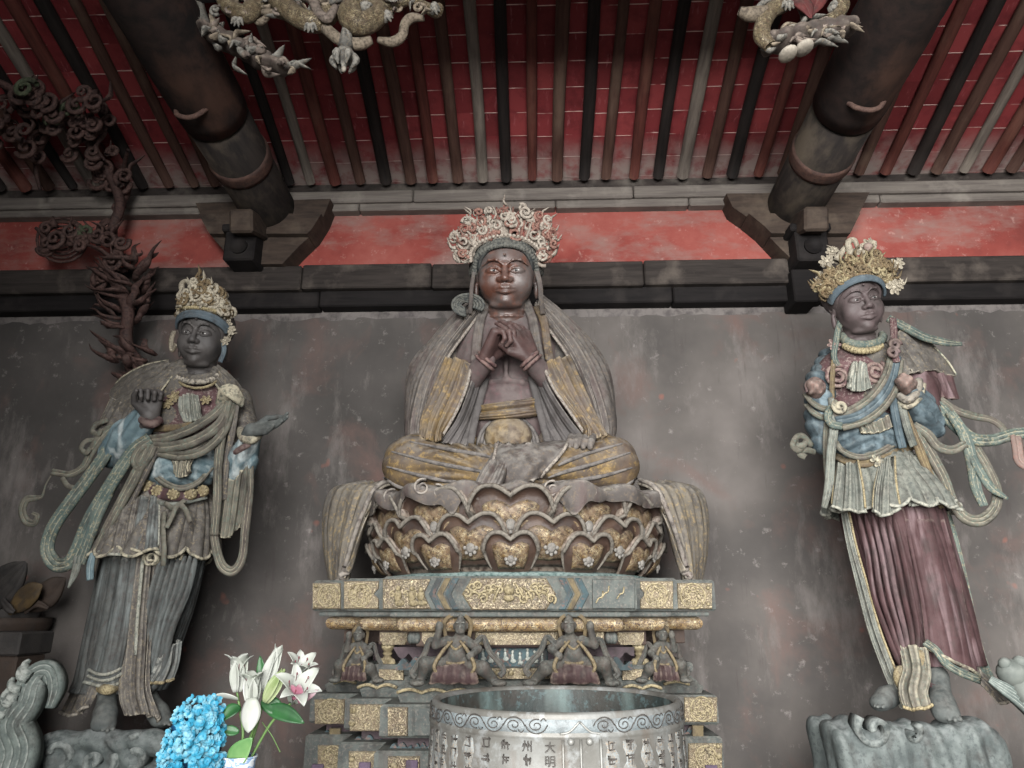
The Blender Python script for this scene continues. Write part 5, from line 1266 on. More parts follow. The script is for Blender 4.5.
def build_right():
    base = at(925, 714, 5.0)
    t = thing('bodhisattva_statue', 'right standing statue in maroon skirt with blue sleeves, broken forearms and wide flower crown', 'statue', base, 'standing attendant statues')
    f = Fig(t); g = f.g
    s = SDF(); s.chain(f.W([(862, 372, 5.1), (866, 410, 5.08), (872, 450, 5.06), (884, 500, 5.08), (912, 590, 5.1), (922, 630, 5.1)]), [.26, .23, .22, .26, .2, .16], .08)
    s.rc(at(836, 368, 5.12), at(893, 366, 5.12), .13, .13, .08); f.sdf('torso', s, 'grey', .014)
    def fold(th, v):
        return .018*ridge(th*4.0-.9*v-.5*np.sin(th)*v, .75)*np.clip((th+1.5)/1, .3, 1)*(1-.6*np.clip((th-.2)/.6, 0, 1))+.012*ridge(th*8.5-2*v, .7)*(th < .25)
    m = M(); loftcloth(m, [(889, 495, 5.05, 48, .27), (894, 520, 5.05, 48, .28), (906, 565, 5.05, 48, .28), (917, 605, 5.04, 48, .28), (926, 640, 5.03, 47, .28), (933, 664, 5.02, 47, .27)], 220, 70, fold, .025)
    m.obj('skirt', g['maroon'], t)
    # skirt edge panels: pale green lining on both sides, arched hem over the foot
    f.sheet('skirt_edge', [[(845, 512, 4.92), (850, 545, 4.9), (858, 585, 4.88), (868, 625, 4.86), (880, 660, 4.84), (893, 690, 4.82), (903, 708, 4.8)], [(850, 512, 4.86), (857, 545, 4.84), (868, 585, 4.82), (879, 625, 4.8), (890, 655, 4.78), (902, 685, 4.76), (912, 706, 4.75)]], 'over', [(2, .02, .7, 0, 0)], 20, 70, sides='gold')
    f.sheet('skirt_edge', [[(941, 512, 4.9), (951, 550, 4.9), (960, 590, 4.89), (968, 630, 4.88), (976, 664, 4.87), (988, 694, 4.86)], [(947, 512, 4.97), (958, 550, 4.97), (967, 590, 4.96), (976, 630, 4.95), (986, 664, 4.94), (1000, 692, 4.93)]], 'green', [(2, .015, .7, 0, 0)], 20, 60, sides='grey')
    f.sheet('skirt_front', [[(903, 520, 4.79), (912, 560, 4.76), (920, 600, 4.74), (924, 635, 4.73), (925, 647, 4.73)], [(920, 520, 4.76), (931, 562, 4.72), (942, 605, 4.7), (950, 640, 4.69), (953, 662, 4.68)], [(941, 520, 4.84), (953, 562, 4.82), (963, 605, 4.8), (970, 642, 4.79), (978, 676, 4.78)]], 'maroon', [(2, .015, .8, .3, -.3)], 50, 60, hem='olive')
    f.rib('hem_border', [(925, 642, 4.71), (936, 650, 4.67), (946, 663, 4.66), (960, 672, 4.68), (980, 680, 4.77)], 8, 'green', 3, .2, 50)
    for k in range(6):
        x0 = 858+k*7; f.rib('skirt_fold', [(x0, 514, 4.83-.01*k), (x0+9, 550, 4.80-.012*k), (874+k*7.5, 595, 4.78-.01*k), (888+k*6, 635, 4.77), (901+k*3, 668, 4.76)], 5, 'maroon', 1, .7, 40, taper=(.5, .3))
    f.sheet('skirt_drop', [[(903, 650, 4.8), (904, 672, 4.74), (900, 690, 4.7), (906, 708, 4.66)], [(913, 648, 4.75), (916, 672, 4.7), (912, 692, 4.66), (917, 711, 4.62)], [(924, 650, 4.76), (926, 672, 4.72), (922, 690, 4.7), (926, 706, 4.66)]], 'olive', [(3, .03, .7, 0, 0)], 30, 40, hem='gold', sides='green')
    for (x, y) in ((902, 678), (921, 662)): m = M(); m.ball(at(x, y, 4.72), (.05, .03, .07)); m.obj('gilt_knob', g['gold'], t)
    f.sheet('skirt_train', [[(970, 676, 4.82), (984, 690, 4.8), (996, 704, 4.8)], [(978, 676, 4.85), (992, 690, 4.84), (1008, 702, 4.84)], [(986, 680, 4.95), (1000, 692, 4.95), (1012, 698, 4.95)]], 'grey', [(3, .02, .7, 0, 0)], 24, 24, hem='grey')
    f.foot((938, 704, 4.78), (948, 716, 4.56), (938, 676, 4.8), .066); f.foot((900, 700, 4.85), (876, 704, 4.7), (905, 682, 4.88), .055)
    f.rib('anklet', [(929, 684, 4.74), (937, 687, 4.7), (947, 684, 4.74)], 5, 'maroon', 2, .2, 20)
    # overskirt
    def fold2(th, v): return .04*v*ridge(th*2.0+.2, .8)+.018*ridge(th*4.9+.3*v, .7)*(.4+v)
    m = M(); P = loftcloth(m, zf=lambda th, v: -.06*v**3*ridge(th*2.2+.2, .8)+.02*v, fold=fold2, th=.02, n=220, nv=50, rings=[(872, 455, 5.03, 36, .22), (877, 472, 5.02, 42, .27), (884, 492, 5.0, 50, .32), (889, 508, 5.0, 54, .35)])
    ov = m.obj('overskirt', g['over'], t); m = M(); m.tube(P[-1], .011, n=7, caps=False); m.obj('overskirt_hem', g['pale'], ov)
    for c in ([[(838, 466, 4.86), (834, 488, 4.78), (832, 508, 4.75)], [(848, 466, 4.8), (847, 490, 4.72), (846, 512, 4.68)], [(858, 464, 4.78), (862, 488, 4.7), (864, 514, 4.66)]], [[(880, 462, 4.78), (874, 488, 4.69), (872, 512, 4.65)], [(886, 462, 4.77), (883, 490, 4.67), (882, 517, 4.63)], [(892, 460, 4.78), (893, 486, 4.69), (896, 510, 4.66)]], [[(900, 460, 4.8), (905, 482, 4.71), (908, 506, 4.68)], [(912, 458, 4.84), (921, 482, 4.75), (930, 506, 4.73)], [(921, 462, 4.9), (935, 482, 4.84), (948, 500, 4.83)]]):
        f.sheet('overskirt_pleat', c, 'over', [(2.5, .022, .8, 0, 0)], 28, 30, hem='pale', sides='gold')
    f.rib('belt', [(834, 455, 4.92), (850, 462, 4.8), (868, 463, 4.76), (886, 458, 4.77), (902, 450, 4.82), (912, 446, 4.9)], 8, 'gold', 2, .12)
    m = M(); flower(m, at(877, 461, 4.74), .045); m.obj('belt_boss', g['olive'], t)
    # stomacher, bodice
    s = SDF(); s.ell(at(866, 436, 4.93), (.26, .16, .17), k=.03); f.sdf('stomacher', s, 'deepblue', .011, lambda X, Y, Z: .022*ridge((Z-at(866, 455, 4.9)[2])*14+np.abs(X-at(866, 455, 4.9)[0])*6, .8))
    f.rib('stomacher_edge', [(833, 436, 4.88), (842, 450, 4.79), (860, 457, 4.745), (880, 452, 4.76), (900, 440, 4.82)], 6, 'olive', 2, .15)
    f.sheet('stomacher_fringe', [[(858, 428, 4.78), (860, 434, 4.75)], [(872, 424, 4.755), (876, 434, 4.74)], [(888, 416, 4.78), (892, 428, 4.76)]], 'olive', [(5, .02, .7, 0, 0)], 24, 20)
    s = SDF(); s.ell(at(857, 378, 4.98), (.28, .15, .23), k=.05).ell(at(870, 420, 4.97), (.24, .15, .2), k=.06); f.sdf('bodice', s, 'red', .011)
    for (x, y, sg) in ((838, 377, 1), (875, 372, -1)):
        m = M(); m.tube(coil(at(x, y, 4.84), .085, 2.2, 1, sg, 50, .02), .014, n=7); m.obj('chest_spiral', g['red'], t)
    f.sheet('chest_pleat', [[(857, 366, 4.84), (852, 378, 4.82), (848, 388, 4.83)], [(859, 364, 4.83), (857, 379, 4.80), (857, 392, 4.81)], [(862, 366, 4.84), (866, 378, 4.82), (870, 388, 4.83)]], 'pale', [(5, .022, .8, 0, 0)], 34, 20)
    # necklace / collar
    s = SDF(); s.chain([at(863+20*math.sin(a), 337-8*math.cos(a), 4.93+.10*math.cos(a)) for a in np.linspace(PI*.4, PI*1.6, 14)], .026, .02); f.sdf('collar', s, 'green', .009)
    m = M()
    for a in np.linspace(-1.1, 1.1, 13): m.ball(at(863+20*math.sin(a), 342+9*math.cos(a), 4.79+.1*abs(math.sin(a))**2), .024, nu=6, nv=8)
    m.obj('necklace', g['gold'], t)
    m = M(); flower(m, at(834, 345, 4.85), .05); m.obj('brooch', g['red'], t)
    # sash bands
    for k, P in enumerate(([(893, 352, 4.84), (886, 376, 4.76), (872, 396, 4.72), (852, 410, 4.71), (834, 416, 4.74)], [(897, 356, 4.83), (891, 382, 4.75), (878, 402, 4.71), (858, 416, 4.7), (836, 421, 4.73)], [(900, 360, 4.83), (896, 386, 4.75), (884, 406, 4.71), (866, 420, 4.7), (842, 427, 4.73)])): f.rib('sash', P, (8, 9, 8)[k], ('olive', 'deepblue', 'olive')[k], 2, .2, 60)
    f.rib('sash_loop', [(842, 408, 4.73), (832, 408, 4.74), (828, 416, 4.73), (832, 424, 4.71), (842, 426, 4.71)], 8, 'green', 2, .2, 40)
    m = M(); m.tube(coil(at(840, 407, 4.7), .045, 1.6, 2, 1, 30, .01), .016, n=7); m.obj('sash_roll', g['olive'], t)
    f.rib('lapel', [(835, 348, 4.87), (833, 370, 4.82), (832, 395, 4.79), (834, 412, 4.77)], 5, 'gold', 2, .15, 40)
    for k, P in enumerate(([(892, 392, 4.78), (895, 412, 4.74), (899, 432, 4.74), (903, 448, 4.75)], [(900, 394, 4.78), (904, 414, 4.74), (909, 432, 4.74), (914, 446, 4.77)])): f.rib('hanging_lapel', P, 8, ('deepblue', 'over')[k], 2, .15, 40)
    # arms ending in broken stumps
    def slv(X, Y, Z): return .024*(ridge(Z*11+X*6, .7)-.5)
    s = SDF(); s.chain(f.W([(834, 362, 5.08), (822, 384, 5.0), (819, 402, 4.94)]), [.11, .10, .085], .04); f.sdf('upper_sleeve', s, 'deepblue', .011, slv)
    s = SDF(); s.chain(f.W([(819, 398, 4.86), (820, 420, 4.88), (824, 444, 4.92)]), [.085, .085, .075], .04); f.sdf('sleeve', s, 'deepblue', .0105, slv)
    for P in ([(805, 394, 4.83), (812, 402, 4.75), (822, 408, 4.75), (832, 408, 4.8)], [(806, 404, 4.84), (813, 412, 4.77), (822, 417, 4.77), (832, 418, 4.82)]): f.rib('sleeve_band', P, 6, 'olive', 2, .2, 30)
    s = SDF(); s.rc(at(816, 394, 4.84), at(815, 387, 4.73), .06, .056, .02); f.sdf('broken_forearm', s, 'stump', .009, lambda X, Y, Z: .008*np.sin(X*90)*np.sin(Z*80))
    f.tube('cuff', [(808, 392, 4.76), (807, 384, 4.75), (815, 379, 4.74), (823, 384, 4.75), (823, 392, 4.76)], .016, 'maroon', 7)
    for P in ([(812, 446, 4.88), (803, 436, 4.84), (796, 438, 4.82), (797, 446, 4.8), (803, 445, 4.79)], [(815, 452, 4.88), (806, 450, 4.84), (800, 454, 4.82), (806, 457, 4.8)], [(806, 442, 4.83), (799, 450, 4.8), (793, 446, 4.79), (795, 439, 4.8)]): f.rib('knotted_end', P, 6, 'olive', 1, .25, 30)
    s = SDF(); s.chain(f.W([(897, 362, 5.08), (918, 390, 5.06), (926, 416, 5.0)]), [.12, .12, .10], .05); f.sdf('upper_sleeve', s, 'maroon', .012, lambda X, Y, Z: .012*ridge(X*9+Z*2, .7))
    s = SDF(); s.chain(f.W([(928, 426, 4.96), (919, 408, 4.86), (911, 394, 4.78)]), [.10, .095, .075], .04); f.sdf('sleeve', s, 'deepblue', .0105, slv)
    s = SDF(); s.rc(at(911, 392, 4.8), at(905, 382, 4.69), .062, .056, .02); f.sdf('broken_forearm', s, 'stump', .009, lambda X, Y, Z: .008*np.sin(X*90)*np.sin(Z*80))
    f.tube('cuff', [(899, 396, 4.76), (908, 400, 4.7), (917, 392, 4.72), (919, 380, 4.76)], .026, 'grey', 8); f.tube('cuff', [(897, 402, 4.78), (908, 407, 4.72), (920, 398, 4.73), (924, 384, 4.78)], .016, 'olive', 7)
    # cape on the right shoulder and its flying corner
    f.sheet('cape', [[(884, 345, 4.98), (890, 358, 4.94), (897, 376, 4.9), (904, 378, 4.88)], [(896, 335, 5.02), (910, 350, 4.98), (922, 366, 4.96), (928, 372, 4.96)], [(897, 324, 5.1), (925, 345, 5.12), (942, 362, 5.14), (952, 378, 5.16)]], 'grey', [(2.5, .02, .8, 0, 0)], sides='green')
    f.sheet('cape_lining', [[(926, 370, 5.0), (930, 384, 5.0), (936, 398, 5.0)], [(938, 374, 5.06), (944, 388, 5.06), (950, 400, 5.06)], [(951, 378, 5.14), (953, 390, 5.14), (955, 400, 5.14)]], 'maroon', [(3, .02, .7, 0, 0)], 26, 24)
    f.rib('flying_ribbon', [(888, 318, 5.0), (905, 327, 4.98), (925, 337, 4.98), (945, 342, 4.98), (962, 344, 5.0)], [8, 9, 9, 8, 4], 'green', 3, .2, 60)
    f.rib('shoulder_braid', [(893, 318, 4.86), (894, 334, 4.82), (893, 348, 4.8), (897, 362, 4.78)], 7, 'red', 3, .2, 40)
    for (x, y) in ((895, 345), (893, 353)): m = M(); m.tube(coil(at(x, y, 4.76), .04, 1.5, 0, 1, 24, .01), .015, n=7); m.obj('braid_knot', g['maroon'], t)
    f.rib('ear_ribbon', [(842, 318, 4.88), (838, 330, 4.86), (836, 342, 4.84), (834, 356, 4.84), (838, 366, 4.83)], 6, 'green', 3, .2, 40)
    # head and crown
    L, R, h = head(t, (865, 298.5), 4.70, .425, 1.03, (14, -9, 0), g['skin2'], g['white'], g['dark'])
    m = M(); m.mesh(xf(SDF().ell((0, .08, .18), (.45, .47, .42)).ell((0, -.36, -.12), (.41, .42, .42), k=.03, sub=True).mesh(.02), R @ np.diag([1.03, 1, 1]), .425, L(0, 0, 0))); m.obj('hair', g['skin2'], t)
    bp = [L(.45*math.sin(a), -.08-.33*math.cos(a), .04+.31*math.cos(a)) for a in np.linspace(-1.5, 1.5, 13)]
    m = M(); ribbon(m, bp, .055, 1, .2, .2, n=50, nrml=[nrm(p-L(0, .1, .1)) for p in bp]); m.obj('head_band', g['band'], t)
    AA = np.linspace(-1.5, 1.5, 9)
    arc = [L(.45*math.sin(a), -.06-.26*math.cos(a), .17+.22*math.cos(a)) for a in AA]; out = [A3(math.sin(a)*.7, -.15, .55+.5*math.cos(a)) for a in AA]
    cr = crown(t, arc, out, (g['crownbrown'], g['crownbrown'], g['gold'], g['crowngold']), 33, (.11, .12, .11, .13, .17, .17, .13, .11, .12), [(at(826, 262, 4.74), .055), (at(824, 278, 4.74), .06), (at(897, 264, 4.74), .05), (at(893, 288, 4.74), .06), (at(899, 284, 4.75), .045), (at(860, 250, 4.72), .05), (at(868, 244, 4.72), .045), (at(832, 252, 4.74), .045)], dens=1.2)
    for P, r in (([(846, 268, 4.72), (850, 254, 4.7), (848, 243, 4.7), (854, 240, 4.69), (858, 248, 4.69)], .03), ([(860, 262, 4.72), (866, 248, 4.7), (874, 242, 4.7), (874, 250, 4.69), (868, 253, 4.69)], .02), ([(836, 262, 4.74), (842, 252, 4.73), (846, 246, 4.73)], .03)):
        m = M(); m.tube(f.W(P), np.linspace(r, r*.5, len(P)), n=7, res=18); m.obj('crown_plume', g['crowngold'], cr)
    m = M(); c = at(868, 247, 4.68); m.ball(c, .032); m.obj('crown_pearl', g['stump'], cr)
    # flying scarves
    f.rib('flying_scarf', [(926, 398, 4.98), (940, 408, 4.92), (955, 424, 4.88), (972, 438, 4.86), (992, 440, 4.86), (1015, 434, 4.88), (1040, 432, 4.9)], [10, 13, 14, 13, 12, 12, 12], 'green', 3, .2, 100)
    f.rib('flying_scarf', [(940, 398, 5.0), (956, 410, 4.97), (974, 416, 4.96), (992, 420, 4.96), (1004, 430, 4.96), (996, 440, 4.95)], [6, 8, 8, 7, 7, 5], 'olive', 2, .16, 70)
    f.rib('scarf_end', [(1016, 436, 4.86), (1018, 448, 4.84), (1020, 460, 4.84), (1028, 466, 4.84)], 11, 'stump', 2, .16, 30)
    f.rib('long_scarf', [(917, 430, 4.84), (930, 452, 4.82), (944, 478, 4.8), (953, 502, 4.8), (966, 518, 4.8), (982, 520, 4.81), (995, 508, 4.82), (997, 490, 4.84), (988, 468, 4.86), (976, 448, 4.88), (966, 432, 4.88)], [9, 11, 11, 11, 12, 12, 11, 10, 10, 10, 9], 'olive', 3, .2, 150)
    f.rib('long_scarf', [(950, 412, 4.86), (964, 434, 4.82), (972, 460, 4.8), (976, 486, 4.8), (984, 506, 4.79)], [10, 12, 12, 11, 9], 'green', 3, .2, 80)
    f.rib('scarf_tip', [(972, 455, 4.79), (982, 474, 4.78), (992, 488, 4.78), (1008, 499, 4.78)], [9, 9, 9, 3], 'green', 2, .16, 50)
    f.rib('scarf_frill', [(914, 424, 4.86), (928, 434, 4.82), (938, 446, 4.8), (952, 450, 4.79), (966, 444, 4.8)], [7, 10, 10, 9, 8], 'olive', 2, .2, 60)
    f.rib('long_scarf', [(905, 412, 4.8), (916, 440, 4.78), (926, 466, 4.78), (936, 490, 4.78), (943, 508, 4.8)], [7, 9, 9, 8, 7], 'gold', 3, .2, 70)
    f.rib('left_scarf', [(831, 398, 4.78), (834, 425, 4.74), (831, 455, 4.75), (829, 485, 4.77), (824, 508, 4.8)], [6, 9, 9, 9, 6], 'pale', 3, .2, 80)
    f.rib('left_scarf', [(828, 410, 4.8), (826, 440, 4.8), (827, 470, 4.82), (830, 498, 4.84)], 6, 'olive', 2, .14, 60)
# ============================================================ ROCK BASES, VAT, FLOWERS
def rockblock(x0, x1, Y0, Y1, ztop, seed, mat, name, parent, lumps=26, flute=False):
    """carved rock plinth standing on the floor with swirling ledges"""
    rn = random.Random(seed); s = SDF(); cx, cy = (x0+x1)/2, (Y0+Y1)/2
    s.box((cx, cy, ztop/2-.045), ((x1-x0)/2-.07, (Y1-Y0)/2-.07, ztop/2-.045), rd=.08, k=.03)
    if flute:
        n = 9
        for i in range(n):
            x = x0+(x1-x0)*(i+.5)/n; zt_ = ztop-.04-rn.uniform(.0, .04); s.rc((x, Y0+.07, zt_-.07), (x+rn.uniform(-.02, .02), Y0+.06, .1), .075*rn.uniform(.85, 1.15), .085, .025)
            if i % 2: s.ell((x+.05, Y0+.12, ztop-.07), (.12, .1, .05), rot(0, rn.uniform(-20, 20), 0), .03)
        for y in (.3, .7): s.rc((x0+.05, Y0*(1-y)+Y1*y, ztop-.12), (x0+.05, Y0*(1-y)+Y1*y, .1), .09, .09, .03)
        s.ell((x0+.12, Y0+.2, ztop-.08), (.14, .16, .06), k=.04).ell((x1-.1, Y0+.2, ztop-.08), (.12, .16, .06), k=.04)
    for i in range(0 if flute else lumps):
        a = rn.random(); x = x0+.06+(x1-x0-.12)*a; z = ztop*(.35+.58*rn.random()); r = rn.uniform(.06, .13)
        s.ell((x, Y0+.07, z), (r*1.1, .08, r), rot(0, rn.uniform(-40, 40), 0), .025)
        if i % 3 == 0: s.ell((rn.choice((x0+.06, x1-.06)), rn.uniform(Y0, Y1), z), (.08, r, r), k=.025)
    for i in range(0 if flute else 8):
        x = x0+(x1-x0)*(i+.5)/8; s.ell((x, Y0+.04, ztop-.07+rn.uniform(-.03, .02)), (.11, .08, .06), rot(0, rn.uniform(-30, 30), 0), .02)
    def dp(X, Y, Z):
        if flute: return .012*np.sin(Z*16+X*9)*np.sin(X*27+Z*4)+.008*np.sin(X*60+Z*8)
        w = np.sin(X*9+seed)*.6+np.sin(Z*11+X*4)*.5+np.sin(Y*7)*.3
        return .034*(np.abs(np.sin((w+Z*1.5+X*1.2)*3.4))**.7-.5)*np.clip((ztop-.02-Z)/.05, 0, 1)
    return M().mesh(s.mesh(.0145, dp)).obj(name, mat, parent)
def build_bases():
    g = shared_mats(); rock = g['rock']
    plm = aged('plinth_red', '#4d2f2c', '#5c3a35', '#7a706b', .3, '#85766c', .4, 8)
    for (lab, px0, px1, Yc, pyt, seed) in (('grey green carved rock base under the feet of the left standing statue', 44, 164, 5.0, 731, 3), ('grey green carved rock base under the feet of the right standing statue', 824, 1008, 5.0, 719, 9)):
        a, b = at(px0, 742, Yc-.42), at(px1, 742, Yc-.42); zt = at(px0, pyt, Yc-.42)[2]
        t = thing('rock_base', lab, 'base', ((a[0]+b[0])/2, Yc, 0), 'carved rock bases under the standing statues')
        if seed > 5: a = a+A3(.1, 0, 0)
        rockblock(a[0], b[0], Yc-.42, Yc+.2, zt, seed, rock, 'rock', t, 34, seed > 5)
        for (u, dz, r, tn, a0, sg) in (((.16, .11, .10, 1.1, 2.2, 1), (.48, .16, .13, 1.2, .4, -1), (.8, .12, .09, 1.0, 1.5, 1)) if seed < 5 else ((.2, .05, .085, 1.1, 2.4, 1), (.42, .07, .07, .9, .8, -1))):
            x = a[0]+(b[0]-a[0])*u; m = M(); cc = np.array(coil((x, Yc-.47, zt-dz), r, tn, a0, sg, 30)); cc[:, 1] += .03*np.sin(np.linspace(0, 5, 30))
            m.solid(np.stack([cc, cc+A3(0, .05, .004), cc+A3(0, .12, .006)], 1), .03); m.obj('rock_scroll', rock, t)
    # carved wave scroll at the lower left edge
    def wavescroll(lab, pts, w, Y, curl, seed):
        P = [at(x, y, Y+dy) for x, y, dy in pts]; base = P[0].copy()
        t = thing('scroll_carving', lab, 'carving', (base[0], base[1], 0))
        wm = aged('scroll_grey', '#5d6662', '#717a75', '#8f928d', .35, '#b5b8b1', .65, 9, fleck='#444d4b', fleckamt=.7)
        m = M(); ribbon(m, P, [q*S(p) for q, p in zip(w, P)], 5, .11, .35, n=110); m.obj('scroll_band', wm, t)
        k = 0
        for i in range(1, len(P)):
            for f in ((.2, .7) if seed == 2 and 3 <= i <= 5 else ()):
                p = P[i-1]*(1-f)+P[i]*f; d = nrm(P[i]-P[i-1]); s_ = nrm(np.cross(d, (0, -1, 0))); ww = w[i]*S(p)*.5
                sg = -1 if np.dot(s_, A3(-1, 0, .2)) > 0 else 1
                q = p-s_*sg*ww; m = M(); m.tube([q+s_*sg*.05, q, q-s_*sg*.03+d*.03, q-s_*sg*.025+d*.06], [.03, .035, .026, .012], n=8, res=14, flat=.7); m.obj('scroll_frill', wm, t)
        for c in curl:
            m = M(); cc = np.array(coil(at(c[0], c[1], Y+c[2]), c[3], 1.5, c[4], c[5], 34)); m.solid(np.stack([cc, cc+A3(0, .08, 0), cc+A3(0, .2, 0)], 1), .03); m.obj('scroll_curl', wm, t)
        m = M(); m.box((base[0]+(.08 if base[0] > 0 else -.05), base[1]+.02, base[2]/2), (.32, .28, base[2]), b=.04); m.obj('foot_block', aged('plain_rock', '#444b4a', '#565d5b', '#6d7170', .3, wearamt=0, scale=7), t)
        return t
    wavescroll('pale grey green carved wave scroll rising at the lower left edge', [(10, 775, 0), (17, 750, .03), (10, 724, 0), (24, 702, .02), (30, 684, .04), (38, 674, .06), (47, 674, .08), (50, 688, .1), (46, 708, .1)], [38, 38, 36, 32, 28, 24, 24, 26, 16], 4.3, [], 2)
    t2 = wavescroll('pale carved scroll at the right edge beside the right rock base', [(1052, 740, 0), (1040, 716, 0), (1022, 700, 0), (1004, 688, 0), (990, 679, .02)], [22, 20, 16, 12, 7], 4.5, [], 4)
    m = M(); c = at(1013, 673, 4.52); m.ball(c, (.085, .08, .075)); m.ball(at(1005, 664, 4.5), .035); m.ball(at(1020, 663, 4.5), .04); m.tube([c, at(1030, 698, 4.5)], .06); m.obj('scroll_knob', aged('knob_grey', '#5c625e', '#6c716c', '#8f928d', .3, wearamt=0, scale=5, bump=.1), t2)
    # the dark side figure on the left and the dark chest below it
    dg = aged('side_dark', '#312f2e', '#3b3836', '#4d4a48', .3, '#64605c', 0, 9); dy = aged('side_ochre', '#5b4a30', '#4a3d2b', '#6b6152', .3, '#7d6c4e', .4, 9); dbr = aged('side_brown', '#3a302a', '#40352e', '#4f4943', .3, '#665a4e', 0, 9)
    c = at(10, 622, 5.7); t = thing('side_carving', 'dark carved petals and drapery at the left edge above the dark chest', 'carving', (c[0]-.1, 5.75, c[2]-.02))
    def leaf(pts, w, mat, nm, ribs=2):
        m = M(); P = [at(*p) for p in pts]; ribbon(m, P, [q*S(p) for q, p in zip(w, P)], ribs, .1, .12, n=40); m.obj(nm, mat, t)
    leaf([(-14, 600, 5.6), (4, 585, 5.55), (18, 570, 5.5), (26, 562, 5.5)], [30, 38, 22, 4], dg, 'drapery', 4)
    leaf([(8, 612, 5.55), (22, 600, 5.5), (34, 590, 5.45), (42, 585, 5.45)], [8, 22, 18, 3], dy, 'petal')
    leaf([(26, 608, 5.65), (42, 598, 5.6), (56, 585, 5.6), (66, 578, 5.62)], [10, 26, 20, 2], dbr, 'petal')
    leaf([(2, 600, 5.5), (8, 608, 5.45), (14, 612, 5.45)], [6, 8, 4], dg, 'petal')
    leaf([(24, 612, 5.55), (36, 604, 5.5), (48, 608, 5.5)], [5, 7, 3], dbr, 'petal')
    m = M(); m.ball(at(4, 612, 5.75), (.28, .16, .15)); m.obj('hub', dg, t)
    z0 = at(4, 622, 5.72)[2]; m = M()
    m.lathe([(0, 0), (.4, 0), (.42, .06), (.3, .12), (.22, .3), (.2, z0*.6), (.26, z0*.85), (.36, z0-.02), (.36, z0+.03), (0, z0+.03)], (c[0]-.15, 5.78, 0), 32); m.obj('stand', dbr, t)
    a, b = at(-30, 632, 5.0), at(18, 656, 5.0)
    t = thing('dark_chest', 'plain dark grey chest at the left edge below the dark carved petals', 'chest', ((a[0]+b[0])/2, 5.15, 0))
    m = M(); m.box(((a[0]+b[0])/2, 5.17, b[2]/2+.0), (b[0]-a[0]-.04, .3, b[2]), b=.012); m.obj('body', dbr, t)
    m = M(); m.box(((a[0]+b[0])/2, 5.17, (a[2]+b[2])/2), (b[0]-a[0], .36, a[2]-b[2]), b=.012); m.obj('lid', dg, t)
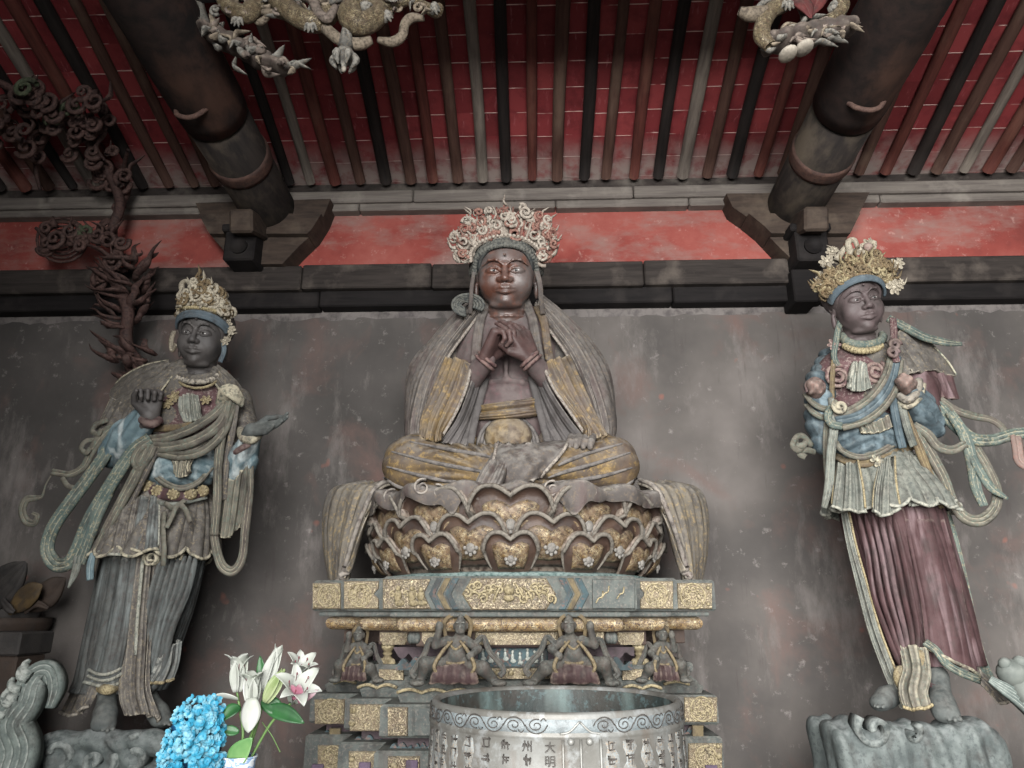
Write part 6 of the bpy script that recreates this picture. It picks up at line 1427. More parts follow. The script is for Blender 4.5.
# ------------------------------------------------------------ bronze vat
def build_vat():
    c = at(555.5, 697, 2.7); R = 123.5*S(c); zr = c[2]; cx, cy = c[0], 2.7
    t = NT('vat_bronze'); n = t.noise(5, 6, .6)
    col = t.ramp(n, [(.3, '#3f3d39'), (.5, '#53524e'), (.68, '#6a6b69')])
    col = t.mix(t.math('MULTIPLY', t.rng(t.noise(9, 6, .65, vec=t.map((1, 1, .3), (2, 2, 2))), .53, .7), .5), col, '#4a3a2c')
    col = t.mix(t.math('MULTIPLY', t.rng(t.noise(16, 6, .7), .52, .68), .55), col, '#85898a')
    col = t.mix(t.math('MULTIPLY', t.rng(t.point(), .5, .58), .4), col, '#8f8f8b')
    vm = t.done(col, .5, t.bump(t.noise(30, 5, .6), .18, .006), .25, .4)
    inn = aged('vat_inside', '#2a3231', '#35322e', '#465250', .4, '#7d8482', .3, 5, fleck='#46585a', fleckamt=.5, streak='#566462', rough=.6, spec=.3)
    chalk = aged('vat_chalk_letters', '#a6abab', '#949896', '#b5b8b7', .2, '#c5c8c6', .4, 40, fleck='#6f6a62', fleckamt=.6, rough=.6)
    dark = aged('vat_dark_letters', '#3f3c39', '#494541', '#5a5753', .0, '#a09e9a', 0, 40, rough=.5)
    bandm = aged('vat_band', '#6b7375', '#7f8688', '#8f9597', .2, '#a0a6a7', .3, 12, fleck='#4f5557', fleckamt=.5, rough=.5, spec=.4)
    r = thing('bronze_vat', 'big round inscribed bronze vat with a scroll band in front of the pedestal', 'vat', (cx, cy, 0))
    hb = .058
    prof = [(R*.935, zr-.012), (R*.942, zr-.006), (R*.955, zr), (R*.985, zr+.001), (R*.995, zr-.006), (R*.998, zr-.016), (R*1.0, zr-hb+.008), (R*1.012, zr-hb), (R*1.012, zr-hb-.007), (R*1.003, zr-hb-.012),
            (R*1.01, zr-.16), (R*1.025, zr-.3), (R*1.02, zr-.5), (R*.96, zr-.66), (R*.86, zr-.76), (R*.8, zr-.8), (R*.8, .06), (R*.88, .03), (R*.88, 0), (0, 0)]
    M().lathe(prof, (cx, cy, 0), 120).obj('body', vm, r)
    M().lathe([(R*.99, zr-.015), (R*1.001, zr-.018), (R*1.003, zr-hb+.006), (R*.99, zr-hb+.003)], (cx, cy, 0), 120).obj('rim_band', bandm, r)
    M().lathe([(R*.945, zr-.008), (R*.938, zr-.016), (R*.93, zr-.12), (R*.9, zr-.28), (R*.85, zr-.4), (0, zr-.41)], (cx, cy, 0), 96).obj('inner_wall', inn, r)
    def surf(phi, z, d=0.0, rr=None): q = (rr or R)+d; return A3(cx+q*math.sin(phi), cy-q*math.cos(phi), z)
    phx = lambda px: math.asin(max(-1, min(1, (px-555.5)/127.0)))
    # seam strip with rivets and the two little triangles of the band
    seam = phx(573)
    for (px, nm) in ((558.5, 'panel_line'), (573.5, 'panel_line'), (590.5, 'panel_line')):
        m = M(); ph = phx(px); m.tube([surf(ph, zr-hb-.01, .006), surf(ph, zr-.3, .006, R*1.015), surf(ph, zr-.5, .004, R*1.02)], .0035, n=6, res=20); m.obj(nm, vm, r)
    for s_ in (-1, 1):
        m = M(); m.tube([surf(seam, zr-.022, .004), surf(seam+s_*.07, zr-.048, .004), surf(seam+s_*.135, zr-hb+.004, .004)], .003, n=6, res=12); m.obj('band_line', vm, r)
        m = M(); m.ball(surf(seam+s_*.062, zr-hb-.015, .008), .0095); m.obj('rivet', vm, r)
    # running scroll along the band
    k = 0
    for phi in np.arange(-1.55, 1.56, .155):
        if abs(phi-seam) < .16: continue
        m = M(); up = 1 if k % 2 else -1; k += 1; zc = zr-hb*.5-.004
        pts = []
        for i in range(30):
            f = i/29; a = up*(1.2+2*PI*1.35*f); rr = .02*(1-.8*f); pts.append(surf(phi+rr*math.cos(a)/R*1.15, zc+rr*math.sin(a)*.85, .003))
        m.tube(pts, .0015, n=5)
        m.tube([surf(phi-.078, zc+up*.002, .003), surf(phi-.05, zc-up*.014, .003), surf(phi, zc-up*.021, .003), surf(phi+.05, zc-up*.014, .003), surf(phi+.078, zc+up*.002, .003)], .0016, n=5, res=16)
        m.tube([surf(phi+.03, zc+up*.012, .003), surf(phi+.05, zc+up*.019, .003), surf(phi+.07, zc+up*.012, .003)], .0014, n=5, res=8)
        m.obj('band_scroll', dark, r)
    # inscription columns
    rn = random.Random(8)
    def glyphmesh(ch):
        cu = bpy.data.curves.new('g', 'FONT'); cu.body = ch; cu.extrude = .03; cu.align_x = 'CENTER'; cu.resolution_u = 2
        o = bpy.data.objects.new('g', cu); COL.objects.link(o)
        dg = bpy.context.evaluated_depsgraph_get(); me = o.evaluated_get(dg).to_mesh()
        V = np.array([v.co[:] for v in me.vertices]); F = [list(p.vertices) for p in me.polygons]
        o.evaluated_get(dg).to_mesh_clear(); bpy.data.objects.remove(o); bpy.data.curves.remove(cu)
        return V, F
    def put(m, V, F, phi, zc, sz):
        if len(V) == 0: return
        lo, hi = V.min(0), V.max(0); sc = sz/max(hi[0]-lo[0], hi[1]-lo[1], 1e-3); cxx, cyy = (lo[0]+hi[0])/2, (lo[1]+hi[1])/2
        W = [surf(phi+(v[0]-cxx)*sc/R, zc+(v[1]-cyy)*sc, .001+.005*(1 if v[2] > 0 else 0), R*(1.004+.08*(zr-hb-zc))) for v in V]
        m.add(W, F, False)
    def strokes(m, phi, zc, sz):
        """worn, unreadable character: a few crossing strokes"""
        for q in range(rn.randint(4, 6)):
            hor = q % 2 == 0; o1 = rn.uniform(-.42, .42)*sz; l = rn.uniform(.25, .5)*sz; o2 = rn.uniform(-.12, .12)*sz
            a, b = ((o2-l, o1), (o2+l, o1+rn.uniform(-.08, .08)*sz)) if hor else ((o1, o2-l), (o1+rn.uniform(-.15, .15)*sz, o2+l))
            rr = R*(1.005+.08*(zr-hb-zc))
            m.tube([surf(phi+(a[0]*(1-f)+b[0]*f)/R, zc+a[1]*(1-f)+b[1]*f, .002, rr) for f in (0, .5, 1)], sz*.07, n=5)
    cols = [(547.5, '大明國'), (528, '州'), (509.5, ''), (492, ''), (476, ''), (462, ''), (451, ''), (443, ''), (436, ''), (600, ''), (616, ''), (632, ''), (646, ''), (658, ''), (667, ''), (675, '')]
    for px, txt in cols:
        phi = phx(px); m = M(); z = zr-hb-.03+.003*rn.random()
        near = 485 < px < 560
        for i in range(12):
            sz = .028
            if i < len(txt): V, F = glyphmesh(txt[i]); put(m, V, F, phi, z, sz)
            else: strokes(m, phi, z, sz)
            z -= .0365
        m.obj('inscription_column', dark, r)
        if not near:        # pale mineral crust along the cast columns
            m = M(); w = .0165*rn.uniform(.85, 1.15); zz = np.linspace(zr-hb-.018, zr-.52, 26); 
            P = np.array([[surf(phi+u*(w+.006*math.sin(j*1.7+px)+.004*rn.uniform(-1, 1))/R, q, .0025*(1-abs(u)**4)+.0005, R*(1.003+.085*min(.2, zr-hb-q))) for u in (-1, -.6, 0, .6, 1)] for j, q in enumerate(zz)])
            m.grid(P, flip=True); m.obj('mineral_crust', aged('vat_crust', '#818584', '#6d6b66', '#8b8e8b', .2, '#999c9a', 0, 30, fleck='#6f6355', fleckamt=.9, rough=.6), r)
# ------------------------------------------------------------ flowers
def build_flowers():
    Yf = 3.2
    blue = NT('hydrangea_blue'); n = blue.noise(9, 4); 
    bm = blue.done(blue.mix(blue.math('MULTIPLY', blue.rng(blue.noise(30, 3), .45, .6), .7), blue.ramp(n, [(.3, '#125672'), (.5, '#257793'), (.7, '#4b8ba0')]), '#769ca6'), .6)
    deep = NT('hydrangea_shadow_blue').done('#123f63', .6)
    leafm = NT('lily_leaf'); leafm_ = leafm.done(leafm.mix(leafm.rng(leafm.noise(8, 4), .35, .65), '#173a1d', '#28552b'), .45)
    pleaf = NT('lily_pale_leaf'); pleaf_ = pleaf.done(pleaf.mix(pleaf.rng(pleaf.noise(8, 4), .35, .65), '#42693d', '#5f7f4f'), .45)
    stem = NT('lily_stem').done('#4c6638', .5)
    petal = NT('lily_petal'); z = petal.noise(10, 3); pm = petal.done(petal.mix(petal.rng(z, .4, .7), '#8e908b', '#7e8379'), .5)
    pinkp = NT('lily_pink_petal'); pk = pinkp.done(pinkp.mix(pinkp.rng(pinkp.noise(14, 3), .42, .6), '#8d8284', '#7d4f5d'), .5)
    budm = NT('lily_bud'); bu = budm.done(budm.mix(budm.rng(budm.noise(7, 3), .4, .65), '#828a6a', '#657748'), .5)
    anth = NT('lily_anther').done('#5a2530', .6)
    por = NT('vase_porcelain'); w = por.noise(22, 2, .5, .4); pv = por.done(por.mix(por.rng(por.math('ABSOLUTE', por.math('SUBTRACT', w, .5)), .03, .045, 1, 0), '#b0b6bb', '#6f86a3'), .25, spec=.5)
    v0 = at(240, 763, Yf); zb = v0[2]-.3
    # ledge the flowers stand on, below the picture
    m = M(); m.box((at(215, 760, Yf)[0], Yf, (zb)/2), (.75, .45, zb), b=.02); m.obj('trim_5', aged('ledge_stone', '#5a5652', '#66615c'), kind='structure')
    t = thing('hydrangea_bunch', 'round bunch of bright blue hydrangea left of the white lilies', 'flowers', (at(195, 760, Yf)[0], Yf, zb))
    c0 = at(193, 742, Yf); rn = random.Random(12); mm = M(); md = M()
    def inside(px, py):
        xs = {698: (193, 222), 710: (178, 224), 722: (172, 222), 740: (164, 222), 756: (160, 223), 775: (160, 222)}
        ks = sorted(xs)
        for i in range(len(ks)-1):
            if ks[i] <= py <= ks[i+1]:
                f = (py-ks[i])/(ks[i+1]-ks[i]); a = xs[ks[i]][0]*(1-f)+xs[ks[i+1]][0]*f; b = xs[ks[i]][1]*(1-f)+xs[ks[i+1]][1]*f
                return a <= px <= b, (px-(a+b)/2)/max(1, (b-a)/2)
        return False, 0
    cnt = 0; core = SDF()
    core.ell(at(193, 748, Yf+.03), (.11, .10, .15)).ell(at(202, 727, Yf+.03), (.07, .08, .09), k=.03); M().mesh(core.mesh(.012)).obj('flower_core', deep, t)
    while cnt < 330:
        px, py = rn.uniform(158, 226), rn.uniform(697, 778); ok, u = inside(px, py)
        if not ok: continue
        dpt = .15*math.sqrt(max(0, 1-u*u))*min(1, (py-690)/30)
        p = at(px, py, Yf-dpt+rn.uniform(-.01, .02)); nz = nrm(A3(u*.9+rn.uniform(-.4, .4), -1, .35+rn.uniform(-.4, .4))); ux = nrm(np.cross(nz, (rn.uniform(-1, 1), .2, 1))); uy = np.cross(nz, ux)
        for k in range(4):
            a = k*PI/2+.4; d = ux*math.cos(a)+uy*math.sin(a); e = np.cross(nz, d); s_ = .0125*rn.uniform(.85, 1.25)
            P = [[p+d*s_*f+e*s_*g*(.35+.75*math.sin(PI*min(1, f*.85)))+nz*(.006*f*f+.004*abs(g)-.001*k) for g in (-.75, 0, .75)] for f in (.05, .5, .95, 1.25)]
            mm.grid(P)
        mm.ball(p+nz*.003, .0035, nu=4, nv=5); cnt += 1
    mm.obj('florets', bm, t, kind='stuff')
    m = M(); xx = at(195, 760, Yf)[0]; m.lathe([(0, 0), (.07, 0), (.085, .05), (.1, .16), (.09, .17), (0, .165)], (xx, Yf, zb), 32); m.obj('pot', aged('flower_pot', '#5a4a40', '#66554a'), t)
    # white vase
    vx = at(239, 763, Yf)[0]; t = thing('flower_vase', 'white porcelain vase holding the lilies', 'vase', (vx, Yf, zb))
    zt = at(239, 760, Yf-.07)[2]
    h = zt-zb; rv = 17.5*S(v0)
    m = M(); m.lathe([(0, .0), (.05, 0), (.05, .02), (.038, .05), (.045, h*.5), (.06, h*.8), (rv*.92, h*.96), (rv, h), (rv*.95, h), (rv*.85, h*.95), (.05, h*.8), (0, h*.78)], (vx, Yf, zb), 40); m.obj('body', pv, t)
    mouth = A3(vx, Yf, zt-.02)
    m = M(); m.tube([mouth+A3(rv*.97*math.cos(a), rv*.97*math.sin(a), .021) for a in np.linspace(0, 2*PI, 33)], .004, n=6, caps=False); m.obj('rim', pv, t)
    def petal_(m, base, d, side, L, w, curl, open_):
        d = nrm(d); out = nrm(side); 
        nu, nv = 12, 9; P = []
        for i in range(nu):
            f = i/(nu-1); wd = w*math.sin(PI*min(1, .12+.86*f))**.8*(1 if f < .93 else (1-f)/.07*.7+.3)
            ang = open_*f+curl*max(0, f-.45)**1.6*3
            P.append((f, wd, ang))
        pos = base.copy(); rows = []; e = nrm(np.cross(d, out))
        for i, (f, wd, ang) in enumerate(P):
            dd = d*math.cos(ang)+out*math.sin(ang); nn = out*math.cos(ang)-d*math.sin(ang)
            if i: pos = pos+dd*L/(nu-1)
            rows.append([pos+e*wd*g+nn*(-.22*wd*(1-g*g)*0+.28*wd*g*g*-1) for g in np.linspace(-1, 1, nv)])
        m.solid(fix(np.array(rows)), .0022)
    def bloom(root, base, tip, L, open_, curl, mat, n=6, w=.3, a0=0, stamens=True):
        base = np.asarray(base); d = nrm(np.asarray(tip)-base); u = nrm(np.cross(d, (0.1, -1, .2))); v = np.cross(d, u)
        fl = None
        for k in range(n):
            a = a0+k*2*PI/n; m = M(); o = u*math.cos(a)+v*math.sin(a)
            petal_(m, base+o*.004, d, o, L*(1 if k % 2 else .94), L*w*(.5 if k % 2 else .42), curl, open_); m.obj('petal', mat, root)
        if stamens:
            m = M()
            for k in range(5):
                a = k*1.26; o = u*math.cos(a)+v*math.sin(a); e = base+d*L*.72+o*L*.12*(1+open_); m.tube([base+d*L*.2, (base+e)/2+o*.004, e], .0013, n=5, res=8); m.ball(e, (.003, .003, .006), nu=5, nv=6)
            m.obj('stamens', anth, root)
    def leaf(root, a, b, w, mat, sag=0, nrm_=(0, -1, .4)):
        a, b = np.asarray(a), np.asarray(b); d = b-a; L = np.linalg.norm(d); e = nrm(np.cross(d, nrm_)); n_ = nrm(np.cross(e, d)); rows = []
        for i in range(14):
            f = i/13; wd = w*math.sin(PI*(.04+.95*f))**.75*(1.1-.35*f); p = a+d*f+A3(0, 0, sag*math.sin(PI*f))
            rows.append([p+e*wd*g+n_*(.25*wd*g*g) for g in (-1, -.6, -.08, 0, .08, .6, 1)])
        m = M(); m.solid(fix(np.array(rows)), .002); m.obj('leaf', mat, root)
    def stemm(root, pts): m = M(); m.tube([at(*p) for p in pts], [.0055]*(len(pts)-1)+[.004], n=7, res=30); m.obj('stem', stem, root)
    q = lambda x, y, d=0: at(x, y, Yf+d)
    G = 'lily stems in the white vase'
    def lily(lab): return thing('lily', lab, 'flower', mouth, G)
    mo = (241, 764, 0)
    t = lily('tall white lily leftmost in the vase with one petal pointing left'); stemm(t, [(238, 768, Yf), (243, 735, Yf), (240, 710, Yf), (237, 692, Yf)])
    bloom(t, q(237, 692), q(239, 662), .165, .34, .6, pm, 6, .46, .3); m = M(); petal_(m, q(238, 700, -.02), q(212, 694)-q(238, 700), A3(0, -.4, -.6), .115, .022, .5, .1); m.obj('petal', pm, t)
    leaf(t, q(240, 706, -.01), q(222, 721, -.05), .028, leafm_, .01); leaf(t, q(239, 732, 0), q(220, 729, -.02), .02, leafm_); leaf(t, q(229, 766, -.03), q(252, 738, -.06), .043, pleaf_, 0, (0, -1, .1))
    t = lily('white lily at the front middle of the vase with a hanging petal'); stemm(t, [(241, 768, Yf), (249, 742, Yf-.02), (255, 722, Yf-.04), (252, 704, Yf-.05)])
    bloom(t, q(252, 706, -.05), q(252, 672, -.06), .15, .32, .75, pm, 6, .46, .9); m = M(); petal_(m, q(251, 698, -.085), q(249, 728, -.1)-q(251, 698, -.08), A3(0, -1, 0), .125, .04, -.2, .18); m.obj('petal', pm, t)
    leaf(t, q(255, 714, 0), q(247, 700, .03), .03, leafm_)
    t = lily('upright closed lily buds in the middle top of the vase'); stemm(t, [(243, 768, Yf+.02), (254, 735, Yf+.02), (262, 706, Yf+.02), (264, 690, Yf+.02)])
    bloom(t, q(263, 692, .02), q(277, 652, .02), .19, .07, .14, pm, 6, .36, .2, False); bloom(t, q(265, 702, -.03), q(281, 674, -.03), .14, .06, .04, bu, 6, .42, .5, False)
    leaf(t, q(263, 690, .03), q(260, 656, .03), .022, leafm_, 0); leaf(t, q(262, 700, .0), q(284, 712, 0), .034, leafm_); leaf(t, q(256, 705, .03), q(250, 672, .03), .018, leafm_)
    t = lily('open pink hearted lily rightmost in the vase'); stemm(t, [(246, 768, Yf), (258, 745, Yf), (272, 722, Yf), (286, 708, Yf), (294, 700, Yf)])
    bloom(t, q(293, 702, -.01), q(299, 684, -.10), .19, .72, .8, pm, 6, .36, .35); 
    for a_, b_, w_ in (((297, 700), (300, 683), .02), ((298, 702), (320, 689), .014), ((295, 700), (292, 684), .018)):
        m = M(); petal_(m, q(*a_, -.07), q(*b_, -.09)-q(*a_, -.07), A3(0, -1, .2), np.linalg.norm(q(*b_)-q(*a_)), w_, .2, .05); m.obj('petal', pk, t)
    bloom(t, q(295, 686, .04), q(301, 666, 0), .16, .5, .6, pm, 6, .42, .1)
    leaf(t, q(266, 708, .0), q(304, 723, -.03), .034, leafm_, .008)
    m = M(); m.tube([at(262, 722, Yf), at(272, 736, Yf-.01), at(280, 752, Yf)], .002, n=5, res=12); m.obj('tendril', stem, t)
# ============================================================ CARVINGS HANGING UNDER THE ROOF
def build_overhead():
    bg = aged('dragon_beige', '#544b41', '#665c50', '#7d756a', .3, '#a89a86', .6, 14, fleck='#4a4038', fleckamt=.7)
    bgs = scroll('dragon_scales', '#75694f', '#40382f', 60, dust='#857c71', wid=.1, bareamt=.2, metal=.05, st=1)
    gy = aged('dragon_grey', '#5b5a56', '#474643', '#83807a', .35, '#9c988f', .6, 14, fleck='#6f6250', fleckamt=.6)
    pk = aged('carving_pinkish', '#675d55', '#524a45', '#7d756d', .3, '#ab9c8f', .5, 12, fleck='#4b3d3a', fleckamt=.7)
    rd = aged('carving_red', '#5c2c2c', '#6d3836', '#80706a', .2, '#a08c7f', .6, 12)
    wt = aged('carving_white', '#a59c8e', '#8f877b', '#a8a198', .2, '#c0b8aa', .4, 12)
    mr = aged('flame_maroon', '#2f1e1d', '#3d2825', '#51443f', .25, '#665049', .5, 12, fleck='#241b1a', fleckamt=.6)
    gn = aged('flame_green', '#37402d', '#414a35', '#555a48', .25, '#6a6d58', .4, 12)
    # cross beam above the picture that carries the dragons
    m = M(); m.box((0.1, 3.72, 5.62), (5.6, .26, .44), b=.03); m.obj('trim_6', MATS['black_beam'], kind='structure')
    Y = 3.72
    def tub(name, pts, rad, mat, root, n=9, res=60, flat=None):
        m = M(); P = [at(x, y, Y+d) for x, y, d in pts]; m.tube(P, [r*S(P[0]) for r in rad] if np.ndim(rad) else rad*S(P[0]), n=n, res=res, flat=flat); return m.obj(name, mat, root)
    def claws(root, px, py, d, mat, a0=0, r=7):
        c = at(px, py, Y+d)
        for k in range(4):
            a = a0+k*.55; s_ = S(c)*r; e = A3(math.cos(a), -.3, math.sin(a)); m = M(); m.tube([c, c+e*s_*.6+A3(0, -.02, .012), c+e*s_*1.25], [.022, .018, .004], n=7, res=10); m.obj('claw', mat, root)
    root = thing('dragon_carving', 'beige scaly coiled dragon carving hanging at the top left of centre with a hanging bud', 'carving', at(330, -18, Y))
    tub('body', [(216, -14, 0), (228, 6, -.04), (246, 14, -.06), (258, 2, -.02), (270, -6, 0), (284, 6, -.06), (300, 18, -.08), (318, 22, -.06), (330, 10, -.02), (322, -6, .02), (340, -14, .03), (356, 0, -.04), (350, 16, -.1), (362, 24, -.1), (378, 14, -.06), (372, -4, 0), (390, -14, 0)], [5, 8, 9, 9, 9, 10, 10, 10, 10, 10, 10, 11, 12, 11, 10, 9, 6], bgs, root, 12, 170)
    tub('wave_band', [(262, 12, -.02), (280, 14, -.03), (298, 18, -.04), (318, 22, -.05), (332, 34, -.05), (344, 42, -.05), (360, 44, -.05), (372, 40, -.05)], [3, 5, 6, 6, 6, 6, 6, 4], bg, root, 8, 60)
    tub('wave_band', [(378, 40, -.04), (392, 42, -.04), (402, 36, -.04), (405, 24, -.04), (412, 18, -.04), (424, 18, -.04)], [3, 5, 5, 5, 5, 3], bg, root, 8, 50)
    tub('wave_band', [(250, 14, 0), (258, 22, 0), (266, 18, 0), (270, 6, 0), (284, 10, 0)], [2, 3.4, 3.4, 3, 2], bg, root, 8, 40)
    tub('wave_band', [(298, -4, -.1), (312, 0, -.12), (318, 12, -.12), (328, 18, -.12), (336, 6, -.12)], [3, 5, 5, 5, 3], pk, root, 8, 40)
    tub('wave_band', [(380, 8, 0), (396, 4, 0), (410, 0, 0), (424, 6, 0), (436, 12, 0), (440, 6, 0)], [4, 6, 5, 5, 6, 4], bgs, root, 8, 40)
    tub('wave_band', [(330, 2, -.1), (344, -2, -.12), (352, 6, -.13), (346, 14, -.13)], [3, 4, 4, 3], gy, root, 8, 30)
    for (x, y, d, a) in ((240, 22, -.05, -2.6), (312, 28, -.08, -2.4), (385, 20, -.06, -.6), (432, 12, -.02, -.8), (366, 12, -.1, .6)): claws(root, x, y, d, gy, a)
    for hx in (236, 330, 400): tub('hanger', [(hx, 8, .02), (hx, -10, .02), (hx, -34, 0)], 3, bg, root, 8, 12)
    rn = random.Random(2)
    for k in range(60):
        x, y = rn.uniform(212, 442), rn.uniform(-12, 12); m = M(); c = at(x, y, Y-.02+rn.uniform(-.06, .06))
        if k % 2: m.tube(coil(c, rn.uniform(.025, .045), 1.4, rn.uniform(0, 6), rn.choice((-1, 1)), 22, .02), .012, n=6)
        else: flame(m, c, c+A3(rn.uniform(-.08, .08), -.02, rn.uniform(-.1, -.03)), .018, .3, rn)
        m.obj('dragon_curl', (bg, gy, pk)[k % 3], root)
    m = M(); c = at(347, 28, Y-.08); zb = at(347, 70, Y-.08)[2]; h = c[2]-zb
    m.lathe([(0, 0), (.012, .02), (.03, h*.18), (.055, h*.3), (.06, h*.38), (.045, h*.46), (.032, h*.5), (.045, h*.55), (.04, h*.7), (.03, h), (0, h)], (c[0], c[1], zb), 20); m.obj('hanging_bud', gy, root)
    for k in range(6):
        a = k*PI/3; e = A3(math.cos(a), math.sin(a), 0); m = M(); p = A3(c[0], c[1], zb+h*.4); m.tube([p+e*.03, p+e*.07+A3(0, 0, -.05), p+e*.045+A3(0, 0, -.11)], [.014, .024, .006], n=7, res=12); m.obj('bud_petal', gy, root)
    m = M(); m.ball((c[0], c[1], zb+.008), (.016, .016, .02)); m.obj('bud_tip', wt, root)
    # cloud fragment at the left tie beam
    root = thing('cloud_carving', 'pale jagged cloud carving on the right flank of the left tie beam', 'carving', at(212, 30, Y+.1))
    s = SDF(); 
    for (x, y, r) in ((206, 30, 7), (216, 36, 10), (228, 42, 11), (240, 48, 11), (252, 55, 11), (264, 61, 10), (276, 65, 8), (288, 66, 6)): s.ell(at(x, y, Y+.1), (r*1.1*S(at(x, y, Y)), .09, r*.8*S(at(x, y, Y))), rot(0, 25, 0), .03)
    M().mesh(s.mesh(.011, lambda X, Yy, Z: .012*np.sin(X*42+Z*25)*np.sin(Z*50-X*20))).obj('cloud_body', pk, root)
    for (a, b, w) in (((204, 34), (200, 20), 5), ((212, 30), (222, 24), 5), ((240, 44), (262, 46), 6), ((270, 58), (282, 48), 5), ((284, 62), (306, 60), 5), ((284, 68), (306, 68), 4), ((236, 58), (244, 72), 4), ((262, 68), (276, 74), 4), ((222, 48), (214, 44), 5)):
        m = M(); p0, p1 = at(*a, Y+.08), at(*b, Y+.06); flame(m, p0, p1+(p1-p0)*.25, w*S(p0), .25, rn); m.obj('cloud_tip', (pk, gy)[rn.random() < .5], root)
    for k in range(26):
        f = rn.random(); x, y = 204+84*f+rn.uniform(-5, 5), 30+38*f+rn.uniform(-7, 7); m = M(); p0 = at(x, y, Y+.02); flame(m, p0, p0+A3(rn.uniform(-.08, .12), rn.uniform(-.05, 0), rn.uniform(-.08, .1)), rn.uniform(.02, .035), .4, rn); m.obj('cloud_tip', (pk, gy, bg)[k % 3], root)
    m = M(); m.tube([at(206, 30, Y+.1), at(198, 8, Y+.12), at(198, -14, Y+.1), at(200, -36, Y+.02)], .045, n=8, res=12); m.obj('hanger', gy, root)
    # right carving
    root = thing('dragon_carving', 'feathered grey beige dragon carving by the right tie beam with two white pads', 'carving', at(800, -18, Y))
    tub('neck', [(800, -14, 0), (786, 2, 0), (772, 10, -.03), (764, 22, -.05), (762, 36, -.06), (770, 46, -.06)], [6, 8, 8, 8, 8, 6], bgs, root, 12, 80)
    tub('snout', [(771, 12, -.02), (760, 14, -.05), (748, 14, -.07), (739, 11, -.08)], [7, 8, 7, 4], bg, root, 10, 40)
    tub('horn', [(756, 10, -.06), (764, 2, -.05), (778, -4, -.04)], [3, 3, 1.5], gy, root, 7, 20)
    s = SDF()
    for (x, y, r) in ((772, 42, 9), (786, 40, 11), (800, 36, 11), (816, 34, 11), (832, 31, 10), (846, 27, 8)): s.ell(at(x, y, Y), (r*1.3*S(at(x, y, Y)), .1, r*.8*S(at(x, y, Y))), rot(0, -12, 0), .03)
    M().mesh(s.mesh(.011, lambda X, Yy, Z: .012*np.sin(X*45-Z*20)*np.sin(Z*48+X*20))).obj('feather_body', pk, root)
    for (a, b, w) in (((780, 32), (800, 24), 5), ((800, 28), (826, 14), 6), ((818, 30), (845, 16), 6), ((832, 28), (860, 22), 6), ((838, 34), (862, 26), 5), ((826, 40), (848, 42), 5), ((812, 44), (838, 46), 4), ((776, 48), (760, 50), 4)):
        m = M(); p0, p1 = at(*a, Y-.04), at(*b, Y-.02); flame(m, p0, p1, w*S(p0), .2, rn); m.obj('feather', (pk, bg, gy)[rn.randint(0, 2)], root)
    for k in range(26):
        f = rn.random(); x, y = 772+76*f+rn.uniform(-4, 4), 41-14*f+rn.uniform(-7, 7); m = M(); p0 = at(x, y, Y-.06); flame(m, p0, p0+A3(rn.uniform(.02, .16), rn.uniform(-.04, .02), rn.uniform(-.03, .08)), rn.uniform(.018, .032), .3, rn); m.obj('feather', (pk, gy, bg)[k % 3], root)
    for (x, y) in ((788, 54), (804, 48)): m = M(); c = at(x, y, Y-.05); m.ball(c, (.055, .07, .03), rot(0, -8, 0)); m.obj('white_pad', wt, root)
    for (pts, mat) in (([(796, -4, -.05), (806, 6, -.08), (811, 18, -.08)], rd), ([(822, -8, -.03), (816, 4, -.05), (811, 16, -.07)], rd)):
        m = M(); P = [at(x, y, Y+d) for x, y, d in pts]; ribbon(m, P, [.11, .09, .015], 2, .1, .15, n=30); m.obj('red_petal', mat, root)
    for (x, y, d, a) in ((786, 6, -.03, -2.4), (830, 10, -.02, -.9)): claws(root, x, y, d, gy, a)
    tub('tail', [(830, -14, 0), (842, 2, -.03), (838, 14, -.04), (826, 18, -.05)], [5, 7, 6, 3], bgs, root, 10, 40)
    tub('support', [(797, -70, 0), (800, -8, .02), (806, 14, .03), (810, 34, .03)], [6, 6, 6, 6], gy, root, 8, 20)
    # openwork flame carving at the left
    Yc = 5.62
    Yd = lambda y: Yc-max(0, 185-y)/185*1.5
    root = thing('flame_carving', 'dark maroon openwork flame and scroll carving climbing the wall behind the left statue', 'carving', at(128, 384, Yc))
    rn = random.Random(6)
    spine = [(138, 382), (130, 360), (126, 335), (128, 312), (120, 290), (112, 272), (118, 250), (112, 232), (120, 205), (112, 180), (98, 160), (84, 135), (62, 118), (38, 105), (10, 88), (-12, 78)]
    sp2 = [(112, 232), (90, 238), (68, 232), (50, 240), (36, 228)]; sp3 = [(84, 135), (96, 120), (104, 132), (96, 146), (104, 160)]; sp4 = [(120, 205), (128, 190), (124, 170), (128, 150)]; sp5 = [(62, 118), (44, 140), (36, 165), (40, 190)]
    for k, sp in enumerate((spine, sp2, sp3, sp4, sp5)):
        m = M(); P = [at(x, y, Yd(y)+.05*math.sin(i*1.3)) for i, (x, y) in enumerate(sp)]; m.tube(P, np.linspace(.055, .03, len(P)) if k == 0 else np.linspace(.035, .015, len(P)), n=8, res=110 if k == 0 else 40); m.obj('main_stem' if k == 0 else 'branch', mr, root)
    SPN = crv(np.array(spine, float), 100)
    pts = [tuple(SPN[rn.randint(34, 92)]+np.array([rn.uniform(-16, 16), rn.uniform(-8, 8)])) for _ in range(44)]+[(rn.uniform(36, 110), 235+rn.uniform(-14, 14)) for _ in range(14)]+[(103, 277), (106, 268), (98, 284), (124, 262)]
    pts += [(rn.uniform(-6, 118), rn.uniform(88, 160)) for _ in range(26)]
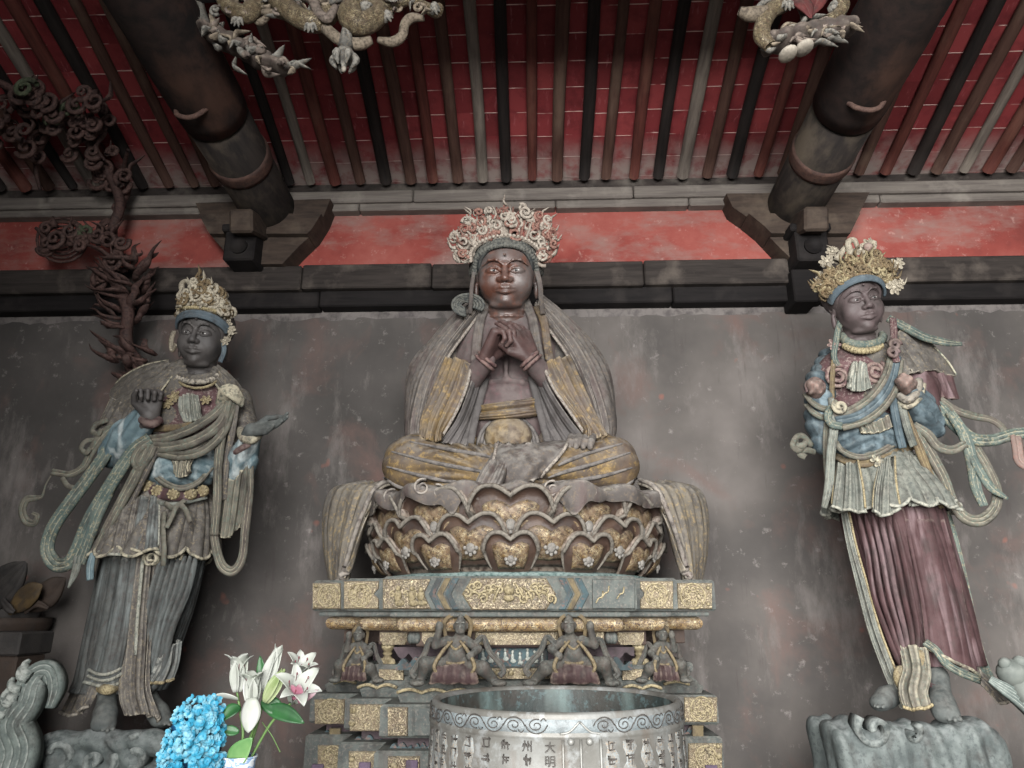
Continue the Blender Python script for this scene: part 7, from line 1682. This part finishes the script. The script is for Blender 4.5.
    for k, (x, y) in enumerate(pts):
        m = M(); c = at(x, y, Yd(y)+rn.uniform(-.1, .08)); r = rn.uniform(.05, .1)
        m.tube(coil(c, r, 1.5, rn.uniform(0, 6), rn.choice((-1, 1)), 26, .03), np.linspace(.024, .012, 26), n=6)
        if k % 2: flame(m, c+A3(r*.6, 0, 0), c+A3(r*rn.uniform(-2, 2), -.03, r*rn.uniform(1.2, 2.4)), .025, .3, rn)
        m.obj('scroll', gn if (k % 17 == 3) else mr, root)
    def tongue(x, y, dx, dy, w, d):
        """long wavy carved flame"""
        P = []
        for q in range(7):
            f = q/6; P.append(at(x+dx*f+4*math.sin(f*6+x)*f, y+dy*f+3*math.cos(f*5+y)*f, Yc+d-.08*math.sin(PI*f)))
        m = M(); m.tube(P, [w*.6, w, w*.95, w*.8, w*.6, w*.4, w*.08], n=8, res=22, flat=.55); m.obj('flame_leaf', mr, root)
    for k in range(22): tongue(122+rn.uniform(-8, 14), 262+k*3.2+rn.uniform(-3, 3), rn.uniform(-44, -14), rn.uniform(-30, -2), rn.uniform(.026, .04), rn.uniform(-.1, .06))
    for k in range(14): tongue(134+rn.uniform(-6, 8), 262+k*4.6+rn.uniform(-3, 3), rn.uniform(4, 22), rn.uniform(-34, -10), rn.uniform(.025, .036), rn.uniform(-.06, .08))
    for k in range(22): tongue(rn.uniform(112, 156), rn.uniform(350, 384), rn.uniform(-30, -8), rn.uniform(-20, 2), rn.uniform(.03, .045), rn.uniform(-.1, .06))
    # red wheel motif on the scroll
    m = M()
    for q in range(5): a = q*.5; m.tube([at(62+(25-q*4)*math.cos(b), 240+(22-q*4)*math.sin(b), Yc+.02*q) for b in np.linspace(0, 2*PI, 25)], .012, n=6, caps=False)
    m.obj('ring_motif', mr, root)
# ============================================================ LIGHT
def build_light():
    w = bpy.data.worlds.new('daylight'); SC.world = w; w.use_nodes = True
    bg = w.node_tree.nodes['Background']; bg.inputs[0].default_value = (.9, .95, 1, 1); bg.inputs[1].default_value = 1.0
    def area(nm, loc, tgt, sx, sy, e, col):
        l = bpy.data.lights.new(nm, 'AREA'); l.shape = 'RECTANGLE'; l.size = sx; l.size_y = sy; l.energy = e; l.color = col
        o = bpy.data.objects.new(nm, l); COL.objects.link(o); o.location = loc
        o.rotation_euler = (Vector(tgt)-Vector(loc)).to_track_quat('-Z', 'Y').to_euler()
    area('doorway_daylight', (-1.7, -8, 3.8), (.4, 5, 2.3), 11.5, 7.5, 10700, (1, .985, .965))
    SC.view_settings.view_transform = 'Standard'; SC.view_settings.look = 'None'
    SC.view_settings.exposure = -.14; SC.view_settings.gamma = 1; SC.view_settings.use_curve_mapping = False
# ============================================================ BUILD
setup_camera()
build_setting()
for fn in ('build_pedestal', 'build_lotus', 'build_buddha', 'build_left', 'build_right', 'build_bases', 'build_vat', 'build_flowers', 'build_overhead'):
    if fn in globals(): globals()[fn]()
build_light()
